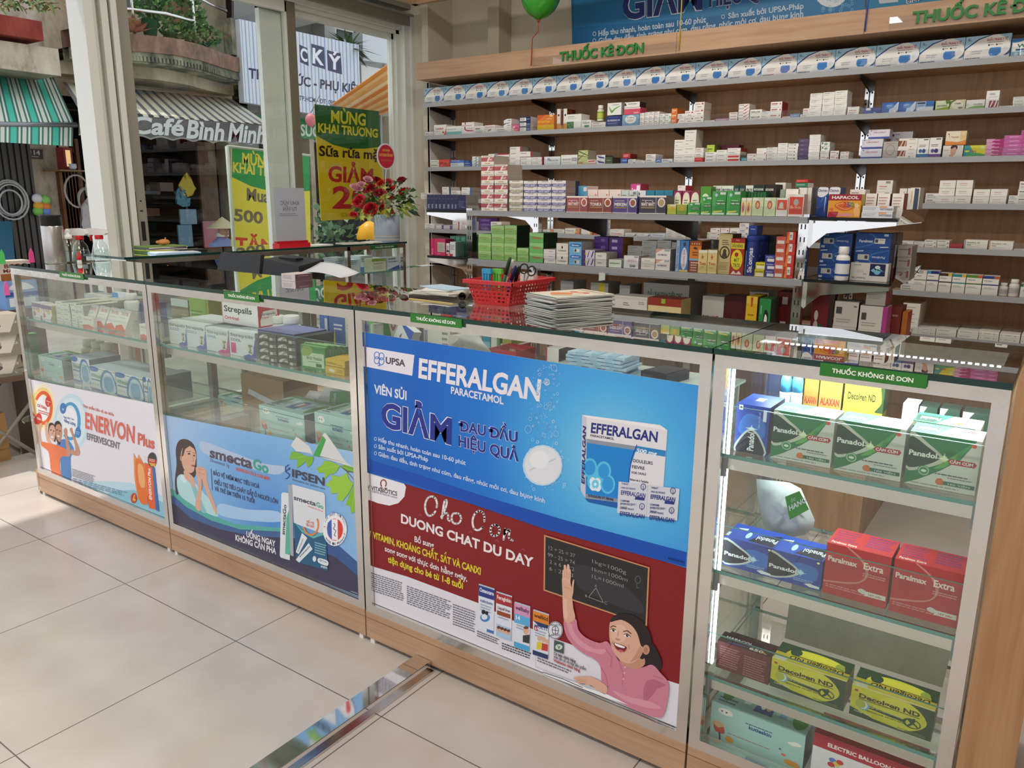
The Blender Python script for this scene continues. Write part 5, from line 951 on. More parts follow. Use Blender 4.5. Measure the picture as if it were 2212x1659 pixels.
row(RX, y+.1, z, TA, [(1732, 1908, 1058, 1, 'a9a59c|8a867e|r .46 0 .8 1 c9b42a;b .05 .6 .4 1 .1 888', 'grey carton, yellow band'), (2020, 2125, 1085, 1, 'a8a6a2|8f8c88|b .1 .7 .6 1 .1 8a8782', 'plain grey carton'), (1432, 1560, 1042, 1, 'a9a8a6|8c8a88|b .1 .7 .6 1 .1 8a8782', 'plain grey carton')], .12)

# ---- inside the display counters
UA = (0, 560, 5.53); UB = (330, 600, 4.608); R1 = (1500, 740, 3.1067); RQ = (1480, 1125, 3.0219); ZL = .7825
C1 = 'upper shelf of the doorway counter'; y = .05
row(C1, y, ZL, UA, [(258, 366, 495, 1, 'efe9ec|d9c8b0|r 0 .72 1 1 5a3f7a;t Coldi .1 .55 .16 b84050 .7 .03;s c8404a .1 .1 .2 .5 .35 .2;p e8c040 .35 .6 .95 .6 .7 .35;e .9 .1 .1 .1 8a6a70', 'white carton, purple crown', {'d': .05}), (369, 478, 522, 1, 'efe9ec|d9c8b0|r 0 .72 1 1 5a3f7a;t Coldi .1 .55 .16 b84050 .7 .03;s c8404a .1 .1 .2 .5 .35 .2;p e8c040 .35 .6 .95 .6 .7 .35', 'white carton, purple crown', {'d': .05}), (482, 600, 542, 1, 'efe9ec|b8b848|r 0 .72 1 1 5a3f7a;t Coldi .1 .55 .16 b84050 .7 .03;s c8404a .1 .1 .2 .5 .35 .2;p e8c040 .35 .6 .95 .6 .7 .35;p e07060 .8 0 1 0 1 .35', 'white carton, purple crown', {'d': .05})], .07)
row(C1, y+.09, ZL, UA, [(490, 562, 490, 1, '5a4f9a|c8b848|r 0 0 1 .6 e6e2e6', 'violet topped carton'), (566, 655, 488, 1, '5a4f9a|c8b848|r 0 0 1 .6 e6e2e6', 'violet topped carton')], .06)
SQ = 'e8e6de,d3d9c6|8f958c|r .1 .3 .75 .75 dcdad2;b .15 .7 .7 1 .2 7a7a78;e .88 .35 .06 .1 4a4a4a'
row(C1, y+.012, ZL, UA, [(652, 733, 500, 4, SQ, 'small ivory carton', {'d': .2}), (736, 822, 522, 4, SQ, 'small ivory carton', {'d': .2}), (832, 905, 520, 4, SQ, 'small ivory carton', {'d': .2}), (908, 985, 545, 4, SQ, 'small ivory carton', {'d': .2}), (1180, 1290, 470, 3, 'c9cbbd|7f857a|b .1 .6 .8 1 .2 8a9080', 'ivory carton behind sachets', {'dy': .14, 'd': .15}), (1300, 1400, 480, 3, 'c9cbbd|9a9c8e|b .1 .6 .8 1 .2 8a9080', 'ivory carton behind sachets', {'dy': .14, 'd': .15})], .1)
TEN = 'efeae6|e0d6d0|p e86a45 0 0 1 0 1 .08 .5 .3 0 .2;t TENTEL .12 .72 .13 d87a78 .75 .03;b .1 .6 .8 1 .06 bbb'
row(C1, y-.004, ZL, UA, [(974, 1108, 682, 1, TEN, 'white carton, orange base', {'d': .014}), (1655, 1758, 770, 1, TEN, 'white carton, orange base', {'d': .06})], .06)
for i, (xa, ya, l) in enumerate(((1180, 700, 'beside the orange based carton'), (1310, 725, 'second of four'), (1440, 745, 'third of four'), (1560, 770, 'last of four'))):
    p = atY(0+xa/5.53, 560+ya/5.53, y+.06)
    o = carton('upright_medicine_carton', p.x-.03, y+.012, ZL+.006, .062, .085, .022, TEN); o.rotation_euler = (-.42, .05, .06)
    tag(o, 'white sachet carton with orange base leaning back, %s, doorway counter' % l, 'carton', 'leaning sachet cartons')
row(C1, .27, ZL, UA, [(1330, 1480, 390, 1, 'dfe6ee|cfd6de|p 4f9ad8 0 0 .55 0 .5 1 0 1;b .6 .5 .9 2 .1 6a80a0', 'pale blue leaflet carton', {'d': .03}), (1012, 1270, 412, 1, 'd3d0d6|a9a9b0|r .2 .4 .5 .8 d8683a;r .6 .2 1 .7 4a5a9a', 'grey carton, orange label'), (925, 990, 395, 1, 'dfe3d8|c9cfc2|r .1 .4 .9 1 3f9a5a', 'white carton, green square', {'d': .04}), (1560, 1650, 560, 1, 'd9d0c8|4a4f8a|p d8703a .2 .1 .9 .2 .8 .8;r .05 .7 .9 .85 b84a4a', 'white and orange carton'), (1655, 1760, 520, 1, '5a5f9a|4a4f8a', 'indigo carton')], .08)
p = atY(1590/5.53, 560+405/5.53, .26); bottle(p.x, .25, ZL, .03, p.z-ZL, 'd9ddd4', 'e3e6df', None, 'pale plastic jar at the rear of the doorway counter')
C2 = 'lower shelf of the doorway counter'; ZM = .5325
KUT = 'a9d0cc,9cc4c0|5f6a70|s f0ece4 .08 .8 .1 .9 .2 .92 .24 .8 .16 .74;e .12 .83 .012 .02 444;e .17 .83 .012 .02 444;t kutieskin .42 .62 .1 1f3f8a .24 .05;b .38 .76 .7 1 .05 2f4a7a;e .09 .42 .07 .1 d9b08a;s c8503a .04 .4 .06 .22 .16 .22 .15 .4 .09 .33;p 3a4a58 .1 .22 .12 .22 .13 .02 .11 .02;s e0a03a .18 .12 .2 .2 .26 .18 .26 .06 .2 .04;b .2 .3 .7 1 .04 c87a70;s e0a03a .82 .1 .84 .22 .95 .2 .96 .08;e .8 .3 .025 .035 e07a5a;e .92 .7 .05 .05 f0ece4;e .88 .67 .05 .04 f0ece4;e .76 .42 .012 .02 2f4a7a@@e .12 .5 .06 .3 4a8a3a;e .9 .45 .08 .35 4a8a3a;p 2f5a9a .42 .2 .62 .2 .6 .75 .44 .75;p d9e6ee .3 .35 .37 .35 .36 .75 .31 .75;e .5 .5 .03 .15 e9e2d6;e .56 .5 .03 .15 d8a06a;p 6fa8d8 .68 .3 .76 .3 .72 .8;b .05 .3 .25 2 .12 4a6a70;r 0 .85 1 1 5a9a4a'
WIN = 'e6e9e6,b9c6d2|8a949c|s 2f6fc0 .03 .98 .03 .8 .3 .82 .35 .98;s 3f7fc8 .4 .1 .42 .6 .6 .95 .85 .92 .97 .6 1 .5 1 .05 .8 .1;s cfe0ea .47 .1 .5 .6 .65 .86 .83 .84 .93 .6 .95 .1;s 7fb0d8 .55 .2 .56 .62 .85 .66 .88 .2 .7 .08;t WINmask .04 .55 .16 4f9a84 .42 .05;r .04 .42 .4 .48 7a80b8;e .08 .25 .035 .05 c3d0c8;e .18 .25 .035 .05 c3d0c8;e .28 .25 .035 .05 c3d0c8;r 0 0 .5 .08 6a82c0'
row(C2, y, ZM, UA, [(398, 670, 1125, 1, KUT, 'mint carton with nursery drawings', {'d': .12})], .12)
row(C2, y, ZM-.0, UA, [(845, 1055, 1150, 1, WIN, 'white and blue mask carton', {'d': .13, 'dy': .03}), (1062, 1362, 1268, 1, WIN, 'white and blue mask carton', {'d': .16}), (1372, 1690, 1340, 1, WIN, 'white and blue mask carton', {'d': .16}), (1700, 1800, 1400, 1, WIN, 'white and blue mask carton', {'d': .16})], .13)
for i, (xa, l) in enumerate(((-2.9, 'by the doorway post'), (-2.825, 'second of three'), (-2.75, 'third of three'))):
    p = Vector((xa, .25, ZM+.13)); bottle(p.x, .25, ZM, .035, p.z-ZM, 'd3cfae', 'dcd9c6', 'c3c0a0', 'beige supplement jar %s at the rear of the doorway counter' % l, '9a9a84', 'supplement_jar', 'beige jars in the doorway counter')
# second counter
C3 = 'upper lozenge counter shelf'
def strep(c2, t2, col): return 'dfe0e2,d3dde2|b8bcc0|t Strepsils .06 .76 .12 5a6068 .86 .01;%s;s %s .5 .02 1 .02 1 .75 .94 .5 .8 .2;e .8 .34 .12 .22 d9d4c0;s 8a8a80 .78 .52 .9 .5 .76 .34 .86 .2 .72 .2 .84 .32 .72 .48' % (t2, c2)
row(C3, y, ZL, UB, [(130, 302, 412, 1, strep('5a6ab8', 'b .06 .68 .6 2 .06 7a84c0', ''), 'pale lozenge carton, indigo sweep'), (308, 512, 440, 1, strep('5a6ab8', 'b .06 .68 .6 2 .06 7a84c0', ''), 'pale lozenge carton, indigo sweep'), (516, 740, 488, 1, strep('d8509a', 't COOL .06 .58 .1 3f9ad0 .4 .06', ''), 'pale lozenge carton, pink sweep'), (752, 1012, 512, 1, strep('4a5ab0', 't COOL .06 .58 .1 4a4f9a .4 .06;p e0408a .05 .1 .25 .1 .25 .5 .05 .5', ''), 'pale lozenge carton, pink panel')], .17)
STAR = '4a4640,3f4a48|2f3a34|s c9c6bc .03 .3 .1 .6 .3 .85 .5 .8 .3 .72 .18 .3;t STAR .16 .35 .34 d9d6cc .38 .05;r .62 .1 .78 .5 cfccc2;b .8 .5 .97 2 .2 b8b4a8'
row(C3, y, ZL, UB, [(1048, 1226, 545, 4, STAR, 'flat charcoal carton, crescent mark'), (1230, 1418, 572, 4, STAR, 'flat charcoal carton, crescent mark'), (1712, 1905, 800, 2, ['e0b02a|c8982a|e .3 .5 .1 .22 e9e3d0;e .4 .45 .1 .22 e9e3d0;b .6 .7 .95 3 .16 8a6a20', 'e6b82a,d8a828|c8982a|t Dorithricin .06 .3 .35 4a3a1a .5 .01;b .6 .35 .95 1 .2 6a5020;r 0 0 1 .06 6a5020'], 'yellow lozenge carton', {'d': .08})], .15)
row(C3, y+.004, ZL, UB, [(1462, 1706, 660, 1, '3f8f45,6fae62|2f6f38|p c9d8b8 .06 .1 .95 .12 .95 .72 .06 .7;s 8fae4a .06 .55 .12 .95 .5 .9 .4 .62;t BẢO_THANH .25 .42 .12 4a5f4a .62 .03;b .3 .34 .85 1 .06 7a8a70;r .62 .14 .85 .28 2f6a3a', 'green herbal sachet, white panel', {'d': .012, 'nm': 'herbal_sachet', 'cat': 'sachet'})] + [(1500+i*62, 1730+i*62, 640+i*4, 1, '4a9a4a,9ac888|3a7a3a|p cfe0c0 .2 .55 .9 .55 .9 .85 .2 .85', 'green herbal sachet of a row', {'dy': .02+i*.018, 'd': .01, 'nm': 'herbal_sachet', 'cat': 'sachet'}) for i in range(4)], .012)
zt = atY(330+1048/4.608, 600+545/4.608, y).z+.001
row(C3, y+.02, zt, UB, [(1040, 1400, 510, 1, '4a4f8a,7a80b8|3a3f6a|b .1 .6 .8 1 .3 a8acd0', 'long flat indigo carton on top', {'zb': 548, 'd': .13})], .1)
zs_ = atY(330+752/4.608, 600+512/4.608, y).z+.001
row(C3, y+.07, zs_, UB, [(680, 1036, 228, 1, 'e9e6e6|c03a3a|t Strepsils .06 .55 .28 3a5048 .78 .03;t Original .06 .2 .15 c8404a .4 .03;p e9b8c0 0 0 .03 0 .03 1 0 1@p e6e2dc .1 .05 .9 .05 .9 .75 .25 .7 .1 .3;t Strepsils .12 .52 .12 6a6a68 .7 .02;t Original .14 .38 .08 c0605a .35 .02;s c0503a .65 .1 .85 .5 .9 .2', 'large white lozenge carton, red end', {'d': .085})], .09)
row(C3, .25, ZL, UB, [(172, 342, 200, 1, '8f8568|7a7050|r 0 .75 1 1 d9dde0;b .6 .5 .95 3 .08 c9c4ac', 'brown carton, white flap'), (350, 520, 175, 1, '9ac04a|6a9a3a|b .1 .6 .8 2 .1 6a8a30', 'lime carton'), (524, 680, 185, 1, 'b8b83a|9a9a30|r .0 0 .45 1 4f9a4a', 'green and olive carton'), (1250, 1420, 500, 1, '2f4a3c|25382e|b .3 .5 .9 1 .1 6a8a78', 'dark green carton'), (1655, 1740, 355, 1, '3f6fb8|2f5a9a|r .6 .1 .9 .9 cfd8d0', 'blue carton'), (1745, 1905, 372, 1, '4a6aa8|8a9a3a|p b8b83a .1 0 .4 0 .35 .7;b .3 .8 .9 2 .1 dfe3ee', 'blue and lime carton'), (1910, 1990, 380, 1, 'cfd0c8|b8b8b0|b .2 .8 .8 2 .08 999', 'white carton')], .1)
for xa, l in ((1320, 'short white jar beside the large lozenge carton'), (1470, 'wide white capped jar behind the indigo carton')):
    p = atY(330+xa/4.608, 600+345/4.608, .24); bottle(p.x, .2, ZL, .035, p.z-ZL-.005, 'd9dcd8', 'e3e5e1', None, l, None, 'plastic_jar')
C4 = 'lower shelf of the lozenge counter'
row(C4, y+.01, ZM, UB, [(1052, 1498, 1262, 1, KUT, 'mint carton with nursery drawings', {'d': .15}), (1604, 2030, 1330, 1, KUT, 'mint carton with nursery drawings', {'d': .15}), (560, 860, 1150, 1, KUT, 'mint carton with nursery drawings', {'d': .06, 'dy': .16})], .15)
row(C4, y+.17, ZM, UB, [(872, 1290, 950, 1, 'a98a62,b89a72|8a6f4c|r .05 .4 .95 .43 9a7c56;p d6d4d8 .18 .62 .78 .42 .76 .25 .14 .48', 'brown cardboard carton, white slip', {'d': .15, 'nm': 'cardboard_carton'})], .15)  # solid carton standing in for a reflection of cardboard outside
def crumple(name, path, th, mat, label, cat, logo=None):
    """a thin plastic bag: a loop of outline points (x, z) swelling between two sheets, softly creased"""
    cx = sum(p[0] for p in path)/len(path); cz = sum(p[2] for p in path)/len(path); cy = sum(p[1] for p in path)/len(path)
    out = [Vector(p) for p in path]; n = len(out); f = MB(); rings = 5; r = random.Random(len(label))
    for sgn in (-1, 1):
        V = []; F_ = []
        for k in range(rings+1):
            t = k/rings
            for i in range(n):
                p = Vector((cx, cy, cz)).lerp(out[i], 1-t*.98); p.y += sgn*th*math.sqrt(max(0, 1-(1-t)**2)) + (r.uniform(-.3, .3)*th if 0 < k < rings else 0)
                p.x += r.uniform(-.06, .06)*th if 0 < k < rings else 0; V.append(p)
        for k in range(rings):
            for i in range(n):
                j = (i+1) % n; q = (k*n+i, k*n+j, (k+1)*n+j, (k+1)*n+i); F_.append(q if sgn < 0 else q[::-1])
        f.add(V, F_, mat, True)
    o = f.build(name, origin=(cx, cy, cz)); tag(o, label, cat); return o
BAGW = pbr('bag_plastic', 'dfe2e0', .3, 0, .5, Transmission_Weight=.0, Alpha=.92)
def bagpath(pts, y, tr): return [atY(tr[0]+a/tr[2], tr[1]+b/tr[2], y) for a, b in pts]
b1 = crumple('plastic_bag', bagpath([(1560, 1300), (1500, 1210), (1560, 1120), (1660, 1150), (1720, 1085), (1850, 1100), (2000, 1120), (2010, 1320), (1800, 1340)], y+.24, UB), .03, BAGW, 'crumpled white plastic bag with green block behind the mint carton', 'bag')
f = MB(); q = [atY(330+a/4.608, 600+b/4.608, y+.203) for a, b in ((1755, 1310), (1765, 1130), (1955, 1130), (1945, 1310))]; f.poly([v-Vector(b1.location) for v in q], '3f9a48')
F = Face(f, q[0]-Vector(b1.location), (q[1]-q[0]).normalized(), (q[0]-q[3]).normalized(), (0, -1, 0)); F.text('THUỐC', .006, -.018, .007, 'e9efe6', k=4); F.text('KHANG', .004, -.03, .011, 'e9efe6', bold=.02, k=4); f.build('printed_block', b1)
# bag corner pulled out over the poster
def bagtip():
    pts = [(628, 962), (640, 944), (668, 965), (676, 983), (699, 936), (703, 936), (748, 1000), (764, 1010), (700, 990), (665, 978), (640, 975)]
    f = MB(); P_ = [atY(a, b, .0085) for a, b in pts]; f.poly(P_, BAGW); B_ = [p+Vector((0, .0025, 0)) for p in P_]; f.poly(B_[::-1], BAGW)
    for i in range(len(P_)): j = (i+1) % len(P_); f.poly([P_[i], B_[i], B_[j], P_[j]], BAGW)
    q = [atY(a, b, .0082) for a, b in ((676, 984), (697, 941), (704, 950), (690, 987))]; f.poly(q, '4aa552')
    o = f.build('plastic_bag', origin=tuple(P_[0])); tag(o, 'white and green plastic bag corner sticking up behind the poster of the drinking woman', 'bag')
bagtip()
# third counter: what shows over the poster
C5 = 'shelf of the poster counter'
Q3 = (760, 640, 2.836); Q7 = (780, 660, 3.735); Q8 = (1040, 700, 2.54)
p = atY(780+128/3.735, 660+148/3.735, .1); bottle(p.x, .1, ZL, .0235, p.z-ZL, 'dfe3de', 'e6e9e4', None, 'white plastic pill bottle at the end of the poster counter')
row(C5, .17, ZL, Q7, [(500, 715, 150, 1, 'e6e6de|cfcfc6|u FON .55 .1 .12 2a3048 .4;r .02 .6 .15 .9 9aa0b8;b .7 .9 .95 3 .1 999', 'white carton, upright lettering'), (62, 108, 112, 1, '5aa84a|4a9a3a|b .1 .6 .8 1 .1 c9e0b8', 'green carton'), (700, 815, 235, 1, 'dcd6cc|a8402f|r 0 0 1 .5 a8402f;s e0b060 0 .5 .5 .7 1 .5 .5 .4', 'white carton, red base')], .08)
row(C5, .22, ZL, Q7, [(972, 1040, 225, 1, '3f9ac0|2f7a9a|r 0 .6 1 .85 7fc8e0', 'turquoise carton'), (1044, 1118, 232, 1, '6a9a70|4a7a58|r .05 .7 .7 .95 dfe3e0', 'sage green carton'), (1138, 1215, 245, 1, 'a8ae58|8a9040|s 5a6a2a .3 .3 .5 .7 .8 .5', 'olive carton'), (1122, 1250, 308, 1, 'e3ddd8|b02a30|t ở_thủ_ở .2 .3 .3 444 .5', 'white carton, red end')], .07)
def tilted(xa, ya, w, h, d, rot, spec, lab, yy=.13, nm='medicine_carton'):
    p = atY(xa, ya, yy); o = carton(nm, p.x, yy, p.z, w, h, d, spec); o.rotation_euler = rot; tag(o, lab, 'carton')
tilted(846, 727, .035, .075, .03, (-.3, -.5, .1), 'd6dcd6|b8beb8|s b84a5a .2 .2 .25 .7 .6 .75 .7 .3;e .45 .45 .15 .14 d6dcd6', 'pale carton with red emblem leaning behind the pill bottle', .14)
tilted(850, 727, .062, .05, .03, (-.15, .42, -.1), 'e3e6ea|c9ccd2|p 3f62c8 0 1 1 1 1 .4 .5 .7;p 3a4a9a .3 .2 .4 .3 .36 .5;p d8703a .36 .2 .42 .2 .4 .5', 'white carton with blue band tilted among the cartons', .1)
crumple('plastic_bag', [atY(780+a/3.735, 660+b/3.735, .09) for a, b in ((700, 330), (780, 260), (830, 205), (935, 200), (980, 290), (1050, 370), (1000, 440), (800, 450), (690, 400))], .022, pbr('bag_grey', 'c3c3bf', .3), 'crumpled grey-white plastic bag above the blue poster edge', 'bag')
def crate(p0, p1, h, d, yy, lab):
    """low red slotted plastic basket"""
    w = p1.x-p0.x; f = MB(); n = max(5, int(w/.012))
    for (za, zb_) in ((0, .012), (h-.014, h)): f.box(0, w, 0, .003, za, zb_, 'b3262a'); f.box(0, w, d-.003, d, za, zb_, 'b3262a')
    for i in range(n+1): x = (w-.004)*i/n; f.box(x, x+.004, 0, .003, .012, h-.014, 'b3262a')
    f.box(0, .003, .003, d-.003, 0, h, 'b3262a'); f.box(w-.003, w, .003, d-.003, 0, h, 'b3262a'); f.box(0, w, .003, d-.003, 0, .003, 'b3262a')
    o = f.build('plastic_basket', loc=tuple(p0)); tag(o, lab, 'basket')
p0 = atY(1056, 752, .12); p1 = atY(1115, 760, .12); crate(Vector((p0.x, .12, ZL)), p1, p0.z-ZL, .09, .12, 'low red slotted basket inside the poster counter')
row(C5, .19, ZL, Q8, [(352, 425, 128, 1, 'ebe6e2|2a1a1c|t Cottuf .1 .4 .3 3a1a1c .85 .05;r 0 0 .1 1 b8303a', 'white carton, dark brown name', {'d': .12})], .1)
# folded poster tail lying on top of the display board, masks and wallet on it
f = MB(); a = atY(1180, 772, .05); b = atY(1498, 828, .05); zb_ = ZL+.098
t = empty('display_board', ((a.x+b.x)/2, .165, zb_)); f = MB(); f.box(-.25, .215, -.11, .12, -.006, 0, 'b9c4bf'); f.box(-.24, .205, -.105, -.095, -(zb_-ZL-.0003), -.006, 'b9c4bf'); f.box(-.24, .205, .1, .11, -(zb_-ZL-.0003), -.006, 'b9c4bf'); f.build('board', t)
f = MB(); f.tube([(-.25, -.11, .002), (.215, -.11, .002)], .0125, 'dcdcd6', 12); f.build('rolled_edge', t); tag(t, 'pale board with rolled white front edge inside the poster counter', 'board')
for i in range(6):
    f = MB(); sx = .075; r_ = random.Random(i)
    for j in range(7): x0_ = -sx+2*sx*j/7; f.box(x0_, x0_+2*sx/7, -.045, .045, 0, .0065+.0015*(j % 2), '9fc4e0' if j % 2 else 'b4d2ea')
    o = f.build('face_mask_pack', loc=(t.location.x-.09+r_.uniform(-.006, .006), .16, zb_+.0004+i*.0083), rz=r_.uniform(-.05, .05))
    tag(o, 'pale blue folded face mask pack, %s from top of the pile on the pale board' % nth(5-i), 'mask pack', 'face mask packs on the board')
f = MB(); f.box(-.035, .035, -.045, .045, 0, .022, '1b1d24'); f.box(-.03, .03, -.04, .04, .022, .024, '252730'); f.box(-.03, 0, -.046, -.045, .006, .016, '3a3d48'); o = f.build('wallet', loc=(t.location.x+.065, .17, zb_+.0004), rz=-.2); tag(o, 'black wallet case beside the face mask pile in the poster counter', 'wallet')
# ---- the lit narrow counter
C6 = 'top shelf of the narrow counter'
SUN_ = 'e .62 .46 .06 .08 9fd0f0;p e9f4fa .62 .5 .64 .46 .62 .42 .6 .46;p e9f4fa .5 .45 .62 .47 .74 .46 .62 .44;p cfe8f6 .62 .6 .635 .46 .61 .46;p cfe8f6 .62 .3 .635 .46 .61 .46'
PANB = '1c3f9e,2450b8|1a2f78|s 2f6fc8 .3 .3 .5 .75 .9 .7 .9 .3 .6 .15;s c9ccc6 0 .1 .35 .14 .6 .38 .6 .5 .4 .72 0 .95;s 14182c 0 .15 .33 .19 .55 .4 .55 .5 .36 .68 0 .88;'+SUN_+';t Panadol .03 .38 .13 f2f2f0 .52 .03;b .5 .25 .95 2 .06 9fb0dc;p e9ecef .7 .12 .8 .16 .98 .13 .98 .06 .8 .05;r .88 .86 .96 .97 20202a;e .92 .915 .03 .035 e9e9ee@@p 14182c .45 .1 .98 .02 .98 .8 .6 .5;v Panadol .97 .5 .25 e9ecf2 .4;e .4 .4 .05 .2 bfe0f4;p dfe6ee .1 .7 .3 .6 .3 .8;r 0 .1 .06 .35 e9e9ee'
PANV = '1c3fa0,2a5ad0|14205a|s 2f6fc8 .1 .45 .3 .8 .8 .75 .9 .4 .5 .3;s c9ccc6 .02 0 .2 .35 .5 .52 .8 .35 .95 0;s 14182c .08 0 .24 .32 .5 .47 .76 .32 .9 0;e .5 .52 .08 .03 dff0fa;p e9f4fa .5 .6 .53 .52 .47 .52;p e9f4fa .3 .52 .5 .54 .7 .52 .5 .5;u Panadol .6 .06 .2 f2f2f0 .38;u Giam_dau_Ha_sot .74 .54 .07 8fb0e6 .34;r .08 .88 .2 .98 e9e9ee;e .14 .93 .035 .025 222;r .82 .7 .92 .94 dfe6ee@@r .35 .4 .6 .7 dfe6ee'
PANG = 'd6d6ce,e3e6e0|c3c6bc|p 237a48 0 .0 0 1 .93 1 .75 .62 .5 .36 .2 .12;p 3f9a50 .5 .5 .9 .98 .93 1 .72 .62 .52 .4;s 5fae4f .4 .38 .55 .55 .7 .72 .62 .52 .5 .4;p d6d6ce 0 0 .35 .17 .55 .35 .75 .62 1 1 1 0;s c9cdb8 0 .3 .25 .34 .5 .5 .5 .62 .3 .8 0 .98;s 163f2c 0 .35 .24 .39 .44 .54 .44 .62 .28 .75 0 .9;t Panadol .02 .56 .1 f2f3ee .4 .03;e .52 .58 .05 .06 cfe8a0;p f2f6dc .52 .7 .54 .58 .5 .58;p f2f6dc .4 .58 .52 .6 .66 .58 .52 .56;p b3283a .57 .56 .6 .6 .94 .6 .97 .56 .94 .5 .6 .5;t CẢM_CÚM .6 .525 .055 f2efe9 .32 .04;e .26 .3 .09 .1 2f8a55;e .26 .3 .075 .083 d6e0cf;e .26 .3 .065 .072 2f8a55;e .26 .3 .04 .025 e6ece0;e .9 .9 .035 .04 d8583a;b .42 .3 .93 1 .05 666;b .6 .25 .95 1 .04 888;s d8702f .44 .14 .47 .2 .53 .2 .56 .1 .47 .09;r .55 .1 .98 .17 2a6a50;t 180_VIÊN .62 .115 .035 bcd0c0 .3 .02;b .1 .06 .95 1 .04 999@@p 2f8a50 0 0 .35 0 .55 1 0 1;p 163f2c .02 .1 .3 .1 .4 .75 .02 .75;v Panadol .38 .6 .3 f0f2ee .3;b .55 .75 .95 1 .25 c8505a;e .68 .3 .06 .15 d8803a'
row(C6, .05, ZL, R1, [(283, 513, 405, 1, PANV, 'upright blue carton, white lettering', {'d': .1})], .1)
row(C6, .052, ZL, R1, [(531, 953, 450, 1, PANG, 'green and white flu carton', {'d': .075}), (962, 1436, 515, 1, PANG, 'green and white flu carton', {'d': .075}), (1447, 1950, 592, 1, PANG, 'green and white flu carton', {'d': .075})], .075)
row(C6, .135, ZL, R1, [(1465, 1935, 520, 1, PANG, 'green and white flu carton behind', {'d': .075})], .075)
ALX = 'b08a42|9a7838|t ALAXAN .06 .5 .14 a8352f .86 .05;r 0 0 1 .22 a8a49c;b .1 .18 .9 1 .08 5a5a58'
row(C6, .31, ZL, R1, [(290, 520, 180, 1, '2a3036|1f2428|t Salonpas .08 .42 .16 b8bcc0 .55 .03;r 0 .1 1 .25 2f5f38', 'dark carton, grey name'), (742, 842, 232, 1, ALX, 'tan carton, red name'), (846, 1003, 240, 1, ALX, 'tan carton, red name'), (1008, 1285, 268, 2, ['c9b83a|8a7f2a|b .08 .75 .6 3 .12 7a6f2a;b .6 .5 .92 3 .1 7a6f2a', 'd3c43c|2f4a24|s 2f4a24 .8 0 .95 .4 .9 1 1 1 1 0;t Decolgen_ND .1 .4 .28 2a2a1c .7 .03'], 'yellow and green carton'), (1400, 1510, 405, 1, 'c9cdc6|2a3a30|p 243a2c 0 0 1 0 1 .6 0 .3', 'white and dark green carton'), (1515, 1640, 425, 2, '2a4032|22342a|p c3c8c0 0 .3 .4 1 0 1;e .3 .4 .08 .2 b84a4a', 'dark green carton'), (1650, 1790, 440, 2, '2a4032|22342a|p c3c8c0 0 .3 .4 1 0 1;e .3 .4 .08 .2 b84a4a', 'dark green carton'), (1800, 2000, 462, 2, '2a4032|22342a|p c3c8c0 0 .3 .4 1 0 1;e .3 .4 .08 .2 b84a4a', 'dark green carton')], .055)
for xa, l in ((622, 'partly hidden behind another'), (700, 'beside the tan carton')):
    p = atY(1500+xa/3.1067, 740+215/3.1067, .26); a = atY(1500+(xa+38)/3.1067, 740+215/3.1067, .26); h = p.z-ZL
    f = MB(); r = a.x-p.x; f.lathe([(r*.95, 0), (r, .004), (r, h*.66), (r*.98, h*.7)], 'dfe6ea', seg=18); o = f.build('spray_bottle', loc=(p.x, .26, ZL))
    f = MB(); f.lathe([(r*.98, h*.7), (r*.96, h*.9), (r*.8, h*.97), (r*.5, h)], '4fb4e0', seg=18); f.build('cap', o); tag(o, 'white spray bottle with sky blue cap, %s in the narrow counter' % l, 'bottle')
C7 = 'second shelf of the narrow counter'
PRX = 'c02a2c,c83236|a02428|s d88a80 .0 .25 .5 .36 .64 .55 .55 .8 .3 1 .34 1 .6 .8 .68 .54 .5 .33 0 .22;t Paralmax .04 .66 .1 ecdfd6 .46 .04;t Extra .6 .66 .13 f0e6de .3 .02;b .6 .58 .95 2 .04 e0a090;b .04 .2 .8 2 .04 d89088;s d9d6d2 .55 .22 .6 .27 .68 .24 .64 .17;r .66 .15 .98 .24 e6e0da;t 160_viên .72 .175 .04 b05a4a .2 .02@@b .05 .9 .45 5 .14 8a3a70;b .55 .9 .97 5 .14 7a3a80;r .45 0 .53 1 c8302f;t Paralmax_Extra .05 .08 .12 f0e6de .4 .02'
row(C7, .05, .5265, RQ, [(206, 538, 88, 1, PANB, 'blue painkiller carton, white lettering', {'d': .085}), (545, 912, 178, 1, PANB, 'blue painkiller carton, white lettering', {'d': .085}), (925, 1366, 140, 1, PRX, 'red painkiller carton, pale curve', {'d': .085}), (1374, 1850, 246, 1, PRX, 'red painkiller carton, pale curve', {'d': .085})], .085)
b2 = crumple('plastic_bag', bagpath([(415, 915), (560, 930), (640, 940), (715, 980), (760, 1080), (808, 1190), (800, 1240), (740, 1290), (640, 1310), (540, 1300), (470, 1240), (430, 1100)], .2, R1), .035, BAGW, 'white plastic bag with green printed square hanging in the narrow counter', 'bag')
f = MB(); q = [atY(1500+a/3.1067, 740+b/3.1067, .159) for a, b in ((640, 1190), (608, 1035), (705, 995), (770, 1120))]; f.poly([v-Vector(b2.location) for v in q], '3f9a2f')
F = Face(f, q[0]-Vector(b2.location), (q[3]-q[0]).normalized(), (q[1]-q[0]).normalized(), (0, -1, 0)); F.text('HANG', .004, .018, .011, 'eef2ea', bold=.03, k=4); F.text('ỐC', .012, .033, .006, 'eef2ea', k=4); f.build('printed_square', b2)
C8 = 'third shelf of the narrow counter'
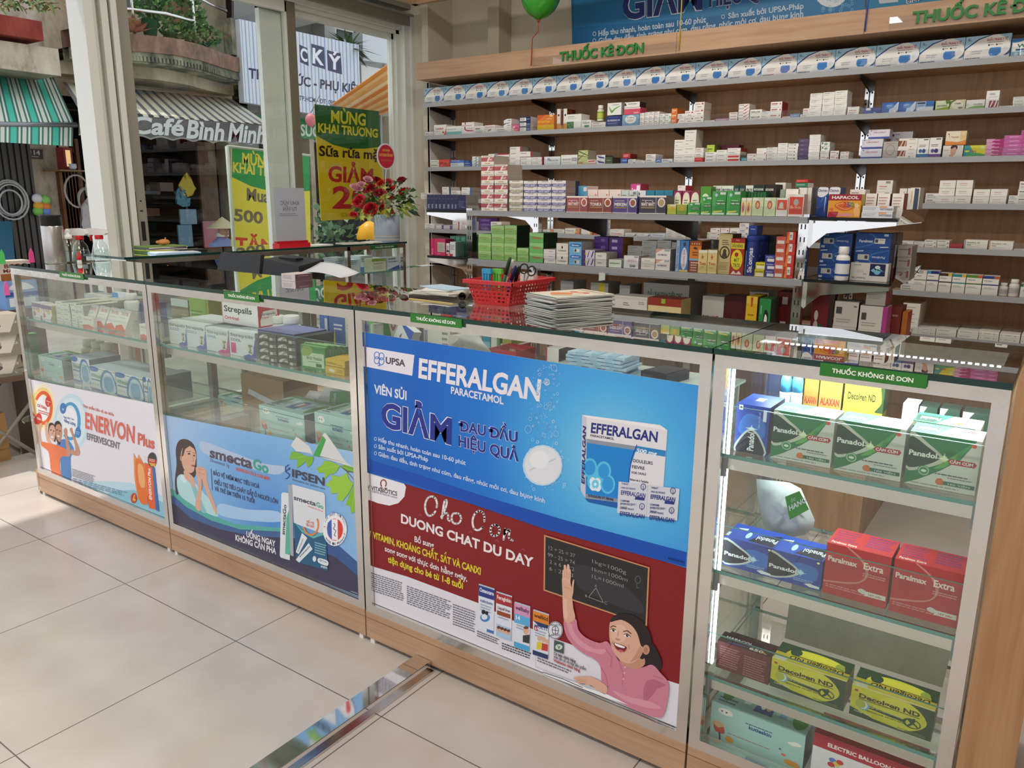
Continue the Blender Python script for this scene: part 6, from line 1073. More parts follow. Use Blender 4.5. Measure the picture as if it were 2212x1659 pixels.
HP6 = '6a1f24,3a1414|5a1a1e|b .06 .85 .46 9 .085 a86a68;b .52 .78 .95 9 .085 a86a68@@t HAPACOL .1 .45 .22 e6dcd8 .5 .04;t 650 .58 .12 .22 efe6e0 .26 .05;p e0a030 .82 .3 .92 .1 .88 .1 .8 .25;s 4a4a9a .2 .15 .5 .25 .55 .2 .2 .08'
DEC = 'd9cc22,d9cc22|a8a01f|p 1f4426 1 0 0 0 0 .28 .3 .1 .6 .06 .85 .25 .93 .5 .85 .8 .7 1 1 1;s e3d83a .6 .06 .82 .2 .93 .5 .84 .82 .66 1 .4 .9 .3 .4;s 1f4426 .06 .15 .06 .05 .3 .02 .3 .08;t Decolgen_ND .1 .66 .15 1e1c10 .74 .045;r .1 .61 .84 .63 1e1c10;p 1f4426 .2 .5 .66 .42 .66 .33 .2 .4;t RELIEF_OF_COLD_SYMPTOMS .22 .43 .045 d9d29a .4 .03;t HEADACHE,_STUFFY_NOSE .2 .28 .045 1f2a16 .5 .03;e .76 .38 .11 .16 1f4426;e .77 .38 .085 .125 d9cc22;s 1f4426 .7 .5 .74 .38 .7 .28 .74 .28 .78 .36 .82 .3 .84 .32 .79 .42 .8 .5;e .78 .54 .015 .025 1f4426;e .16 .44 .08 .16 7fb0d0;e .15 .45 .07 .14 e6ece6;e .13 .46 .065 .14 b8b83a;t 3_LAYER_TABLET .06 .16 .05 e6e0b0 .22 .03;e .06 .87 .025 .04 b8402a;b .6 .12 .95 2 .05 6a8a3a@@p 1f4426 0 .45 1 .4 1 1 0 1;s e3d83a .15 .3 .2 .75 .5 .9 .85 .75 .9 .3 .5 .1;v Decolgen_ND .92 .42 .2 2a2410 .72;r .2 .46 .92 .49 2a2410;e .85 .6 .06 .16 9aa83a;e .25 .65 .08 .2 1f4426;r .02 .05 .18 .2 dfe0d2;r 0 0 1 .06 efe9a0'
row(C8, .06, .2765, RQ, [(186, 545, 770, 1, HP6, 'maroon carton, slanted white lettering', {'d': .045}), (565, 1075, 892, 1, DEC, 'yellow and green cold carton', {'d': .075}), (1088, 1660, 1070, 1, DEC, 'yellow and green cold carton', {'d': .075})], .07)
row(C8, .108, .2765, RQ, [(200, 545, 758, 1, HP6, 'maroon carton behind its twin', {'d': .045})], .07)
f = MB(); a = atY(1480+555/3.0219, 1125+700/3.0219, .3); b = atY(1480+1760/3.0219, 1125+700/3.0219, .3)
f.hexa([(SEAM[3]+.12, .27, .2765), (SEAM[4]-.05, .27, .2765), (SEAM[4]-.05, .274, .2765), (SEAM[3]+.12, .274, .2765), (SEAM[3]+.11, .34, .47), (SEAM[4]-.04, .34, .45), (SEAM[4]-.04, .344, .45), (SEAM[3]+.11, .344, .47)], stained('card', '8f8876', '857e6c', '9a9380', 6)); o = f.build('cardboard_sheet', origin=(SEAM[3]+.3, .3, .2765)); tag(o, 'worn grey cardboard sheet leaning behind the yellow cold cartons', 'cardboard')
C9 = 'floor of the narrow counter'
BAL = 'e6e2e6,a82a38|c9c4c8|r 0 .72 1 1 b42c3c;t ELECTRIC_BALLOON_PUMP .14 .8 .08 f2ecec .76 .04;t #73005 .48 .5 .09 3a3a7a .2 .04;e .2 .55 .035 .05 5a7ad0;e .24 .5 .035 .05 d8c040;e .19 .45 .035 .05 c8303a;e .27 .56 .035 .05 c8403a;e .27 .4 .03 .045 5aa840;p 777 .2 .1 .205 .1 .23 .45 .225 .45;p 777 .21 .1 .215 .1 .26 .36 .255 .36;s 4a2a8a .4 .1 .45 .35 .6 .4 .65 .2;b .7 .4 .95 3 .08 99a@@v ELECTRIC_BALLOON_PUMP .88 .55 .18 d8b0b4 .74'
row(C9, .052, .1045, RQ, [(160, 800, 1172, 1, KUT, 'mint carton with nursery drawings', {'d': .1}), (842, 1600, 1375, 1, BAL, 'white and red balloon pump carton', {'d': .08})], .1)

# ------------------------------------------------------------------ printed posters
class PX:
    """draws on a standing sheet; points are read off the photo (through a crop) and laid on the sheet's own plane"""
    lim = None
    def __init__(s, mb, fn, n, tr=(0, 0, 1)): s.mb = mb; s.fn = fn; s.n = Vector(n); s.k = 1; s.tr = tr
    def P(s, a, b, k=None):
        p = s.fn(s.tr[0]+a/s.tr[2], s.tr[1]+b/s.tr[2]) + s.n*(2.5e-5*(k or s.k))
        if s.lim: p.x = min(max(p.x, s.lim[0]), s.lim[1]); p.z = min(max(p.z, s.lim[2]), s.lim[3])
        return p
    def poly(s, c, *xy, sm=0, up=1):
        s.k += up; pts = list(zip(xy[::2], xy[1::2]))
        if sm: pts = spline(pts, sm)
        P_ = [s.P(a, b) for a, b in pts]
        s.mb.poly(P_, c)
    def ell(s, c, x, y, rx, ry, rot=0, n=20):
        s.k += 1; s.mb.poly([s.P(x+rx*math.cos(t)*math.cos(rot)-ry*math.sin(t)*math.sin(rot), y+rx*math.cos(t)*math.sin(rot)+ry*math.sin(t)*math.cos(rot)) for t in [2*PI*i/n for i in range(n)]], c)
    def ring(s, c, x, y, rx, ry, w, n=24, a0=0, a1=2*PI):
        s.k += 1
        for i in range(n):
            t, u = a0+(a1-a0)*i/n, a0+(a1-a0)*(i+1)/n
            s.mb.poly([s.P(x+rx*math.cos(t), y+ry*math.sin(t)), s.P(x+rx*math.cos(u), y+ry*math.sin(u)), s.P(x+(rx-w)*math.cos(u), y+(ry-w)*math.sin(u)), s.P(x+(rx-w)*math.cos(t), y+(ry-w)*math.sin(t))], c)
    def line(s, c, w, *xy):
        s.k += 1; pts = list(zip(xy[::2], xy[1::2]))
        for (a, b), (d, e) in zip(pts, pts[1:]):
            L_ = math.hypot(d-a, e-b) or 1; nx, ny = -(e-b)/L_*w/2, (d-a)/L_*w/2
            s.mb.poly([s.P(a+nx, b+ny), s.P(d+nx, e+ny), s.P(d-nx, e-ny), s.P(a-nx, b-ny)], c)
    def text(s, t, x0, y0, x1, y1, h, c, bold=.03, out=None, res=3, shear=0):
        """baseline from (x0, y0) to (x1, y1), capitals h pixels high at its start"""
        s.k += 1; p0, p1 = s.P(x0, y0), s.P(x1, y1); v = s.P(x0, y0-h)-p0; u = p1-p0
        for col, bd, dz in ([(out, bold+.045, 0)] if out else []) + [(c, bold, 2.5e-5)]:
            vs_, fs, gw = glyphs(t, bd, res)
            s.mb.add([p0 + u*(x/gw) + v*y + u.normalized()*(shear*y*v.length) + s.n*dz for x, y in vs_], fs, col)
        s.k += 1
    def fine(s, c, x0, y0, x1, y1, n, dy, w=.5, seed=1):
        """small print: n lines following the slope from (x0, y0) to (x1, y1)"""
        s.k += 1; r = random.Random(seed)
        for i in range(n):
            t = 0; e = 1-.15*r.random()
            while t < e:
                d = min(r.uniform(.04, .11), e-t); a = (x0+(x1-x0)*t, y0+(y1-y0)*t+i*dy); b = (x0+(x1-x0)*(t+d), y0+(y1-y0)*(t+d)+i*dy)
                s.mb.poly([s.P(a[0], a[1]), s.P(b[0], b[1]), s.P(b[0], b[1]-dy*w), s.P(a[0], a[1]-dy*w)], c); t += d+.018
def print_grad(name, stops, c, rad):
    """a printed round colour wash around the point c of the sheet"""
    m = pbr(name, 'ffffff', .4, 0, .35); t, N, L, b = nodes(m)
    ge = N.new('ShaderNodeTexCoord'); sub = N.new('ShaderNodeVectorMath'); sub.operation = 'DISTANCE'; sub.inputs[1].default_value = c
    dv = N.new('ShaderNodeMath'); dv.operation = 'DIVIDE'; dv.inputs[1].default_value = rad; r = ramp(N, stops)
    L.new(ge.outputs['Object'], sub.inputs[0]); L.new(sub.outputs['Value'], dv.inputs[0]); L.new(dv.outputs[0], r.inputs[0]); L.new(r.outputs[0], b.inputs['Base Color']); return m
def sheet(corners, y, back):
    """corners in photo pixels, clockwise from top left; a thin sheet with a drawing face"""
    f = MB(); P_ = [atY(a, b, y) for a, b in corners]; lim = None
    if y < .1:
        q = [i for i in range(4) if SEAM[i] < sum(p.x for p in P_)/4 < SEAM[i+1]][0]; lim = (SEAM[q]+.0285, SEAM[q+1]-.0285, .1265, .962)
        for p in P_: p.x = min(max(p.x, lim[0]), lim[1]); p.z = min(max(p.z, lim[2]), lim[3])
    B_ = [p+Vector((0, .0008, 0)) for p in P_]
    f.poly(P_[::-1], back); f.poly(B_, 'e6e6e6')
    n = len(P_)
    for i in range(n): f.poly([P_[i], P_[(i+1) % n], B_[(i+1) % n], B_[i]], 'dcdcdc')
    g = PX(f, lambda a, b: atY(a, b, y), (0, -1, 0)); g.lim = lim
    return f, g, P_
PY = .0102
SKIN, SKIN2, SKIN3 = 'dcae94', 'c9937a', 'b57c64'
# -- orange juice tablets poster
def poster_a():
    f, g, P_ = sheet([(57, 817), (345.5, 876), (357.5, 1121), (83.5, 1012)], PY, 'e9e6ee'); g.tr = (40, 800, 5.185)
    g.poly('bfe0ee', 610, 1260, 680, 1262, 830, 1240, 1000, 1240, 1250, 1260, 1450, 1330, 1626, 1405, 1640, 1640, 1100, 1450, 590, 1240)
    g.poly('8fc6da', 1050, 1350, 1300, 1340, 1626, 1480, 1640, 1655, 1000, 1410)
    g.ell('f3ead0', 265, 415, 150, 270); g.ell('f6d98a', 270, 415, 122, 225); g.ring('e9622f', 278, 420, 105, 190, 38, a0=-2.6, a1=2.0); g.ell('f4f1f4', 275, 420, 76, 142)
    g.ell('c9e2f0', 590, 590, 190, 330); g.ell('dcecf4', 590, 590, 165, 285); g.ring('4f9fd0', 580, 570, 118, 215, 36, a0=-2.5, a1=2.3); g.ell('f2f4f8', 575, 575, 82, 160)
    for x, y, rx, ry, c in ((333, 350, 33, 60, 'd9402f'), (228, 545, 36, 68, 'd9402f'), (500, 425, 36, 62, '3f7fc0'), (668, 695, 34, 62, '3f7fc0')): g.ell(c, x, y, rx, ry)
    g.text('Đề Kháng', 212, 405, 318, 440, 34, 'c83a34', .05); g.text('Vitamin', 310, 345, 358, 362, 14, 'f0d8c8'); g.text('C', 328, 385, 342, 390, 22, 'f0d8c8'); g.text('Kẽm', 207, 545, 252, 560, 26, 'f4e6dc', .05); g.fine('c86a50', 222, 450, 345, 490, 2, 22)
    g.text('Ngày Mới Tràn', 505, 530, 622, 560, 20, '5a8ac0'); g.text('Năng Lượng', 512, 575, 640, 620, 34, '3a6fb0', .05); g.text('B', 495, 445, 508, 450, 24, 'dfe9f4'); g.fine('a9c8e6', 645, 690, 690, 702, 2, 20)
    # the pair: arms, faces, shirts
    g.poly(SKIN, 225, 610, 255, 590, 268, 610, 255, 650, 250, 720, 270, 800, 350, 830, 380, 870, 300, 850, 250, 820, 232, 730, 228, 660, sm=3)
    g.poly(SKIN, 300, 590, 322, 572, 330, 590, 322, 640, 335, 720, 370, 810, 400, 840, 360, 850, 318, 780, 300, 690, 298, 630, sm=3)
    g.poly('4f86c8', 440, 800, 540, 770, 610, 850, 620, 920, 590, 960, 585, 1050, 590, 1240, 490, 1200, 470, 1000, 440, 900, sm=3)
    g.poly('e97a4a', 262, 800, 340, 815, 410, 830, 470, 850, 560, 900, 575, 960, 480, 970, 466, 1090, 480, 1190, 375, 1150, 350, 980, 330, 900, 262, 845, sm=3)
    g.poly(SKIN2, 508, 670, 530, 645, 548, 670, 552, 760, 575, 860, 582, 940, 545, 965, 540, 880, 525, 770, sm=3)
    g.poly(SKIN2, 575, 660, 600, 640, 612, 690, 650, 790, 688, 900, 680, 950, 640, 955, 585, 930, 600, 880, 640, 900, 625, 800, 590, 700, sm=3)
    g.poly('2f2624', 400, 640, 415, 580, 450, 565, 478, 600, 485, 650, 470, 830, 430, 790, 415, 700, sm=3); g.poly(SKIN2, 415, 650, 430, 610, 465, 605, 487, 650, 488, 720, 470, 800, 440, 780, 418, 720, sm=4)
    g.poly('3a2a26', 335, 650, 345, 595, 385, 590, 418, 640, 420, 740, 410, 800, 360, 760, 338, 700, sm=3); g.poly(SKIN, 345, 670, 360, 620, 395, 615, 416, 670, 412, 740, 395, 795, 365, 765, 347, 720, sm=4)
    for x, y in ((365, 668), (398, 680), (436, 668), (468, 678)): g.ell('2a1f1c', x, y, 7, 8)
    for x, y in ((378, 738), (450, 728)): g.poly('f2e9e4', x-16, y-5, x+16, y+4, x+8, y+22, x-8, y+16); 
    for x, y in ((381, 705), (455, 700)): g.ell('b98068', x, y, 6, 10)
    g.text('Thực phẩm bảo vệ sức khỏe', 722, 408, 1070, 512, 32, 'd97a6a', .02); g.text('ENERVON', 750, 640, 1300, 810, 178, 'dd6a5c', .09, 'f0e6ea'); g.text('Plus', 1338, 822, 1525, 880, 128, 'dd6a5c', .08); g.text('EFFERVESCENT', 768, 770, 1140, 887, 74, '77757c', .02)
    g.fine('8f8f98', 605, 1110, 865, 1195, 5, 18); g.fine('7a9ab0', 612, 1215, 1240, 1380, 3, 20, seed=3)
    g.poly('e9a05a', 1290, 920, 1330, 1010, 1345, 940, 1400, 1040, 1440, 1080, 1452, 1500, 1400, 1500, 1340, 1440, 1300, 1200); g.poly('e8742f', 1310, 1010, 1410, 1050, 1435, 1300, 1448, 1490, 1350, 1440, sm=3); g.poly('f0b070', 1340, 1060, 1400, 1080, 1420, 1300, 1360, 1280, sm=3)
    g.poly('e8642f', 1415, 1030, 1500, 1075, 1540, 1560, 1465, 1540); g.poly('3f6fb0', 1500, 1075, 1530, 1090, 1580, 1580, 1540, 1560); g.poly('e3dfe0', 1412, 960, 1465, 975, 1470, 1052, 1416, 1030)
    g.k += 1
    for i in range(1): p0, p1 = g.P(1498, 1450), g.P(1480, 1100); v = g.P(1470, 1440)-g.P(1500, 1452); vs_, fs, gw = glyphs('ENERVON Plus', .05, 3); f.add([p0+(p1-p0)*(x/gw)+v*y for x, y in vs_], fs, 'f4ece6')
    g.ell('3a3230', 1500, 1000, 50, 82); g.poly('c8352f', 1453, 985, 1550, 1005, 1545, 1045, 1462, 1030); g.poly('e0a63a', 1462, 1030, 1545, 1045, 1530, 1075, 1490, 1072); g.fine('f0c8b8', 1470, 995, 1535, 1008, 2, 18)
    g.ell('c8402f', 1295, 1430, 34, 58); g.poly('e9b04a', 1280, 1455, 1300, 1390, 1312, 1400, 1300, 1430, 1320, 1450, 1310, 1465)
    o = f.build('poster', origin=tuple(P_[3])); tag(o, 'white poster with two flexing people and orange effervescent drink on the doorway counter', 'poster')
poster_a()
# -- woman drinking from a sachet
def poster_b():
    f, g, P_ = sheet([(354, 896), (764, 976), (777, 1291), (372.5, 1128)], PY, 'ffffff')
    c = P_[2]; m = print_grad('poster_sky', [(0, '4f8fd8'), (.35, '7fb4e6'), (.6, '9fc4ea'), (1, 'c3c8dc')], (0.55, 0, .12), .85); f.m[0] = f.mi(m); g.tr = (340, 900, 4.148)
    g.poly('b4c8e2', 400, 220, 700, 330, 950, 420, 1150, 450, 1050, 520, 700, 420, 420, 330, sm=4); g.poly('aacdf0', 560, 780, 800, 830, 1080, 850, 1100, 940, 800, 930, 560, 880, sm=4)
    g.poly('5ab0a8', 118, 640, 250, 740, 450, 870, 700, 960, 1000, 990, 1110, 995, 1110, 1030, 800, 1030, 500, 990, 250, 860, 125, 720); g.poly('46689a', 122, 700, 260, 810, 480, 930, 740, 1010, 1110, 1030, 1110, 1090, 800, 1075, 500, 1010, 260, 890, 130, 780)
    g.poly('45415a', 128, 770, 300, 910, 560, 1010, 850, 1070, 1250, 1090, 1500, 1120, 1812, 1330, 1812, 1612, 1400, 1450, 700, 1180, 138, 945); g.poly('3f5f96', 1300, 1110, 1450, 1100, 1620, 1150, 1812, 1320, 1812, 1440, 1600, 1260, 1430, 1190, 1300, 1180)
    # woman
    g.poly('4a3a38', 165, 300, 190, 220, 245, 200, 310, 230, 345, 300, 352, 400, 345, 520, 300, 560, 200, 560, 190, 690, 165, 680, 158, 560, 172, 430, sm=4)
    g.poly('b8dfe4', 175, 560, 215, 515, 270, 545, 330, 590, 380, 640, 430, 700, 500, 760, 545, 890, 440, 860, 330, 800, 200, 700, sm=4); g.poly('8fc4cc', 300, 600, 340, 620, 400, 760, 440, 860, 380, 830, sm=3); g.poly('d3ecee', 215, 515, 265, 550, 255, 600, 200, 560)
    g.poly(SKIN, 240, 480, 300, 520, 330, 560, 335, 640, 290, 590, 245, 545, sm=3)
    g.poly(SKIN, 210, 340, 235, 270, 290, 250, 335, 300, 348, 360, 342, 400, 336, 440, 325, 490, 290, 505, 245, 480, 222, 420, sm=4); g.poly('4a3a38', 225, 300, 240, 235, 300, 235, 335, 290, 290, 262, 250, 290, 232, 350, 215, 360)
    g.poly('3a2a28', 268, 335, 285, 322, 300, 335, 284, 341); g.poly('3a2a28', 318, 345, 332, 340, 340, 352, 328, 356); g.line('5a4038', 5, 262, 312, 300, 312); g.line('5a4038', 4, 318, 322, 342, 330); g.line('b98068', 5, 318, 360, 328, 395, 314, 402); g.poly('b8585a', 304, 430, 330, 432, 338, 444, 318, 450, 306, 442); g.ell(SKIN2, 212, 372, 9, 24)
    g.line('4a4a50', 12, 328, 440, 350, 455, 385, 462)
    g.poly(SKIN, 345, 480, 352, 450, 400, 450, 440, 490, 445, 560, 470, 660, 530, 820, 530, 880, 490, 800, 430, 650, 400, 560, 395, 660, 385, 840, 340, 800, 365, 650, 360, 560, sm=3); g.line(SKIN2, 5, 372, 470, 420, 478); g.line(SKIN2, 5, 368, 500, 432, 520); g.line(SKIN3, 5, 398, 560, 404, 610, 398, 660); g.line(SKIN2, 4, 380, 455, 376, 540)
    g.text('smecta', 470, 360, 850, 465, 92, '5a4f5e', .07); g.text('Go', 858, 460, 995, 510, 92, '3fa592', .08); g.text('Diosmectit 3g', 474, 400, 645, 455, 30, '77707f', .0); g.text('HƯƠNG SÔ-CÔ-LA CA-RA-MEN', 705, 480, 1003, 570, 30, 'e0705a', .03); g.line('4a5070', 5, 483, 465, 494, 660)
    g.text('BẢO VỆ NIÊM MẠC TIÊU HOÁ', 503, 520, 915, 645, 38, '4a4a66', .02); g.text('ĐIỀU TRỊ TIÊU CHẢY GẤP Ở NGƯỜI LỚN', 510, 600, 1080, 782, 38, '4a4a66', .02); g.text('VÀ TRẺ EM TRÊN 15 TUỔI', 514, 660, 870, 775, 38, '4a4a66', .02)
    g.text('UỐNG NGAY', 800, 1075, 1060, 1165, 52, 'eceaf2', .05); g.text('KHÔNG CẦN PHA', 702, 1105, 1066, 1232, 52, 'eceaf2', .05)
    g.text('IPSEN', 1208, 535, 1500, 618, 70, '4a4858', .06); g.text('Innovation for patient care', 1212, 570, 1502, 655, 22, '5a5866', .0); g.line('3f4f8a', 9, 1180, 430, 1150, 450, 1150, 490, 1190, 520, 1170, 550, 1150, 555); g.line('3f4f8a', 9, 1150, 490, 1180, 470); g.ell('3f4f8a', 1183, 465, 9, 12)
    # leaves on a twig
    def leaf(pts, c, mid): g.poly(c, *pts); g.line('a8cf5a', 4, *mid)
    g.line('6a5a3a', 7, 1640, 440, 1700, 490, 1780, 500); g.line('6a5a3a', 5, 1700, 490, 1760, 560, 1775, 640)
    leaf((1185, 380, 1205, 310, 1270, 320, 1330, 350, 1405, 360, 1390, 420, 1350, 458, 1330, 400, 1300, 430, 1250, 460, 1255, 380), '7fb83f', (1255, 370, 1330, 352)); leaf((1425, 465, 1480, 430, 1500, 395, 1560, 400, 1640, 440, 1600, 500, 1540, 520, 1500, 560, 1500, 500, 1450, 500), '8fc43f', (1470, 470, 1620, 440)); leaf((1505, 610, 1570, 560, 1560, 520, 1640, 540, 1700, 500, 1720, 560, 1760, 600, 1720, 680, 1660, 760, 1610, 740, 1620, 680, 1560, 690, 1550, 630), '9acb45', (1540, 620, 1700, 520)); leaf((1690, 790, 1720, 700, 1770, 600, 1785, 700, 1785, 840, 1740, 870, 1730, 800), '86bd3c', (1745, 850, 1775, 640)); leaf((1640, 440, 1700, 430, 1785, 470, 1780, 500, 1700, 480), '6fae38', (1650, 442, 1770, 490))
    # sachet and carton picture
    g.poly('dfe6ea', 1115, 690, 1130, 675, 1208, 690, 1190, 1285, 1110, 1262, 1100, 1245); g.poly('5fb8a0', 1160, 900, 1204, 770, 1192, 1240, 1148, 1225); g.k += 1
    p0, p1 = g.P(1145, 1060), g.P(1160, 790); v = g.P(1112, 1050)-g.P(1145, 1060); vs_, fs, gw = glyphs('smectaGo', .05, 3); f.add([p0+(p1-p0)*(x/gw)+v*y*.9 for x, y in vs_], fs, '4a4a58')
    g.poly('a8aeb8', 1175, 610, 1212, 605, 1225, 1250, 1195, 1240); g.poly('dde2e8', 1212, 605, 1490, 680, 1505, 700, 1515, 1060, 1225, 950); g.poly('2a6286', 1225, 945, 1300, 1030, 1400, 1085, 1515, 1060, 1533, 1380, 1250, 1300); g.poly('62b8b0', 1225, 935, 1300, 1010, 1400, 1070, 1512, 1025, 1514, 1050, 1400, 1090, 1300, 1035); 
    g.text('smecta', 1226, 740, 1425, 800, 40, '4a4858', .07); g.text('Go', 1428, 800, 1492, 830, 42, '3fa592', .08); g.text('HƯƠNG SÔ-CÔ-LA', 1350, 805, 1490, 855, 12, 'e0705a', .05); g.ring('e08a4a', 1380, 965, 75, 100, 16, a0=-.6, a1=2.9); g.text('ĐIỀU TRỊ', 1340, 945, 1408, 965, 20, 'd9683a', .04); g.text('TIÊU CHẢY', 1335, 975, 1412, 998, 22, 'd9683a', .05)
    for q, r_ in (((1245, 1210, 1300, 1040, 1348, 1085, 1270, 1230), 0), ((1245, 1280, 1360, 1130, 1395, 1185, 1275, 1305), 0)): g.poly('e3ebee', *q)
    for a, b, c_, d in ((1262, 1215, 1312, 1098), (1280, 1262, 1372, 1165)): g.text('smectaGo', a, b, c_, d, 20, '4a4a58', .05)
    g.fine('8fc0d0', 1415, 1130, 1520, 1160, 5, 22); g.poly('e6ecf0', 1450, 1265, 1530, 1290, 1528, 1335, 1448, 1305, sm=3); g.text('HỘP 12 GÓI', 1456, 1290, 1522, 1312, 16, '5a6a80', .04); g.ell('dfe6ee', 1412, 1272, 16, 26); g.text('IPSEN', 1470, 1348, 1525, 1362, 18, 'dfe6ee', .05)
    g.ell('eef0f4', 1595, 1008, 108, 150); g.ell('d9463f', 1597, 1010, 72, 100); g.poly('f2f2f4', 1566, 918, 1620, 915, 1622, 1105, 1570, 1100); g.poly('4a62b8', 1524, 1000, 1532, 950, 1566, 915, 1570, 1100, 1535, 1060); g.line('3a3f6a', 6, 1585, 950, 1600, 970, 1582, 1000, 1605, 1020, 1590, 1060, 1605, 1070)
    r0 = random.Random(3)
    for t_, a0, a1, rr in (('SẢN XUẤT TẠI PHÁP', -2.75, -.15, 1), ('MADE IN FRANCE', 2.5, .55, -1)):
        for i, ch in enumerate(t_):
            if ch == ' ': continue
            a = a0+(a1-a0)*(i+.5)/len(t_); k = .86 if rr > 0 else .93; x, y = 1595+108*k*math.cos(a), 1008+150*k*math.sin(a); du, dv = -108*math.sin(a)*rr, 150*math.cos(a)*rr; L_ = math.hypot(du, dv)
            g.text(ch, x-du/L_*6, y-dv/L_*6, x+du/L_*8, y+dv/L_*8, 22, '3f4f7a', .06, res=2); g.k -= 2
    g.k += 2; g.text('*', 1495, 1015, 1512, 1020, 40, 'd9463f', .08); g.text('*', 1672, 1080, 1690, 1085, 40, 'd9463f', .08); g.fine('cfd0e0', 1738, 1562, 1800, 1585, 1, 10)
    o = f.build('poster', origin=tuple(P_[3])); tag(o, 'sky blue poster of a woman drinking from a sachet, green leaves at its corner', 'poster')
poster_b()
# -- blue effervescent tablet poster
def poster_c():
    f, g, P_ = sheet([(789.5, 718), (1512, 833), (1482.5, 1227), (797, 1022)], PY-.001, 'ffffff')
    m = print_grad('poster_blue', [(0, '8ad2f4'), (.22, '4fb0ea'), (.5, '1f7ad6'), (.8, '1563c2'), (1, '1a66c0')], (.76, 0, .19), .72); f.m[0] = f.mi(m); g.tr = (760, 640, 2.836)
    g.poly('1450b4', 97, 995, 400, 1090, 800, 1222, 1310, 1372, 1700, 1475, 2052, 1568, 2045, 1660, 1180, 1425, 330, 1135, 105, 1078)
    g.poly('e6e3ee', 88, 310, 383, 360, 370, 487, 90, 432)
    for x, y in ((153, 362), (182, 368), (153, 392), (182, 398)): g.ring('3f6fc0', x, y, 18, 24, 5, n=14)
    g.line('3f6fc0', 5, 168, 400, 168, 425, 160, 425, 178, 425); g.line('3f6fc0', 4, 160, 380, 178, 382); g.line('3f6fc0', 4, 169, 370, 169, 392)
    g.text('UPSA', 208, 410, 328, 430, 40, '4a4a58', .05); g.text('EFFERALGAN', 408, 495, 1150, 640, 120, 'ebe6ee', .045, shear=.06); g.ring('e6e3ee', 1195, 526, 17, 20, 4, n=16); g.text('R', 1187, 538, 1203, 541, 22, 'e6e3ee', .04)
    g.text('PARACETAMOL', 608, 595, 930, 662, 44, 'e3e2f0', .03); g.text('VIÊN SỦI', 137, 592, 336, 635, 54, 'dfe3f2', .03)
    g.text('GIẢM', 182, 790, 610, 905, 150, '25338f', .11, 'eceaf4'); g.text('ĐAU ĐẦU', 655, 822, 1015, 895, 64, '25338f', .09, 'eceaf4'); g.text('HIỆU QUẢ', 655, 915, 1022, 1012, 66, '25338f', .09, 'eceaf4')
    for i, (t_, x1, y1) in enumerate((('Hấp thu nhanh, hoàn toàn sau 10-60 phút', 698, 1034), ('Sản xuất bởi UPSA-Pháp', 468, 1012), ('Giảm đau đầu, tình trạng như cúm, đau răng, nhức mỏi cơ, đau bụng kinh', 1184, 1266))):
        y = 885+i*44; g.text(t_, 164, y+3, x1, y1, 26, 'd3e0f6', .02); g.ring('cfe0f6', 146, y-12, 9, 12, 3, n=8)
    r = random.Random(5)
    for i in range(230):
        y = 420+r.random()*770; x = 1195+(r.random()+r.random()-1)*(110+40*(y > 900)); q = r.choice((3, 3, 4, 5, 6, 9)); g.k = 30; g.ring(r.choice(('9fd0f6', '6fb4ee', 'c3e2fa')), x, y, q, q*1.15, max(1.5, q*.35), n=9)
    for x, y, q in ((1240, 438, 19), (1082, 815, 22), (1255, 842, 18), (1192, 678, 14), (1140, 545, 12), (1095, 750, 12)): g.ring('8fc4f2', x, y, q, q*1.15, 4, n=14)
    g.k = 34; g.ell('b9d8f0', 1170, 1035, 122, 126); g.ell('dfe3ea', 1172, 1035, 112, 117); g.line('c3c9d6', 8, 1090, 1065, 1250, 995); g.ell('e9ecf0', 1150, 1000, 60, 55)
    g.poly('1a5fb0', 1375, 1150, 1405, 1190, 1433, 1240, 1630, 1262, 1640, 1300, 1450, 1260)
    g.poly('c9ccda', 1412, 725, 1440, 742, 1433, 1237, 1403, 1190); g.poly('e3e2e8', 1440, 742, 1935, 820, 1908, 1195, 1630, 1262, 1433, 1237); g.poly('f0f0f2', 1412, 725, 1890, 788, 1935, 820, 1440, 742)
    g.text('EFFERALGAN', 1465, 833, 1872, 893, 62, '2a3580', .06, shear=.08); g.text('PARACETAMOL', 1464, 858, 1608, 880, 14, '333', .04); g.poly('8f98a8', 1440, 872, 1745, 918, 1742, 945, 1440, 900); g.poly('1f86d6', 1440, 897, 1742, 942, 1712, 1030, 1700, 1130, 1690, 1262, 1433, 1215); g.poly('8f98a8', 1433, 1210, 1690, 1248, 1690, 1262, 1630, 1262, 1433, 1237)
    g.poly('2f86c8', 1745, 915, 1925, 945, 1922, 982, 1735, 952); g.text('500 mg', 1745, 953, 1868, 975, 24, 'e6eef6', .04, shear=.2); g.line('25338f', 5, 1748, 908, 1720, 980, 1704, 1060, 1698, 1140)
    for t_, x0, y0, x1, y1, h in (('DOULEURS', 1725, 1014, 1845, 1032, 20), ('FIEVRE', 1718, 1052, 1795, 1063, 20), ('VOIE ORALE', 1713, 1084, 1804, 1096, 14), ("Réservé à l'adulte", 1706, 1126, 1818, 1144, 13)): g.text(t_, x0, y0, x1, y1, h, '3a3f5a', .02)
    for x, y in ((1460, 1050), (1545, 1070), (1490, 1130), (1570, 1150)): g.ell('57c4ee', x, y, 46, 60)
    for x, y in ((1460, 1050), (1545, 1070), (1570, 1150)): g.ell('2f9ae0', x, y, 34, 46)
    for x, y in ((1478, 1132), (1508, 1136), (1480, 1165), (1510, 1170)): g.ell('e6f2fa', x, y, 19, 25)
    g.ell('6fd0f4', 1494, 1150, 22, 28); g.ell('e9f6fc', 1494, 1150, 8, 10); g.line('e6f2fa', 8, 1494, 1170, 1494, 1190)
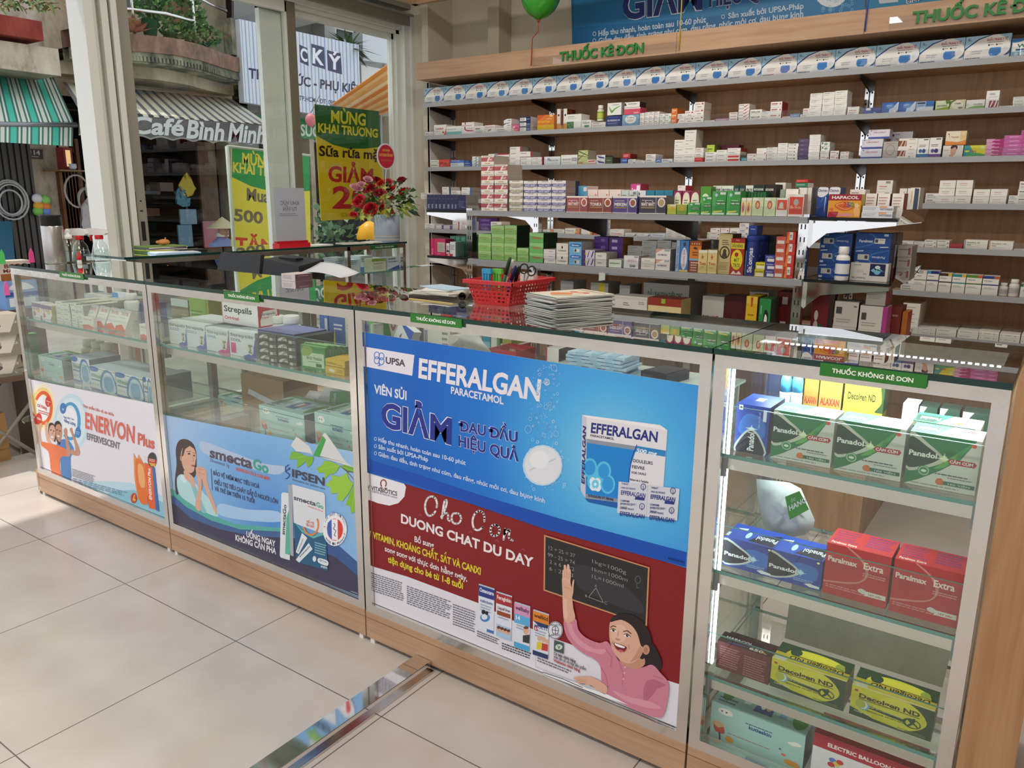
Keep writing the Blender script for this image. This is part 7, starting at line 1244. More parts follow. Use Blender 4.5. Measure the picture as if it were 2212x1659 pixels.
    p0, p1 = g.P(1432, 1150), g.P(1438, 800); v = g.P(1412, 1140)-g.P(1432, 1150); vs_, fs, gw = glyphs('EFFERALGAN', .05, 3); g.k += 1; f.add([g.P(1428, 1150)+(g.P(1437, 800)-g.P(1428, 1150))*(x/gw)+v*y for x, y in vs_], fs, '2a3580')
    g.text('DOULEURS ET FIEVRE', 1450, 1225, 1606, 1252, 14, '2a3050', .03)
    g.poly('d3d6e0', 1637, 1133, 2010, 1178, 1995, 1372, 1628, 1325); g.line('b0b4c4', 3, 1815, 1155, 1808, 1348)
    for dx, dy in ((0, 0), (182, 24)):
        for ey in (0, 128): g.text('EFFERALGAN', 1650+dx-ey*.05, 1212+dy+ey, 1800+dx-ey*.05, 1232+dy+ey, 26, '2f3a86', .06, shear=.1)
        g.text('TABLET', 1655+dx, 1150+dy, 1698+dx, 1155+dy, 10, '3a4580'); g.text('UPSA SAS FRANCE', 1653+dx, 1175+dy, 1740+dx, 1185+dy, 11, '3a4580', .02); g.text('UPSA SAS FRANCE', 1645+dx, 1300+dy, 1730+dx, 1310+dy, 11, '3a4580', .02)
        g.poly('2f3a86', 1740+dx, 1225+dy, 1798+dx, 1232+dy, 1795+dx, 1250+dy, 1736+dx, 1243+dy)
        for i, w_ in enumerate(('COMPRIME', 'EFFERVESCENT /', 'TABLET')): g.text(w_, 1648+dx, 1255+i*20+dy, 1648+len(w_)*7+dx, 1255+i*20+dy+6, 12, '3a4580', .02)
        for x, y in ((1788, 1165), (1780, 1285)): g.ring('3a4580', x+dx, y+dy, 17, 20, 4, n=12); g.line('3a4580', 3, x+dx, y+dy-8, x+dx, y+dy+26)
    g.fine('0a1f5a', 1940, 1605, 2040, 1632, 1, 14)
    o = f.build('poster', origin=tuple(P_[3])); tag(o, 'bright blue poster advertising effervescent tablets with bubbles and a white carton', 'poster')
poster_c()
# -- dark red vitamin poster with a schoolgirl
def poster_d():
    f, g, P_ = sheet([(797, 1020), (1483, 1226), (1467.5, 1578), (802, 1303)], PY+.0006, '861c20'); g.tr = (760, 1020, 2.836)
    g.poly('e3e1ea', 115, 572, 340, 640, 770, 800, 1000, 915, 1230, 1015, 1400, 1075, 1540, 1120, 1900, 1265, 2010, 1300, 1998, 1584, 1700, 1470, 118, 800)
    g.poly('ebe9f0', 103, 5, 310, 55, 332, 90, 322, 150, 285, 190, 230, 205, 160, 190, 105, 170); g.ring('9a3a3a', 194, 70, 21, 27, 8, n=16, a0=2.2, a1=7.2); g.line('9a3a3a', 8, 172, 96, 188, 97); g.line('9a3a3a', 8, 200, 99, 217, 100)
    g.text('VITABIOTICS', 118, 108, 278, 145, 26, '4a4650', .03); g.text('SCIENCE OF HEALTHY LIVING', 120, 120, 278, 162, 10, '5a5660', .02)
    # script heading drawn as pen strokes
    W_ = 'efecf0'
    for st in ((520, 215, 522, 190, 512, 160, 490, 148, 465, 160, 450, 195, 452, 235, 468, 265, 492, 262, 512, 240), (548, 275, 570, 230, 582, 190, 578, 170, 566, 185, 558, 240, 552, 282), (552, 270, 575, 250, 590, 262, 590, 290, 604, 300), (648, 252, 620, 255, 612, 285, 625, 312, 655, 312, 670, 285, 660, 258, 640, 250), (812, 300, 812, 270, 800, 245, 775, 238, 750, 262, 740, 305, 750, 345, 775, 355, 805, 335), (888, 322, 858, 328, 850, 360, 862, 388, 892, 385, 906, 355, 895, 328, 880, 322), (930, 412, 938, 345, 935, 385, 955, 355, 968, 358, 962, 400, 985, 418)):
        pts = spline(list(zip(st[::2], st[1::2])), 5, False); g.line(W_, 12, *[c for p in pts for c in p])
        for p in pts[::3]: g.k -= 1; g.ell(W_, p[0], p[1], 6, 6, n=8)
    g.text('DUONG CHAT DU DAY', 302, 308, 1112, 585, 56, 'ece6e8', .06); 
    for a in (420, 730, 890, 1050): g.line('a85055', 4, a-12, 268+(a-420)*.335, a, 255+(a-420)*.335, a+10, 272+(a-420)*.335)
    g.text('Bổ sung', 385, 425, 503, 465, 36, 'ece6e8', .02); g.text('VITAMIN, KHOÁNG CHẤT, SẮT VÀ CANXI', 130, 403, 790, 628, 40, 'e0d23a', .04); g.text('song song với thực đơn hằng ngày,', 203, 482, 708, 668, 34, 'ece6e8', .02); g.text('tiện dụng cho bé từ 1-8 tuổi', 222, 550, 682, 715, 38, 'e0d23a', .05)
    for x0, y0, x1, y1, n in ((120, 620, 328, 688, 9), (338, 700, 612, 798, 9), (620, 812, 760, 862, 9)): g.fine('6a6878', x0, y0, x1, y1, n, 15 if x0 > 600 else 13, .45, x0)
    g.fine('6a6878', 768, 975, 905, 1030, 3, 14); g.fine('4a4858', 920, 1050, 1112, 1120, 3, 15, seed=9); g.line('c9c7d2', 2, 1128, 1130, 1125, 1190, 1420, 1300); g.fine('77757f', 1138, 1140, 1350, 1225, 2, 16)
    # four vitamin cartons
    def vit(x, y, c1, c2, name, name2, tail): 
        g.poly('dde3ee', x, y, x+98, y+32, x+92, y+300, x-2, y+268); g.poly(c1, x, y, x+98, y+32, x+96, y+95, x, y+65); g.poly('b9c4d4', x+4, y-8, x+98, y+22, x+98, y+32, x, y)
        g.text(name, x+6, y+38, x+92, y+66, 24, c2, .05); g.text(name2, x+10, y+100, x+86, y+125, 18, '3a5a9a' if c1 != 'a82f34' else '6a2024', .04); g.fine('9aa4b8', x+12, y+122, x+80, y+145, 3, 16)
        tail(x, y)
    vit(778, 690, '2f3f8a', 'e6eaf4', 'Osteocare', 'calcium', lambda x, y: [g.ell('4a8ac8', x+40, y+200, 30, 26), g.ell('dfe6ee', x+36, y+195, 18, 18), g.ell('2a2a30', x+30, y+165, 12, 14), g.ell('2a2a30', x+50, y+172, 10, 12), g.poly('3f7ab8', x+50, y+268, x+92, y+282, x+92, y+300, x+50, y+286)])
    vit(886, 735, 'a82f34', 'f0e0dc', 'Feroglobin', 'Liquid Iron', lambda x, y: [g.poly('9a4a2a', x+5, y+108, x+88, y+136, x+88, y+162, x+5, y+134), g.poly('a8c8e0', x+2, y+190, x+94, y+222, x+92, y+300, x, y+265)] + [g.ell(SKIN, x+16+i*20, y+225+i*7, 11, 16) for i in range(4)] + [g.ell('6a3a2a', x+16+i*20, y+214+i*7, 11, 9) for i in range(4)])
    vit(998, 798, 'd59ac0', '5a2a5a', 'wellbaby', 'LIQUID', lambda x, y: [g.poly('5fb0e0', x, y+65, x+96, y+95, x+94, y+150, x, y+120), g.text('14', x+10, y+100, x+35, y+108, 26, 'e6eef6', .05), g.ell(SKIN, x+72, y+170, 18, 24), g.ell('6a4a38', x+72, y+152, 16, 9), g.poly('3a3a40', x+52, y+200, x+94, y+195, x+92, y+250, x+52, y+240), g.poly('4fa8dc', x-2, y+235, x+92, y+268, x+92, y+300, x-2, y+268)])
    vit(1113, 845, 'e08a2f', '5a2a1a', 'wellkid', 'MULTI', lambda x, y: [g.poly('2f3f6a', x, y+60, x+96, y+92, x+96, y+112, x+40, y+100), g.text('15', x+6, y+118, x+30, y+126, 26, 'c8403a', .05), g.ell(SKIN, x+40, y+170, 13, 17), g.ell(SKIN, x+65, y+178, 13, 17), g.ell(SKIN, x+84, y+190, 11, 15), g.poly('e0c83a', x+25, y+190, x+55, y+195, x+50, y+240, x+22, y+235), g.poly('c8403a', x+56, y+198, x+92, y+210, x+90, y+250, x+52, y+242), g.poly('2f3f6a', x-2, y+240, x+92, y+272, x+92, y+300, x-2, y+268)])
    g.ell('e6e6ec', 1250, 965, 46, 54); g.ring('4a5068', 1250, 965, 44, 52, 4); g.ring('4a5068', 1250, 965, 22, 27, 4); g.line('4a5068', 4, 1230, 962, 1270, 970); g.line('4a5068', 4, 1250, 940, 1250, 990); g.text('ANH QUỐC', 1222, 1000, 1278, 1000, 12, '4a5068', .04); g.text('NHẬP KHẨU TỪ', 1218, 938, 1282, 940, 11, '4a5068', .03)
    g.poly('4a5a5a', 1243, 1025, 1302, 1045, 1300, 1110, 1241, 1090); g.ell('cfdccf', 1272, 1068, 22, 17); g.text('V', 1263, 1078, 1281, 1082, 22, '3f6a4a', .06)
    g.text('Có tem chính hãng', 1240, 1112, 1374, 1165, 18, '4a4650', .03); g.text('trên tất cả vỏ hộp sản phẩm', 1240, 1133, 1438, 1212, 18, '4a4650', .02); g.text('Vitabiotics chính hãng', 1238, 1155, 1400, 1220, 18, 'b0353a', .04)
    # blackboard with sums
    g.poly('c98f62', 1182, 380, 1828, 580, 1812, 940, 1178, 722); g.poly('2b2b2d', 1191, 392, 1818, 585, 1803, 928, 1187, 716)
    g.poly('38383b', 1380, 560, 1600, 640, 1780, 800, 1760, 860, 1500, 760, 1380, 680, sm=4)
    for t_, x0, y0, x1, y1 in (('12 + 25 = 37', 1210, 470, 1372, 522), ('99 - 25 = 74', 1206, 512, 1370, 564), ('2 x 6 = 12', 1216, 555, 1366, 604), ('6 : 2 = 3', 1214, 597, 1360, 642), ('1kg=1000g', 1478, 552, 1684, 622), ('1km=1000m', 1476, 600, 1692, 668), ('1L=1000ml', 1476, 645, 1668, 706)): g.text(t_, x0, y0, x1, y1, 24, 'a3a19e', -.01)
    g.line('a3a19e', 3, 1500, 705, 1455, 762, 1545, 795, 1500, 705); g.text('A', 1492, 698, 1506, 702, 16, 'a3a19e', 0); g.text('B', 1434, 760, 1446, 763, 16, 'a3a19e', 0); g.text('C', 1552, 803, 1568, 808, 18, 'a3a19e', 0); g.ring('77767a', 1757, 655, 18, 24, 3, n=12); g.line('77767a', 3, 1750, 680, 1750, 705, 1765, 706)
    # the girl: ponytail, sweater, arms, face
    H_ = '2a2124'; PK, PK2, PK3 = 'cf8296', 'b86a80', 'dc9aa8'
    g.poly(H_, 1790, 1040, 1840, 1040, 1875, 1090, 1900, 1150, 1898, 1195, 1880, 1212, 1835, 1190, 1780, 1165, 1770, 1100, sm=4)
    g.poly(PK, 1303, 908, 1335, 920, 1378, 895, 1392, 960, 1440, 1010, 1520, 1042, 1568, 1032, 1610, 1090, 1640, 1150, 1720, 1195, 1790, 1190, 1845, 1175, 1895, 1225, 1945, 1290, 1938, 1390, 1915, 1480, 1880, 1500, 1780, 1470, 1640, 1405, 1562, 1360, 1575, 1310, 1535, 1285, 1528, 1190, 1490, 1140, 1420, 1105, 1345, 1040, 1312, 980, sm=3)
    g.poly(PK3, 1320, 925, 1350, 925, 1370, 985, 1430, 1045, 1500, 1080, 1560, 1080, 1540, 1110, 1440, 1085, 1360, 1020, sm=3); g.poly(PK2, 1800, 1290, 1850, 1265, 1930, 1300, 1880, 1320, 1830, 1380, 1790, 1395, sm=3); g.poly(PK3, 1600, 1330, 1700, 1370, 1830, 1400, 1900, 1440, 1820, 1440, 1680, 1395, sm=3); g.line(PK2, 5, 1640, 1150, 1668, 1230, 1660, 1300); g.line(PK2, 5, 1530, 1190, 1560, 1240, 1575, 1310); g.line(PK2, 5, 1560, 1080, 1600, 1130, 1590, 1190); g.line(PK2, 4, 1845, 1265, 1900, 1290); g.line(PK2, 4, 1850, 1240, 1910, 1262)
    for x, y in ((1678, 1190), (1674, 1225), (1668, 1262)): g.ell('e3bcc6', x, y, 5, 6)
    g.poly(SKIN2, 1640, 1120, 1700, 1150, 1785, 1120, 1800, 1170, 1760, 1198, 1700, 1192, 1655, 1165, sm=3)
    # raised arm and hand
    g.poly(SKIN, 1306, 905, 1298, 830, 1296, 760, 1302, 720, 1345, 720, 1356, 770, 1362, 830, 1374, 890, 1338, 918, sm=3); g.poly('e6bda4', 1304, 880, 1302, 800, 1306, 740, 1322, 740, 1322, 810, 1326, 890, sm=3)
    g.poly(SKIN, 1294, 690, 1296, 640, 1330, 620, 1342, 650, 1350, 700, 1358, 662, 1368, 655, 1364, 700, 1360, 745, 1345, 770, 1302, 765, sm=3)
    for q in ((1296, 655, 1296, 600, 1302, 595, 1308, 602, 1310, 655), (1306, 650, 1304, 572, 1311, 564, 1318, 574, 1322, 650), (1318, 650, 1324, 568, 1332, 561, 1338, 572, 1334, 650), (1330, 660, 1336, 600, 1342, 590, 1347, 604, 1344, 665)): g.poly('e2b79e', *q, sm=3)
    g.line(SKIN3, 2.5, 1309, 640, 1311, 600); g.line(SKIN3, 2.5, 1322, 645, 1324, 600); g.line(SKIN3, 2.5, 1335, 650, 1337, 610); g.line(SKIN2, 4, 1310, 700, 1345, 712); g.line(SKIN2, 3, 1348, 720, 1356, 690)
    # book and resting hand
    g.poly('f0f0f2', 1170, 1215, 1400, 1290, 1580, 1360, 1700, 1420, 1560, 1375, 1400, 1315, 1180, 1235); g.line('5a5a62', 5, 1175, 1220, 1300, 1262, 1420, 1315); g.line('8a90b0', 5, 1450, 1305, 1560, 1355); g.poly('c3c3cc', 1380, 1290, 1460, 1300, 1560, 1350, 1450, 1320)
    g.poly(SKIN, 1362, 1258, 1372, 1250, 1420, 1246, 1480, 1252, 1540, 1285, 1570, 1310, 1564, 1352, 1510, 1330, 1470, 1300, 1430, 1300, 1440, 1288, 1410, 1288, 1372, 1278, 1405, 1272, 1380, 1268, sm=2); g.line(SKIN2, 3, 1385, 1262, 1440, 1268); g.line(SKIN2, 3, 1400, 1275, 1450, 1280)
    # head
    g.poly(H_, 1592, 915, 1606, 880, 1650, 862, 1710, 866, 1770, 895, 1812, 945, 1838, 1010, 1838, 1060, 1815, 1110, 1780, 1140, 1740, 1080, 1700, 960, 1640, 900, sm=4)
    g.poly(SKIN, 1592, 905, 1640, 888, 1700, 915, 1750, 965, 1780, 1040, 1788, 1090, 1770, 1130, 1730, 1162, 1690, 1165, 1645, 1142, 1610, 1095, 1588, 1035, 1582, 970, sm=4)
    g.poly('e6bda4', 1600, 950, 1650, 930, 1690, 960, 1680, 1020, 1640, 1040, 1600, 1010, sm=4); g.ell(SKIN2, 1808, 1082, 22, 30); g.ell(SKIN3, 1806, 1084, 12, 18); g.poly(SKIN2, 1710, 1160, 1770, 1128, 1785, 1085, 1770, 1060, 1745, 1110, sm=3)
    g.poly(H_, 1590, 912, 1606, 880, 1660, 868, 1730, 900, 1775, 965, 1795, 1040, 1778, 1060, 1755, 985, 1715, 930, 1660, 900, 1620, 905, sm=3)
    for x, y, q in ((1608, 964, 1), (1692, 996, 1.15)): g.poly('f2ece8', x-17*q, y-2, x-4, y-10, x+12*q, y-4, x+18*q, y+6, x+4, y+9, x-10, y+6, sm=3); g.ell('2a1c1a', x+1, y-1, 8, 9); g.ell('f5f2f0', x+4, y-4, 2.2, 2.5)
    g.line('3a2824', 5, 1590, 946, 1606, 936, 1626, 942); g.line('3a2824', 5.5, 1668, 970, 1694, 966, 1718, 984); g.line('2a1c1a', 4, 1591, 958, 1606, 952, 1624, 961); g.line('2a1c1a', 4, 1672, 988, 1692, 984, 1714, 1002)
    g.poly(SKIN2, 1622, 1008, 1634, 1014, 1650, 1016, 1646, 1026, 1628, 1024, 1618, 1016, sm=3); g.line('c48d76', 4, 1640, 970, 1634, 1000)
    g.poly('7a2428', 1610, 1040, 1640, 1046, 1684, 1062, 1690, 1072, 1676, 1092, 1650, 1092, 1626, 1074, 1614, 1056, sm=3); g.poly('f4efec', 1616, 1042, 1640, 1049, 1680, 1065, 1668, 1072, 1640, 1064, 1620, 1054, sm=2); g.poly('c8606a', 1636, 1082, 1660, 1082, 1670, 1090, 1650, 1094, sm=2); g.line('c9757a', 4, 1612, 1056, 1626, 1078, 1650, 1096, 1678, 1094, 1692, 1074); g.line(SKIN3, 3, 1604, 1030, 1598, 1050); g.line(SKIN3, 3, 1700, 1050, 1706, 1076)
    g.fine('2a2a38', 1880, 1518, 1985, 1560, 1, 12)
    o = f.build('poster', origin=tuple(P_[3])); tag(o, 'dark red poster with a schoolgirl raising her hand before a blackboard', 'poster')
poster_d()
# -- blue banner high on the rear wall, above the shelving
def poster_e():
    yb_ = YB-.004
    f, g, P_ = sheet([(1231, -120), (1868, -205), (1870, 85), (1237, 128)], yb_, '1f6a9e')
    g.poly('2a7aae', 1240, -60, 1500, -110, 1866, -160, 1868, 60, 1600, 30, 1240, 60); 
    g.text('GIẢM', 1345, 42, 1517, 18, 62, '24357a', .11, 'e9e9ee'); g.text('HIỆU QUẢ', 1532, 14, 1690, -8, 34, '24357a', .09, 'e9e9ee')
    g.text('Hấp thu nhanh, hoàn toàn sau 10-60 phút', 1293, 78, 1525, 48, 12, 'c9d6e0', .02); g.text('Sản xuất bởi UPSA-Pháp', 1573, 40, 1736, 18, 12, 'c9d6e0', .02); g.text('Giảm đau đầu, tình trạng như cúm, đau răng, nhức mỏi cơ, đau bụng kinh', 1293, 94, 1735, 36, 12, 'c9d6e0', .02)
    for x, y in ((1284, 73), (1562, 36), (1284, 88)): g.ring('c9d6e0', x, y, 4, 5, 1.2, n=8)
    g.ell('e3e6ea', 1795, -18, 36, 34); r = random.Random(2)
    for i in range(40): g.k = 20; g.ring('7fc0dc', 1795+r.uniform(-55, 50), r.uniform(-30, 24), 3, 3.4, 1, n=8)
    o = f.build('banner', origin=tuple(P_[3])); tag(o, 'blue printed banner on the rear wall above the shelving fascia', 'banner')
    f, g, P_ = sheet([(1872, -205), (2380, -280), (2380, 40), (1873, 85)], yb_, '2a86ae'); g.poly('d3d6de', 1955, -40, 2010, -60, 2008, -4, 1958, 8); g.text('EFFERALGAN', 1960, 6, 2010, -3, 10, '2a3050', .05); g.poly('c9ccd2', 1890, -30, 1940, -40, 1940, 4, 1900, 8)
    o = f.build('banner', origin=tuple(P_[3])); tag(o, 'turquoise printed banner on the rear wall beside the large green letters', 'banner')
poster_e()

# ------------------------------------------------------------------ things standing on the counters
def thermos():
    f = MB(); r = .041; x, y = -2.905, .155
    f.lathe([(r*.96, 0), (r, .004), (r, .153), (r*.97, .156)], pbr('brushed_steel', (.55, .53, .5), .3, 1.0), seg=28); o = f.build('thermos_flask', loc=(x, y, 1.0004))
    f = MB(); f.lathe([(r*.97, .156), (r*.99, .158), (r*.99, .192), (r*1.03, .193), (r*1.03, .198), (r*.98, .2)], '17181a', seg=28); f.build('lid', o)
    tag(o, 'brushed steel thermos flask with black lid at the end of the counter row', 'flask')
thermos()
CLEAR = glassmat('clear_plastic', (.90, .94, .93), 2.2)
def sprayer(x, y, rz, kind, label):
    r = .036
    f = MB()
    if kind == 'pump': f.lathe([(r*.8, 0), (r*.85, .01), (r*.7, .05), (r*.75, .075), (r*.4, .095), (r*.36, .1)], CLEAR, seg=24)
    else: f.lathe([(r, 0), (r*1.08, .006), (r*1.0, .03), (r*.75, .07), (r*.42, .086), (r*.4, .094)], CLEAR, seg=24)
    o = f.build('spray_bottle', loc=(x, y, 1.0005), rz=rz)
    f = MB(); q = .88; f.lathe([(r*.85*(.8 if kind == 'pump' else 1.05), .008), (r*.8*(.8 if kind == 'pump' else 1.0), .05)], glassmat('liquid', (.86, .93, .92), 1.2) if 'liquid' not in MATS else MATS['liquid'], seg=20); f.build('liquid_fill', o)
    if kind == 'pump':
        f = MB(); f.lathe([(.014, .1), (.017, .103), (.017, .116), (.008, .12), (.006, .138), (.004, .142)], 'e9ece9', seg=16); f.tube([(0, 0, .136), (.018, 0, .134)], .004, 'e9ece9', 8); f.build('pump_head', o)
    else:
        f = MB(); f.lathe([(r*.45, .094), (r*.48, .096), (r*.48, .11), (r*.4, .112)], 'd8262a', seg=18); f.build('collar', o)
        f = MB(); q = [(-.062, .118), (-.05, .112), (.03, .112), (.04, .12), (.034, .136), (.0, .142), (-.048, .14), (-.058, .134)]
        L_ = [(a, -.011, b) for a, b in q]; R_ = [(a, .011, b) for a, b in q]; f.poly(L_, 'ecebea'); f.poly(R_[::-1], 'ecebea')
        for i in range(8): f.poly([L_[i], R_[i], R_[(i+1) % 8], L_[(i+1) % 8]], 'ecebea')
        f.build('spray_head', o)
        f = MB(); f.box(-.066, -.052, -.009, .009, .117, .137, 'd8262a'); f.tube([(-.03, 0, .116), (-.04, 0, .1), (-.038, 0, .086)], [.006, .005, .004], 'd8262a', 8); f.build('trigger', o)
    tag(o, label, 'spray bottle')
sprayer(-2.9, .345, .5, 'trigger', 'clear spray bottle with red collar, nearer the window post')
sprayer(-2.915, .268, .45, 'trigger', 'clear spray bottle with red collar, between pump bottle and its twin')
sprayer(-2.885, .205, 0, 'pump', 'clear pump bottle with white pump head beside the thermos flask')
f = MB(); f.lathe([(.0085, 0), (.0095, .002), (.0095, .012), (.0075, .018)], 'd8d6d2', seg=14); o = f.build('dropper_bottle', loc=(-2.8, .2, 1.0004)); f = MB(); f.lathe([(.01, .018), (.01, .03), (.006, .036), (.004, .05), (.0025, .052)], 'c8282c', seg=14); f.build('cap', o); tag(o, 'tiny red capped dropper bottle before the spray bottles', 'bottle')
def basket():
    t = empty('plastic_basket', (-.68, .32, 1.0004)); RED = pbr('red_plastic', 'c4262b', .35, 0, .5)
    x0, x1, y0, y1 = -.055, .06, -.085, .082; X0, X1, Y0, Y1 = -.075, .078, -.1, .1; h = .066
    bot = [(x0, y0), (x1, y0), (x1, y1), (x0, y1)]; top = [(X0, Y0), (X1, Y0), (X1, Y1), (X0, Y1)]
    f = MB()
    for s_ in range(4):
        a, b = bot[s_], bot[(s_+1) % 4]; c, d = top[(s_+1) % 4], top[s_]; nx = 9 if s_ % 2 == 0 else 14; nz = 5
        def Q(u, v): return (a[0]*(1-u)*(1-v)+b[0]*u*(1-v)+c[0]*u*v+d[0]*(1-u)*v, a[1]*(1-u)*(1-v)+b[1]*u*(1-v)+c[1]*u*v+d[1]*(1-u)*v, h*v)
        for i in range(nx):
            for j in range(nz):
                u0, u1, v0, v1 = i/nx, (i+1)/nx, .08+j/nz*.8, .08+(j+1)/nz*.8; e = .22; uu = (u1-u0)*e; vv = (v1-v0)*e
                O = [Q(u0, v0), Q(u1, v0), Q(u1, v1), Q(u0, v1)]; I = [Q(u0+uu, v0+vv), Q(u1-uu, v0+vv), Q(u1-uu, v1-vv), Q(u0+uu, v1-vv)]
                for k in range(4): f.poly([O[k], O[(k+1) % 4], I[(k+1) % 4], I[k]], RED)
        f.poly([Q(0, 0), Q(1, 0), Q(1, .08), Q(0, .08)], RED); f.poly([Q(0, .88), Q(1, .88), Q(1, 1), Q(0, 1)], RED)
    f.poly([(p[0], p[1], 0) for p in bot][::-1], RED)
    o = f.build('basket_wall', t); m = o.modifiers.new('thickness', 'SOLIDIFY'); m.thickness = .0022
    f = MB(); ro = [(X0-.008, Y0-.008), (X1+.008, Y0-.008), (X1+.008, Y1+.008), (X0-.008, Y1+.008)]
    for s_ in range(4):
        a, b = ro[s_], ro[(s_+1) % 4]; c, d = top[(s_+1) % 4], top[s_]
        f.poly([(a[0], a[1], h), (b[0], b[1], h), (c[0], c[1], h+.001), (d[0], d[1], h+.001)], RED); f.poly([(a[0], a[1], h-.009), (b[0], b[1], h-.009), (b[0], b[1], h), (a[0], a[1], h)], RED)
    o = f.build('rim', t); m = o.modifiers.new('thickness', 'SOLIDIFY'); m.thickness = .002
    tag(t, 'red slotted plastic basket of pens standing on the glass counter', 'basket')
    B = Vector(t.location)
    def pen(x, y, dx, dy, L_, c1, c2, label):
        f = MB(); d = Vector((dx, dy, 1)).normalized(); p = Vector((0, 0, 0)); f.tube([p, p+d*L_*.62], .0045, c1, 10); o = f.build('pen', loc=(B.x+x, B.y+y, B.z+.006)); f = MB(); f.tube([d*L_*.62, d*L_*.93, d*L_], [.005, .005, .003], c2, 10); f.tube([d*L_*.7+Vector((-.006, 0, 0)), d*L_*.95+Vector((-.005, 0, 0))], .0012, c2, 6); f.build('cap', o); tag(o, label, 'pen', 'pens in the red basket')
    pen(0, -.05, .35, -.05, .13, '2f6a3f', '1f3f2a', 'green pen leaning highest in the red basket'); pen(-.008, -.04, .42, .0, .125, 'e6e6e2', 'd9dad6', 'white pen leaning in the red basket'); pen(.022, -.055, .45, -.1, .112, '23307a', '1b2250', 'navy marker pen leaning in the red basket'); pen(.034, -.045, .38, -.1, .108, '17181c', '121316', 'black marker pen leaning beside the navy one')
    for x, y, c, l in ((-.035, -.058, '2f9ac8', 'sky blue plastic clip standing at the basket corner'), (-.012, -.04, '6ac04a', 'lime green plastic clip behind the blue clip')):
        f = MB(); 
        for k in range(3): f.box(-.013+k*.009, -.007+k*.009, -.004, .004, 0, .045, c)
        f.box(-.013, .017, -.005, .005, .06-.015, .058, c); o = f.build('plastic_clip', loc=(B.x+x, B.y+y, B.z+.036)); tag(o, l, 'clip')
    f = MB()
    for sx in (-1, 1):
        q = [(sx*.011+.011*math.cos(t), 0, .095+.013*math.sin(t)) for t in [2*PI*i/14 for i in range(15)]]; f.tube(q, .0022, '2a2a2c', 6, False); f.tube([(sx*.006, 0, .084), (-sx*.003, 0, .03), (0, 0, .004)], .0022, GREYMET, 6)
    o = f.build('scissors', loc=(B.x+.055, B.y-.03, B.z+.003)); o.rotation_euler = (0, .25, .3); tag(o, 'small scissors with dark finger rings in the red basket', 'scissors')
    f = MB(); f.box(-.0, .045, -.002, .012, 0, .075, 'e0ded8'); f.box(.0, .045, .0125, .02, 0, .068, 'cfc9bd'); o = f.build('paper_pad', loc=(B.x+.004, B.y+.05, B.z+.004)); tag(o, 'white paper pad standing at the rear of the red basket', 'pad')
basket()
def magazines():
    c = Vector((-.475, .305, 1.0004)); r = random.Random(4); z = 0; cols = ['3a3f40', '5f6a66', '2f3534', '8a8f88', '43524a', '2a2f33', 'c9ccc8', '4a3a40']
    for i, cl in enumerate(cols + ['top']):
        th = .0042; f = MB(); w, d = .135, .19
        f.box(-w/2+.001, w/2, -d/2+.001, d/2-.001, .0006, th-.0006, 'd9d7d0'); 
        if cl == 'top':
            f.box(-w/2, w/2, -d/2, d/2, th-.0006, th, 'dcd5c4', front='1f7a6c', right='1f7a6c'); f.box(-w/2, w/2, -d/2, d/2, 0, .0006, '7a3a5a')
            T = Face(f, (-w/2, -d/2, th), (1, 0, 0), (0, 1, 0), (0, 0, 1), w, d); draw(T, 's d98a5a .2 .35 .4 .55 .6 .5 .75 .3 .5 .2;e e0b890 0 0 0 0 c;r 0 0 1 .04 1f7a6c;s b8c8a8 .55 .15 .9 .3 .95 .5 .7 .4;s e9b090 .3 .6 .5 .8 .7 .65;e .35 .65 .08 .06 c8402f;e .62 .72 .07 .05 b84a3a;r .1 .86 .9 .93 b8a890'.replace('e e0b890 0 0 0 0 c;', '')); lab = 'picture covered magazine lying on top of the magazine pile'
        else: f.box(-w/2, w/2, -d/2, d/2, th-.0006, th, cl); f.box(-w/2, w/2, -d/2, d/2, 0, .0006, cl); f.box(-w/2, -w/2+.001, -d/2, d/2, .0006, th-.0006, cl); lab = 'dark magazine, %s from top of the pile beside the red basket' % nth(len(cols)-i)
        o = f.build('magazine', loc=(c.x+r.uniform(-.004, .004), c.y+r.uniform(-.004, .004), c.z+z), rz=-.42+r.uniform(-.12, .12)); z += th+.0004; tag(o, lab, 'magazine', 'magazines piled by the basket')
magazines()
def papers():
    z = 1.0004
    for i, (x, y, w, d, th, c, rz, l) in enumerate(((-.9, .3, .17, .12, .008, '3a3028', .3, 'dark brown folder at the bottom of the paper heap'), (-.91, .31, .16, .13, .004, 'd0cdc3', .12, 'grey-white envelope on the brown folder'), (-.895, .3, .15, .12, .004, 'c3bfb4', -.1, 'beige envelope in the paper heap'), (-.905, .315, .13, .1, .003, 'd9d8d2', .5, 'white slip folded in the paper heap'), (-.92, .33, .15, .08, .0025, 'a9c4d8', -.25, 'pale blue slip topping the paper heap'))):
        f = MB(); f.box(-w/2, w/2, -d/2, d/2, 0, th, c); o = f.build('envelope' if 'envelope' in l else 'paper_slip' if 'slip' in l else 'folder', loc=(x, y, z), rz=rz); z += th+.0006; tag(o, l, 'stationery')
    f = MB(); f.lathe([(.011, 0), (.0115, .0), (.0115, .09), (.011, .09)], '8a8478', seg=16, cap=False); f.lathe([(.0085, 0), (.0085, .09)], '6a6458', seg=16, cap=False); o = f.build('paper_roll', loc=(-.8, .26, 1.012), rot=(PI/2-.0, 0, .5)); o.rotation_euler = (-PI/2, 0, .5); tag(o, 'curled grey paper roll between the heap of envelopes and the red basket', 'roll')
    f = MB(); f.box(-.085, .085, -.004, .004, 0, .002, 'c9b06a'); o = f.build('ruler', loc=(-.855, .19, 1.0004), rz=-.06); tag(o, 'thin yellow wooden ruler lying before the heap of envelopes', 'ruler')
papers()
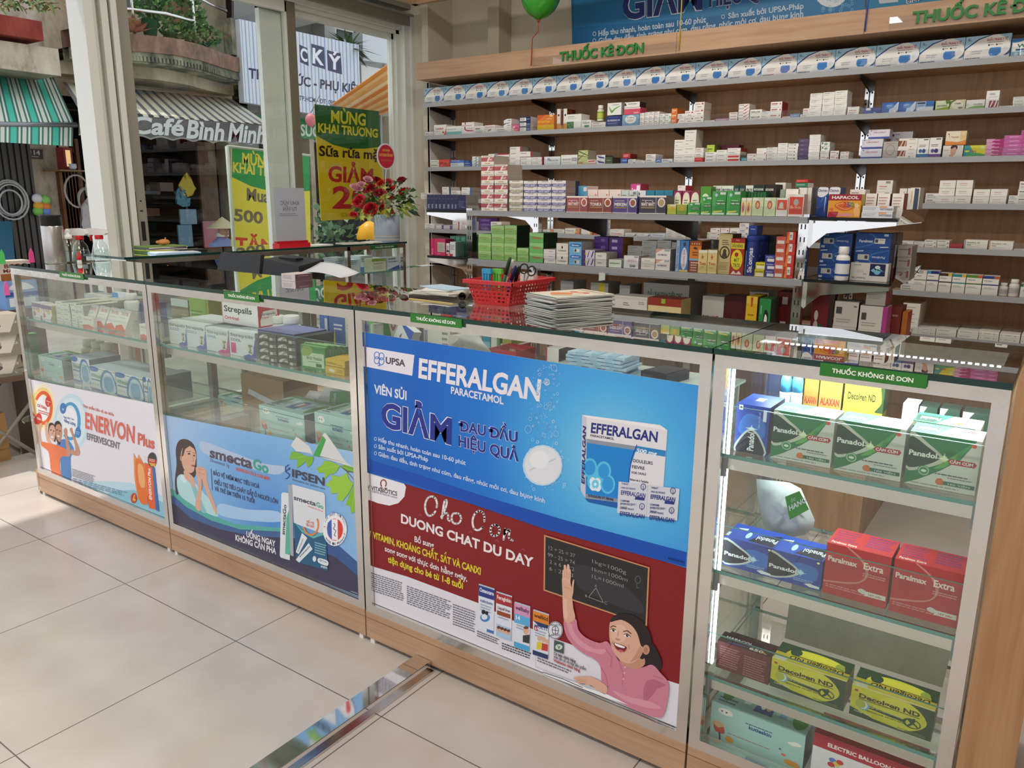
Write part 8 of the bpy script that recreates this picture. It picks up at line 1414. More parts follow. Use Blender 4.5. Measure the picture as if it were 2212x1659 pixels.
o = carton('medicine_carton', -1.63, .3, 1.0004, .072, .024, .075, 'c9bcbc|6a4a54|b .1 .8 .8 3 .2 9a8a90@b .2 .8 .8 1 .2 b08a98'); tag(o, 'white carton with plum end standing alone on the counter glass', 'carton')
# low desk behind the counter: monitor, receipt printer, paper
def desk():
    zt = .87
    t = empty('work_desk', (-2.05, .8, 0)); f = MB(); f.box(-.55, .52, -.21, .2, zt-.02, zt, OAK); f.build('desk_top', t)
    for x, y in ((-.53, -.19), (.47, -.19), (-.53, .15), (.47, .15)):
        f = MB(); f.box(x, x+.03, y, y+.03, 0, zt-.02, GREYMET); f.build('leg', t)
    tag(t, 'low wooden desk behind the counters carrying the monitor and printer', 'desk')
    a = atY(560, 590, .72); b = atY(640, 560, .72); w = b.x-a.x; h = b.z-zt
    f = MB(); f.hexa([(0, 0, 0), (w, 0, 0), (w, .15, 0), (0, .15, 0), (.012, .02, h-.012), (w, .012, h-.03), (w, .15, h-.01), (.012, .15, h)], '26282c'); f.box(w*.25, w*.7, .06, .1, h-.022, h-.004, '141517'); o = f.build('receipt_printer', loc=(a.x, .72, zt+.0005)); 
    F = front(f, 0, 0, 0, w, h); g = MB(); F = Face(g, (w*.72, .0085, h*.55), (1, 0, 0), (0, 0, 1), (0, -1, 0)); F.text('EPSON', 0, 0, .008, 'c9c9c9', bold=.02); g.build('brand_mark', o); tag(o, 'black receipt printer on the low desk behind the counter', 'printer')
    p = atY(490, 548, .74); q = atY(545, 552, .74); t = empty('monitor', (q.x-.13, .74, zt)); f = MB(); hh = p.z-zt
    f.hexa([(-.16, 0, .03), (.16, 0, .03), (.16, .02, .03), (-.16, .02, .03), (-.16, .045, hh), (.13, .045, hh), (.13, .065, hh), (-.16, .065, hh)], '1d1e21'); f.build('screen', t); f = MB(); f.lathe([(.07, 0), (.07, .006), (.02, .012), (.018, .05)], '1d1e21', (0, .03, .0005), 18); f.build('stand', t); tag(t, 'black monitor tilted back on the low desk beside the receipt printer', 'monitor')
    f = MB(); n = 8; q0, q1, q2, q3 = [atY(a, b, y) for a, b, y in ((643, 590, .66), (735, 600, .66), (776, 589, .8), (692, 566, .85))]
    V = []
    for i in range(n+1):
        for j in range(n+1):
            u, v = i/n, j/n; p = q0*(1-u)*(1-v)+q1*u*(1-v)+q2*u*v+q3*(1-u)*v; V.append((p.x, p.y, max(p.z+.012*math.sin(u*PI)-.015*v*(1-v), zt+.051)))
    f.add(V, [(i*(n+1)+j, (i+1)*(n+1)+j, (i+1)*(n+1)+j+1, i*(n+1)+j+1) for i in range(n) for j in range(n)], 'c9ccd3', True); o = f.build('paper_sheet', origin=tuple(q0)); m = o.modifiers.new('thickness', 'SOLIDIFY'); m.thickness = .0008; tag(o, 'large white paper sheet draped over the black device on the desk', 'paper')
    c = (q0+q2)/2; f = MB(); f.box(-.13, .17, -.05, .05, 0, .048, '1a1b1e'); o = f.build('card_terminal', loc=(c.x, .76, zt+.0005)); tag(o, 'black device lying under the white paper on the desk', 'device')
desk()
# ---- side counter along the window
def window_counter_things():
    z = 1.0004
    for i in range(7):
        f = MB(); c = ['4a7a3a', '3f6a34', 'c8c84a', '5a8a44', '6a4a7a', '4a7a3a', '7a9a4a'][i]; f.box(-.075, .075, -.105, .105, 0, .0042, c, right='d9d9c8' if i % 2 else c); o = f.build('leaflet', loc=(-3.25, .84, z+i*.0046), rz=-.12+.05*(i % 3)); tag(o, 'green and yellow leaflet, %s from top of the pile on the window counter' % nth(6-i), 'leaflet', 'leaflets on the window counter')
    f = MB(); f.box(-.05, .05, -.07, .07, 0, .014, '17181b'); o = f.build('wallet', loc=(-3.13, .93, z), rz=-.3); tag(o, 'black wallet case beside the leaflets on the window counter', 'wallet')
    f = MB(); f.box(-.06, .06, -.11, .11, 0, .007, 'a9c8e6', top='bcd4ec'); f.box(-.058, .058, -.1, .1, .007, .010, 'e3e8ee'); o = f.build('folder', loc=(-3.09, .815, z), rz=-.2); tag(o, 'pale blue paper folder at the edge of the window counter', 'folder')
    f = MB(); OR = pbr('clay', 'd08a4a', .5); f.lathe([(.004, 0), (.018, .004), (.022, .014), (.016, .026), (.004, .03)], OR, (0, 0, 0), 16, sy=1.5); f.lathe([(.002, 0), (.009, .003), (.009, .012), (.002, .016)], OR, (0, -.034, .008), 12); f.lathe([(.001, .0), (.004, .002), (.003, .012), (.001, .013)], OR, (0, .01, .026), 8)
    o = f.build('clay_figurine', loc=(-3.25, .86, z+.0335)); tag(o, 'small orange clay figurine standing on the leaflet pile', 'figurine')
    # consultation sign in an acrylic stand, seen from behind
    X = -3.1; a = atX(596, 527, X); b = atX(663, 525, X); c = atX(590, 405, X); zt_ = c.z
    t = empty('sign_holder', (X, (a.y+b.y)/2, 1.0)); w = (b.y-a.y)/2
    f = MB(); f.box(-.03, .03, -w, w, .0004, .022, 'c01a2a'); f.box(-.012, .012, -w, w, .022, .035, 'b01826'); f.build('base', t)
    f = MB(); f.box(-.002, .002, -w+.004, w-.004, .035, zt_-1.0, 'a9adb8', top='d5d8dc'); F = Face(f, (.0022, 0, .035), (0, 1, 0), (0, 0, 1), (1, 0, 0)); hz = zt_-1.035
    F.text('KHU VỰC', 0, hz*.68, .022, '6a6d78', w=.13, bold=.02, al='c', mirror=True, k=2); F.text('TƯ VẤN', 0, hz*.57, .022, '6a6d78', w=.1, bold=.02, al='c', mirror=True, k=2); F.bars(-.075, hz*.52, .075, 2, .01, '80838c', k=2); f.build('sheet', t)
    tag(t, 'clear sign stand on a red base, its lettering seen reversed', 'sign stand')
    for i, (x, y, w_, d, rz, c, l) in enumerate(((-3.12, 1.78, .1, .15, .2, 'd3d6cf', 'white leaflet lying past the red based sign stand'), (-3.13, 2.05, .1, .16, -.15, 'cdc9c0', 'cream leaflet lying near the flower pot'), (-3.12, 2.22, .09, .12, .3, 'dad7d2', 'white paper beside the flower pot'))):
        f = MB(); f.box(-w_/2, w_/2, -d/2, d/2, 0, .004, c); o = f.build('leaflet', loc=(x, y, z), rz=rz); tag(o, l, 'leaflet')
window_counter_things()
def rose(f, c, r, col, col2, rnd):
    """petals in spiralling rows, outer ones open"""
    c = Vector(c); ax = Vector((rnd.uniform(-.3, .8), rnd.uniform(-.8, .3), rnd.uniform(.3, 1))).normalized(); u = ax.orthogonal().normalized(); v = ax.cross(u)
    for ring, (n, rr, hh, op) in enumerate(((3, .28, .55, .1), (4, .5, .5, .3), (5, .75, .4, .55), (6, 1.0, .2, .85))):
        for k in range(n):
            t0 = 2*PI*k/n + ring*.7; wd_ = 2.3*PI/n/2; V = []
            for i in range(4):
                for j in range(3):
                    t = t0+(i/3-.5)*2*wd_*.8; q = j/2; rad = r*rr*(.45+.55*q+op*.25*q*q); hgt = r*(-.5+q*(hh+.5)-op*.25*q*q) - abs(i/3-.5)*r*.18*q
                    V.append(c+u*math.cos(t)*rad+v*math.sin(t)*rad+ax*hgt)
            f.add(V, [(i*3+j, (i+1)*3+j, (i+1)*3+j+1, i*3+j+1) for i in range(3) for j in range(2)], col if (ring+k) % 3 else col2, True)
def bouquet():
    pc = Vector((-3.17, 2.42, 1.0004)); t = empty('flower_pot', tuple(pc)); rnd = random.Random(11)
    f = MB(); r = .086; f.lathe([(r*.94, 0), (r, .003), (r, .168), (r*.95, .17)], 'a9b6c8', seg=30)
    for z0 in (.01, .03): f.lathe([(r*1.004, z0), (r*1.004, z0+.005)], 'c9b890', seg=30, cap=False)
    f.build('pot', t)
    LV = [pbr('leaf_dark', '24401f', .5), pbr('leaf_green', '4a7a34', .5), pbr('leaf_lime', '9aac4a', .5)]
    f = MB()
    for i in range(190):
        a = rnd.uniform(0, 2*PI); e = rnd.uniform(-.35, 1.1); d = Vector((math.cos(a)*math.cos(e)*.8, math.sin(a)*math.cos(e), math.sin(e)*.75)); L_ = rnd.uniform(.04, .085); b = Vector((0, 0, .22))+d*rnd.uniform(.08, .23)
        if b.z < .15: b.z = .15
        side = d.cross(Vector((rnd.uniform(-1, 1), rnd.uniform(-1, 1), rnd.uniform(-1, 1)))).normalized()*L_*.24; nrm = d.cross(side).normalized()
        tip = b+d*L_+Vector((0, 0, -L_*.3)); mid = b+d*L_*.5+nrm*L_*.08
        m = LV[0 if i % 3 == 0 else (2 if d.z < .25 and i % 2 else 1)]
        f.add([b, mid+side, tip, mid-side, mid-nrm*.004], [(0, 4, 1), (1, 4, 2), (2, 4, 3), (3, 4, 0)], m)
    f.build('foliage', t)
    def at(px, py, off=0): p = atX(px, py, -3.1-off); return p-pc
    # positions of blooms read off the photo, set over the dome
    for (px, py, rr, dx, c1, c2) in ((800, 450, .042, -.02, 'c0182c', '9a1224'), (775, 432, .04, 0, 'c8243a', 'a01428'), (820, 415, .04, -.0, 'b8183a', '8f102c'), (872, 413, .043, -.05, 'b51226', '8a0d1e'), (867, 388, .04, -.12, 'a8142c', '7f0c20'), (847, 406, .028, .0, 'd0302a', 'a81e20'), (847, 428, .03, 0, 'b81a26', '92121e'), (817, 390, .034, -.1, 'a01024', '7a0a1a'), (800, 405, .03, -.04, 'b0182e', '8a1024'), (822, 395, .026, -.02, 'c83024', 'a0201c'), (764, 463, .024, .02, 'c8283a', 'a51a2a'), (823, 447, .022, .02, 'a81628', '84101e'), (844, 455, .022, .03, 'c02838', '9a1a2a'), (838, 393, .028, -.06, 'c8404a', 'a82a38'), (770, 442, .03, -.08, 'd02830', 'a81e26'), (795, 392, .024, -.1, 'b01a34', '8a1228')):
        f = MB(); p = at(px, py, -dx*.8); p.x = min(p.x, .18); rose(f, p, rr, c1, c2, rnd); f.build('rose', t)
    for (px, py, rr) in ((770, 404, .036), (778, 398, .03), (795, 386, .026)):
        f = MB(); rose(f, at(px, py, .05), rr, 'dfa8b4', 'cf8ea0', rnd); f.build('pink_rose', t)
    for (px, py) in ((828, 405), (833, 425), (815, 452), (795, 470), (780, 468), (835, 462), (862, 450), (870, 455)):
        f = MB(); p = at(px, py, .0)
        for k in range(6):
            a = k*PI/3; d = Vector((.4, math.cos(a), math.sin(a))).normalized(); s_ = d.cross(Vector((1, 0, 0))).normalized()*.009; f.add([p, p+d*.016+s_, p+d*.034, p+d*.016-s_], [(0, 1, 2, 3)], 'c9cf7a')
        f.build('lily', t)
    c = at(834, 338, 0); f = MB(); n = 30
    ax = [(0, math.cos(2*PI*i/n)*.083, math.sin(2*PI*i/n)*.082) for i in range(n)]
    for k, (s_, xo, m) in enumerate(((1, 0, 'ccd0d6'), (.88, .0012, 'b8243c'))): f.poly([Vector((c.x+xo, c.y+b*s_, c.z+d*s_)) for a, b, d in ax], m)
    f.poly([Vector((c.x-.003, c.y+b, c.z+d)) for a, b, d in ax][::-1], 'ccd0d6'); q = [Vector((c.x, c.y+b, c.z+d)) for a, b, d in ax]; w = [v-Vector((.003, 0, 0)) for v in q]
    for i in range(n): f.poly([q[i], w[i], w[(i+1) % n], q[(i+1) % n]], 'd9dce0')
    F = Face(f, (c.x+.0016, c.y, c.z), (0, 1, 0), (0, 0, 1), (1, 0, 0)); F.text('CHÚC MỪNG', 0, .032, .012, 'e0b050', w=.07, bold=.04, al='c', k=2); F.text('KHAI TRƯƠNG HỒNG PHÁT', 0, .0, .017, 'e0b050', w=.125, bold=.04, al='c', k=2); F.text('ANH TRƯỜNG-HỒNG PHÁT', 0, -.03, .012, 'c07a4a', w=.1, bold=.0, al='c', k=2)
    f.build('greeting_disc', t); f = MB(); f.tube([(c.x-.002, c.y, c.z-.08), (c.x-.03, c.y, .25)], .002, 'e6e6e6', 6); f.build('disc_stick', t)
    tag(t, 'grey-blue flower pot of red roses with an oval greeting disc', 'flowers')
bouquet()
# cartons on the glass shelf of the window counter, facing the aisle
for (xa, xb, yt, spec, l, zz) in ((803, 833, 560, 'd9dcc8|b8c0a8|r 0 .78 1 1 8fae4a;t TOPALOX .1 .55 .12 4a5040 .7;b .1 .4 .8 3 .1 999', 'white carton with green top band', .8185), (836, 862, 557, 'd0d6e2|a9b4c8|t KODEMIN .1 .6 .12 3a4a8a .75;p 4a5fae 0 0 1 0 1 .35;r .1 .85 .7 .93 456', 'white carton with indigo base', .8185), (864, 886, 578, 'cfd9cf|2f5a3a|r .1 .3 .9 .7 d9dcd2;b .2 .6 .8 1 .2 c05a50', 'small green and white carton', .8185), (888, 908, 577, '3f7a4a|2a5a34|r .1 .3 .6 .7 d9dcd2', 'small green carton', .8185), (916, 938, 575, 'e0e6ec|c9d2dc|r 0 0 1 .35 3f86c8;r .2 .5 .8 .9 3f6fb0', 'white and blue carton', .8185)):
    a = atX(xa, yt, -3.07); b = atX(xb, yt, -3.07); o = carton('medicine_carton', -3.07, a.y, zz, b.y-a.y, a.z-zz, .07, spec, PI/2); tag(o, l + ' on the glass shelf of the window counter', 'carton', 'cartons in the window counter')
for i in range(7):
    o = carton('medicine_carton', -3.2, 1.62+i*.115, .8185, .11, .07+.02*(i % 2), .1, 'd6dfe8|c3d0dc|b .1 .8 .8 2 .15 6a9ac8;r .0 0 .4 .2 5a9ad0', PI/2); tag(o, 'pale blue-white carton, %s along the rear of the window counter shelf' % nth(i), 'carton', 'pale cartons in the window counter')
# ---- balloon and ribbons
def balloon():
    p = atY(1168, -14, 2.66); t = empty('balloon', tuple(p)); f = MB(); R_ = .118; n = 14
    f.lathe([(.008, -R_*1.2)] + [(R_*math.sin(PI*i/n)*(1 if i > n/2 else .93+.07*i/(n/2)), -R_*1.15*math.cos(PI*i/n)) for i in range(1, n)] + [(.002, R_*1.15)], pbr('balloon_skin', '3aa02f', .18, 0, .6), seg=28); o = f.build('balloon_skin', t, rot=(0, .12, 0))
    f = MB(); f.lathe([(.012, -R_*1.27), (.005, -R_*1.22), (.009, -R_*1.17)], 'b03a2a', (-.012, 0, 0), 10); f.build('knot', t)
    e = atY(1147, 142, 2.69)-p; f = MB(); f.tube([(-.014, 0, -R_*1.22), (-.02, .01, -.2), (e.x+.008, e.y, e.z*.6), (e.x, e.y, e.z)], .0028, 'b8322c', 6); f.build('ribbon', t)
    tag(t, 'green balloon on a red ribbon floating above the shelving fascia', 'balloon')
    for px, y1, c, l in ((1466, 110, 'd8b83a', 'yellow ribbon hanging before the blue banner'), (1868, 68, '2f5fb0', 'blue ribbon hanging at the joint of the wooden fascia')):
        a = atY(px, y1, 2.695); f = MB(); f.tube([(a.x, 2.695, a.z), (a.x+.004, 2.693, a.z+.2), (a.x-.002, 2.69, CEIL)], .003, c, 6); o = f.build('ribbon', origin=(a.x, 2.695, CEIL)); tag(o, l, 'ribbon')
balloon()

# ------------------------------------------------------------------ doorway end: round glass trays, mask table
def doorway():
    z0 = .553
    for z, l in ((.553, 'round-edged glass tray holding green cartons on the counter end'), (.333, 'lower round-edged glass tray on the counter end')):
        x = SEAM[0]-.0005; f = MB(); n = 14; q = [(x-.115*math.sin(PI*i/n), .075-.1*math.cos(PI*i/n)) for i in range(n+1)]
        f.poly([(a, b, z) for a, b in q][::-1], GLASS); f.poly([(a, b, z-.006) for a, b in q], GLASS)
        for i in range(n): f.poly([(q[i][0], q[i][1], z-.006), (q[i][0], q[i][1], z), (q[i+1][0], q[i+1][1], z), (q[i+1][0], q[i+1][1], z-.006)], GEDGE2)
        o = f.build('glass_tray', origin=(x, .07, z)); tag(o, l, 'tray')
    for i, (dx, z, h, c, l) in enumerate(((.045, .5535, .1, '2f8a3a', 'green and orange carton'), (.045, .654, .05, '2f8a3a', 'green and white carton atop another'))):
        o = carton('medicine_carton', SEAM[0]-.06, .03, z, .04, h, .05, '2f8a3a|2a7a34|p d8642a 0 0 1 0 1 .4 0 .2;r .1 .6 .7 .85 e6ece2' if i == 0 else '3f9a44|2a7a34|r .0 .5 1 1 dfe6f0'); tag(o, l + ' on the glass tray at the counter end', 'carton')
    o = carton('upright_medicine_carton', SEAM[0]-.055, .04, .3335, .035, .16, .06, 'a88ac0|7a5aa0|r 0 0 1 .5 3a2a50;b .2 .9 .8 2 .05 e6dcee'); tag(o, 'purple carton on the lower glass tray at the counter end', 'carton')
    # folding table with mask cartons
    X = -3.62; t = empty('folding_table', (X, .1, 0)); zt = .43
    f = MB(); f.box(-.35, .16, -.28, .3, zt-.02, zt, '6f5a4a'); f.build('table_top', t)
    for x in (-.3, .1):
        f = MB(); f.tube([(x, -.25, zt-.02), (x+.02, .26, -.12)], .009, '8a8378', 8); f.build('leg', t); f = MB(); f.tube([(x, .26, zt-.02), (x+.02, -.25, -.12)], .009, '8a8378', 8); f.build('leg', t)
    tag(t, 'folding table carrying kraft mask cartons outside the doorway', 'table')
    KM = '9a9484,a8a090|8a8474|p e9e4d8 .0 .25 .75 .15 .95 1 .02 1;s b8b2a6 .15 .45 .5 .4 .55 .7 .35 .8 .15 .7;s 6f6a62 .15 .42 .5 .36 .54 .55 .18 .6;b .1 .2 .5 1 .08 e9e4d8;t CE .82 .55 .1 e9e4d8 .12'
    for i in range(3):
        o = carton('face_mask_carton', X+.12+(.02*i), -.04+.12*(1 if i == 9 else 0), zt+.0005+i*.102, .19, .1, .12, KM, PI/2-.05); o.location.y = .02; tag(o, 'kraft carton with grey mask print, %s of the pile outside the doorway' % ('bottom', 'middle', 'top')[i], 'carton', 'kraft mask cartons')
    o = carton('cardboard_carton', X-.1, -.16, -.1199, .3, .36, .15, 'a98252|96703f|r 0 .48 1 .5 96703f', PI/2); o.location.x = X+.04; tag(o, 'brown cardboard carton standing under the folding table outside', 'carton')
    # stand of masks with paper tags further out
    p = atX(25, 600, -3.95); f = MB(); f.box(-.1, .1, -.1, .1, -.12, p.z-.16, '5a4a42'); o = f.build('street_stand', loc=(-3.97, p.y, 0)); o.data.transform(Matrix.Identity(4)); tag(o, 'dark stand outside the doorway carrying the cartons with pink tags', 'stand')
    zb = p.z-.1595
    o = carton('face_mask_carton', -3.88, p.y-.07, zb, .16, .15, .12, '7fa6d8|5a86c0|r 0 .45 1 .6 3a62b0;r .1 .1 .9 .4 dfe8f4;s e6eef8 .1 .7 .5 .95 .9 .7', PI/2); tag(o, 'blue and white mask carton on the stand outside the doorway', 'carton')
    o = carton('medicine_carton', -3.89, p.y-.075, zb+.151, .15, .1, .1, 'cfc4b8|b8aca0|r 0 0 1 .35 a0602a;t BCC .15 .65 .2 8a2f3a .5 .05;t MASUM .1 .42 .18 8a2f3a .75 .04;e .8 .75 .1 .1 3a3a5a', PI/2); tag(o, 'grey carton with maroon lettering on the stand outside the doorway', 'carton')
    for dx, c, l, dz in ((-.07, '5ac86a', 'green', .24), (.07, 'f0509a', 'pink', .24), (.16, 'f0409a', 'second pink', .26), (-.07, 'f070b8', 'long pink', .08)):
        f = MB(); q = [(0, -.012, 0), (0, .016, 0), (0, .014, .05), (0, .004, .075), (0, -.01, .045)]; f.poly(q, c); f.poly([(.0015-.004, b, d) for a, b, d in q][::-1], c)
        o = f.build('paper_tag', loc=(-3.86, p.y+dx, zb+dz)); m = o.modifiers.new('thickness', 'SOLIDIFY'); m.thickness = .001; tag(o, '%s paper tag on the stand outside the doorway' % l, 'tag')
doorway()

# ------------------------------------------------------------------ the street
GZ0 = -.12
f = MB(); f.box(-16, -3.5, -14, 26, GZ0-.1, GZ0, stained('pavement', '8f8a84', '7a756f', '9a958e', 2.0)); f.box(-16, 6, -14, -4.4, GZ0-.1, GZ0-.001, MATS['pavement']); f.box(-3.62, -3.5, -4.4, 3.3, GZ0, -.001, 'b5aca4'); struct(f, 'street')
FX = -10.5
def q4(f, mat, pts, th=.05):
    """a board whose four corners (photo point, distance plane x) are given; it gets real thickness away from the street"""
    P_ = [atX(a, b, x) for a, b, x in pts]; B_ = [p+Vector((-th, 0, 0)) for p in P_]; f.poly(P_, mat); f.poly(B_[::-1], mat)
    for i in range(len(P_)): f.poly([P_[i], B_[i], B_[(i+1) % len(P_)], P_[(i+1) % len(P_)]], mat)
    return P_
def blockX(f, mat, px0, py0, px1, py1, x0, x1):
    """a box standing on plane x0 and reaching back to x1"""
    a = atX(px0, py0, x0); b = atX(px1, py1, x0); f.box(min(x0, x1), max(x0, x1), min(a.y, b.y), max(a.y, b.y), min(a.z, b.z), max(a.z, b.z), mat)
def stripes(f, top, bot, cols, n):
    """cloth between an upper and a lower edge, striped from edge to edge"""
    for i in range(n):
        u0, u1 = i/n, (i+1)/n; f.poly([top[0].lerp(top[1], u0), top[0].lerp(top[1], u1), bot[0].lerp(bot[1], u1), bot[0].lerp(bot[1], u0)], cols[i % len(cols)])
TILEW = stained('old_white_tiles', 'b8ac98', '96876f', 'c9bfae', 5, .5); MOULD = stained('mouldy_plaster', '83816c', '4a493d', 'b0ad92', 4); PLAST = stained('worn_plaster', 'b3a58c', '98896f', 'c4b8a2', 3); GREYW = pbr('grey_render', '9a9a94', .8); DARKIN = pbr('room_shade', '1d1f20', .9); TIMBER = pbr('old_timber', '6a4526', .6)
def house_a():
    t = empty('house_front', (FX, 2.6, 0)); y0 = atX(-420, 300, FX).y; y1 = atX(128, 300, FX).y
    f = MB(); f.box(FX-.3, FX, y0, y1, GZ0, 7, TILEW); part(f, 'wall', t)
    f = MB(); blockX(f, pbr('pink_render', 'b8a090', .8), 118, -260, 168, 158, FX+.1, FX-.1); part(f, 'pilaster', t)
    f = MB(); a = atX(-300, 100, FX+.9); b = atX(132, 160, FX+.9); f.box(FX, FX+.9, a.y, b.y, atX(60, 155, FX+.9).z, atX(60, 96, FX+.9).z, TILEW); part(f, 'ledge', t)
    f = MB(); a = atX(-300, 300, FX+.06); b = atX(62, 300, FX+.06); n = 46; zt = 2.6
    for i in range(n): y = a.y+(b.y-a.y)*i/n; f.box(FX+.02, FX+.05+.03*(i % 2), y, y+(b.y-a.y)/n*.8, GZ0, zt, '4a4744' if i % 2 else '5f5c58')
    part(f, 'folding_gate', t)
    f = MB(); T = [atX(-130, 156, FX+.1), atX(115, 166, FX+.1)]; B_ = [atX(-130, 268, FX+1.3), atX(158, 262, FX+1.3)]; V_ = [atX(-130, 300, FX+1.32), atX(157, 316, FX+1.32)]
    cs = ['4fbfa6', '4fbfa6', '4fbfa6', '3f7a68', 'dcdcd2', '3f7a68', 'd6d4c8', 'd6d4c8', '3f7a68', 'dcdcd2', '3f7a68']; stripes(f, T, B_, cs, 66); stripes(f, B_, V_, cs, 66); o = part(f, 'striped_awning', t); o['label'] = 'turquoise and white striped cloth awning'
    m = o.modifiers.new('thickness', 'SOLIDIFY'); m.thickness = .004
    f = MB(); b = atX(166, 270, FX+1.3); f.tube([atX(-130, 268, FX+1.29), b], .03, GREYMET, 8); part(f, 'awning_pole', t)
    f = MB(); P_ = q4(f, '4a4340', [(60, 322, FX+.02), (92, 323, FX+.02), (93, 344, FX+.02), (61, 343, FX+.02)], .015); F = Face(f, P_[3], (0, 1, 0), (0, 0, 1), (1, 0, 0)); w = P_[2].y-P_[3].y; F.text('114', w*.5, w*.3, w*.32, 'd9d2c6', bold=.03, al='c', w=w*.7, k=30); F.bars(w*.1, w*.2, w*.9, 1, w*.15, 'b8b0a4', k=30); part(f, 'number_plate', t)
    tag(t, 'old white tiled house front under a turquoise striped awning across the street', 'building')
    # planter with hanging leaves
    f = MB(); blockX(f, stained('red_tile', '8a3a30', '7a3028', '96463a', 6), -60, 20, 95, 88, FX+1.0, FX+.5); a = atX(0, 86, FX+1.0); o = f.build('balcony_planter', origin=tuple(a)); r = random.Random(3); g = MB()
    for i in range(120):
        p = atX(r.uniform(-60, 112), r.uniform(-15, 26), FX+.75+r.uniform(-.2, .25))-a; lean = Vector((r.uniform(.0, .35), r.uniform(-.25, .25), .12)); L_ = r.uniform(.3, .95) if i % 2 else r.uniform(.15, .35); pts = []; q = Vector(p)
        for k in range(6): pts.append(Vector(q)); q = q+(lean*(1-k/6)+Vector((.02, 0, -.25*k/4)))*L_*.3
        w_ = r.uniform(.012, .03); side = Vector((0, 1, 0))*w_; V = []
        for k, q in enumerate(pts): s_ = side*(1-abs(k-2)/4.2); V += [q-s_, q+s_]
        g.add(V, [(2*k, 2*k+1, 2*k+3, 2*k+2) for k in range(5)], ('5f8f4a', '4a7a3a', '7a9a5a', '8a7a4a')[i % 4 if i % 9 else 3])
    g.build('foliage', o); tag(o, 'red tiled planter with long hanging leaves above the turquoise awning', 'planter')
    # loops of hose on the gate, tarpaulin, net of balls
    f = MB()
    for k, (rr, dx) in enumerate(((.19, 0), (.16, .05), (.2, .03), (.13, -.02))):
        c = atX(22+dx*40, 428+k*3, FX+.13); f.tube([(c.x+.01*k, c.y+rr*math.cos(i*PI/10), c.z+rr*1.15*math.sin(i*PI/10)) for i in range(21)], .012, 'b5b8b4', 6, False)
    o = f.build('hose_coil', origin=tuple(c)); tag(o, 'pale hose coil hanging on the dark folding gate', 'hose')
    f = MB(); q4(f, '1f5a72', [(-60, 478, FX+.3), (25, 478, FX+.3), (34, 575, FX+.5), (-60, 600, FX+.5)], .05); o = f.build('tarpaulin', origin=tuple(atX(0, 575, FX+.5))); tag(o, 'blue tarpaulin bundle against the dark folding gate', 'tarpaulin')
    f = MB(); c0 = atX(88, 445, FX+.15)
    for i, (px, py, c) in enumerate(((80, 429, 'd9dce0'), (97, 432, '8fd06a'), (83, 445, 'e0a83a'), (98, 446, 'e0823a'), (82, 456, '7ac05a'), (98, 456, '6a8ac8'))):
        p = atX(px, py, FX+.15)-c0; g = MB(); rr = .062; g.lathe([(rr*math.sin(PI*k/8)+.001, -rr*math.cos(PI*k/8)) for k in range(9)], c, tuple(p+c0), 12); o = g.build('toy_ball', origin=tuple(p+c0)); tag(o, '%s toy ball in the net on the tiled wall' % ('white', 'light green', 'yellow', 'orange', 'green', 'blue')[i], 'ball', 'toy balls on the tiled wall')
house_a()
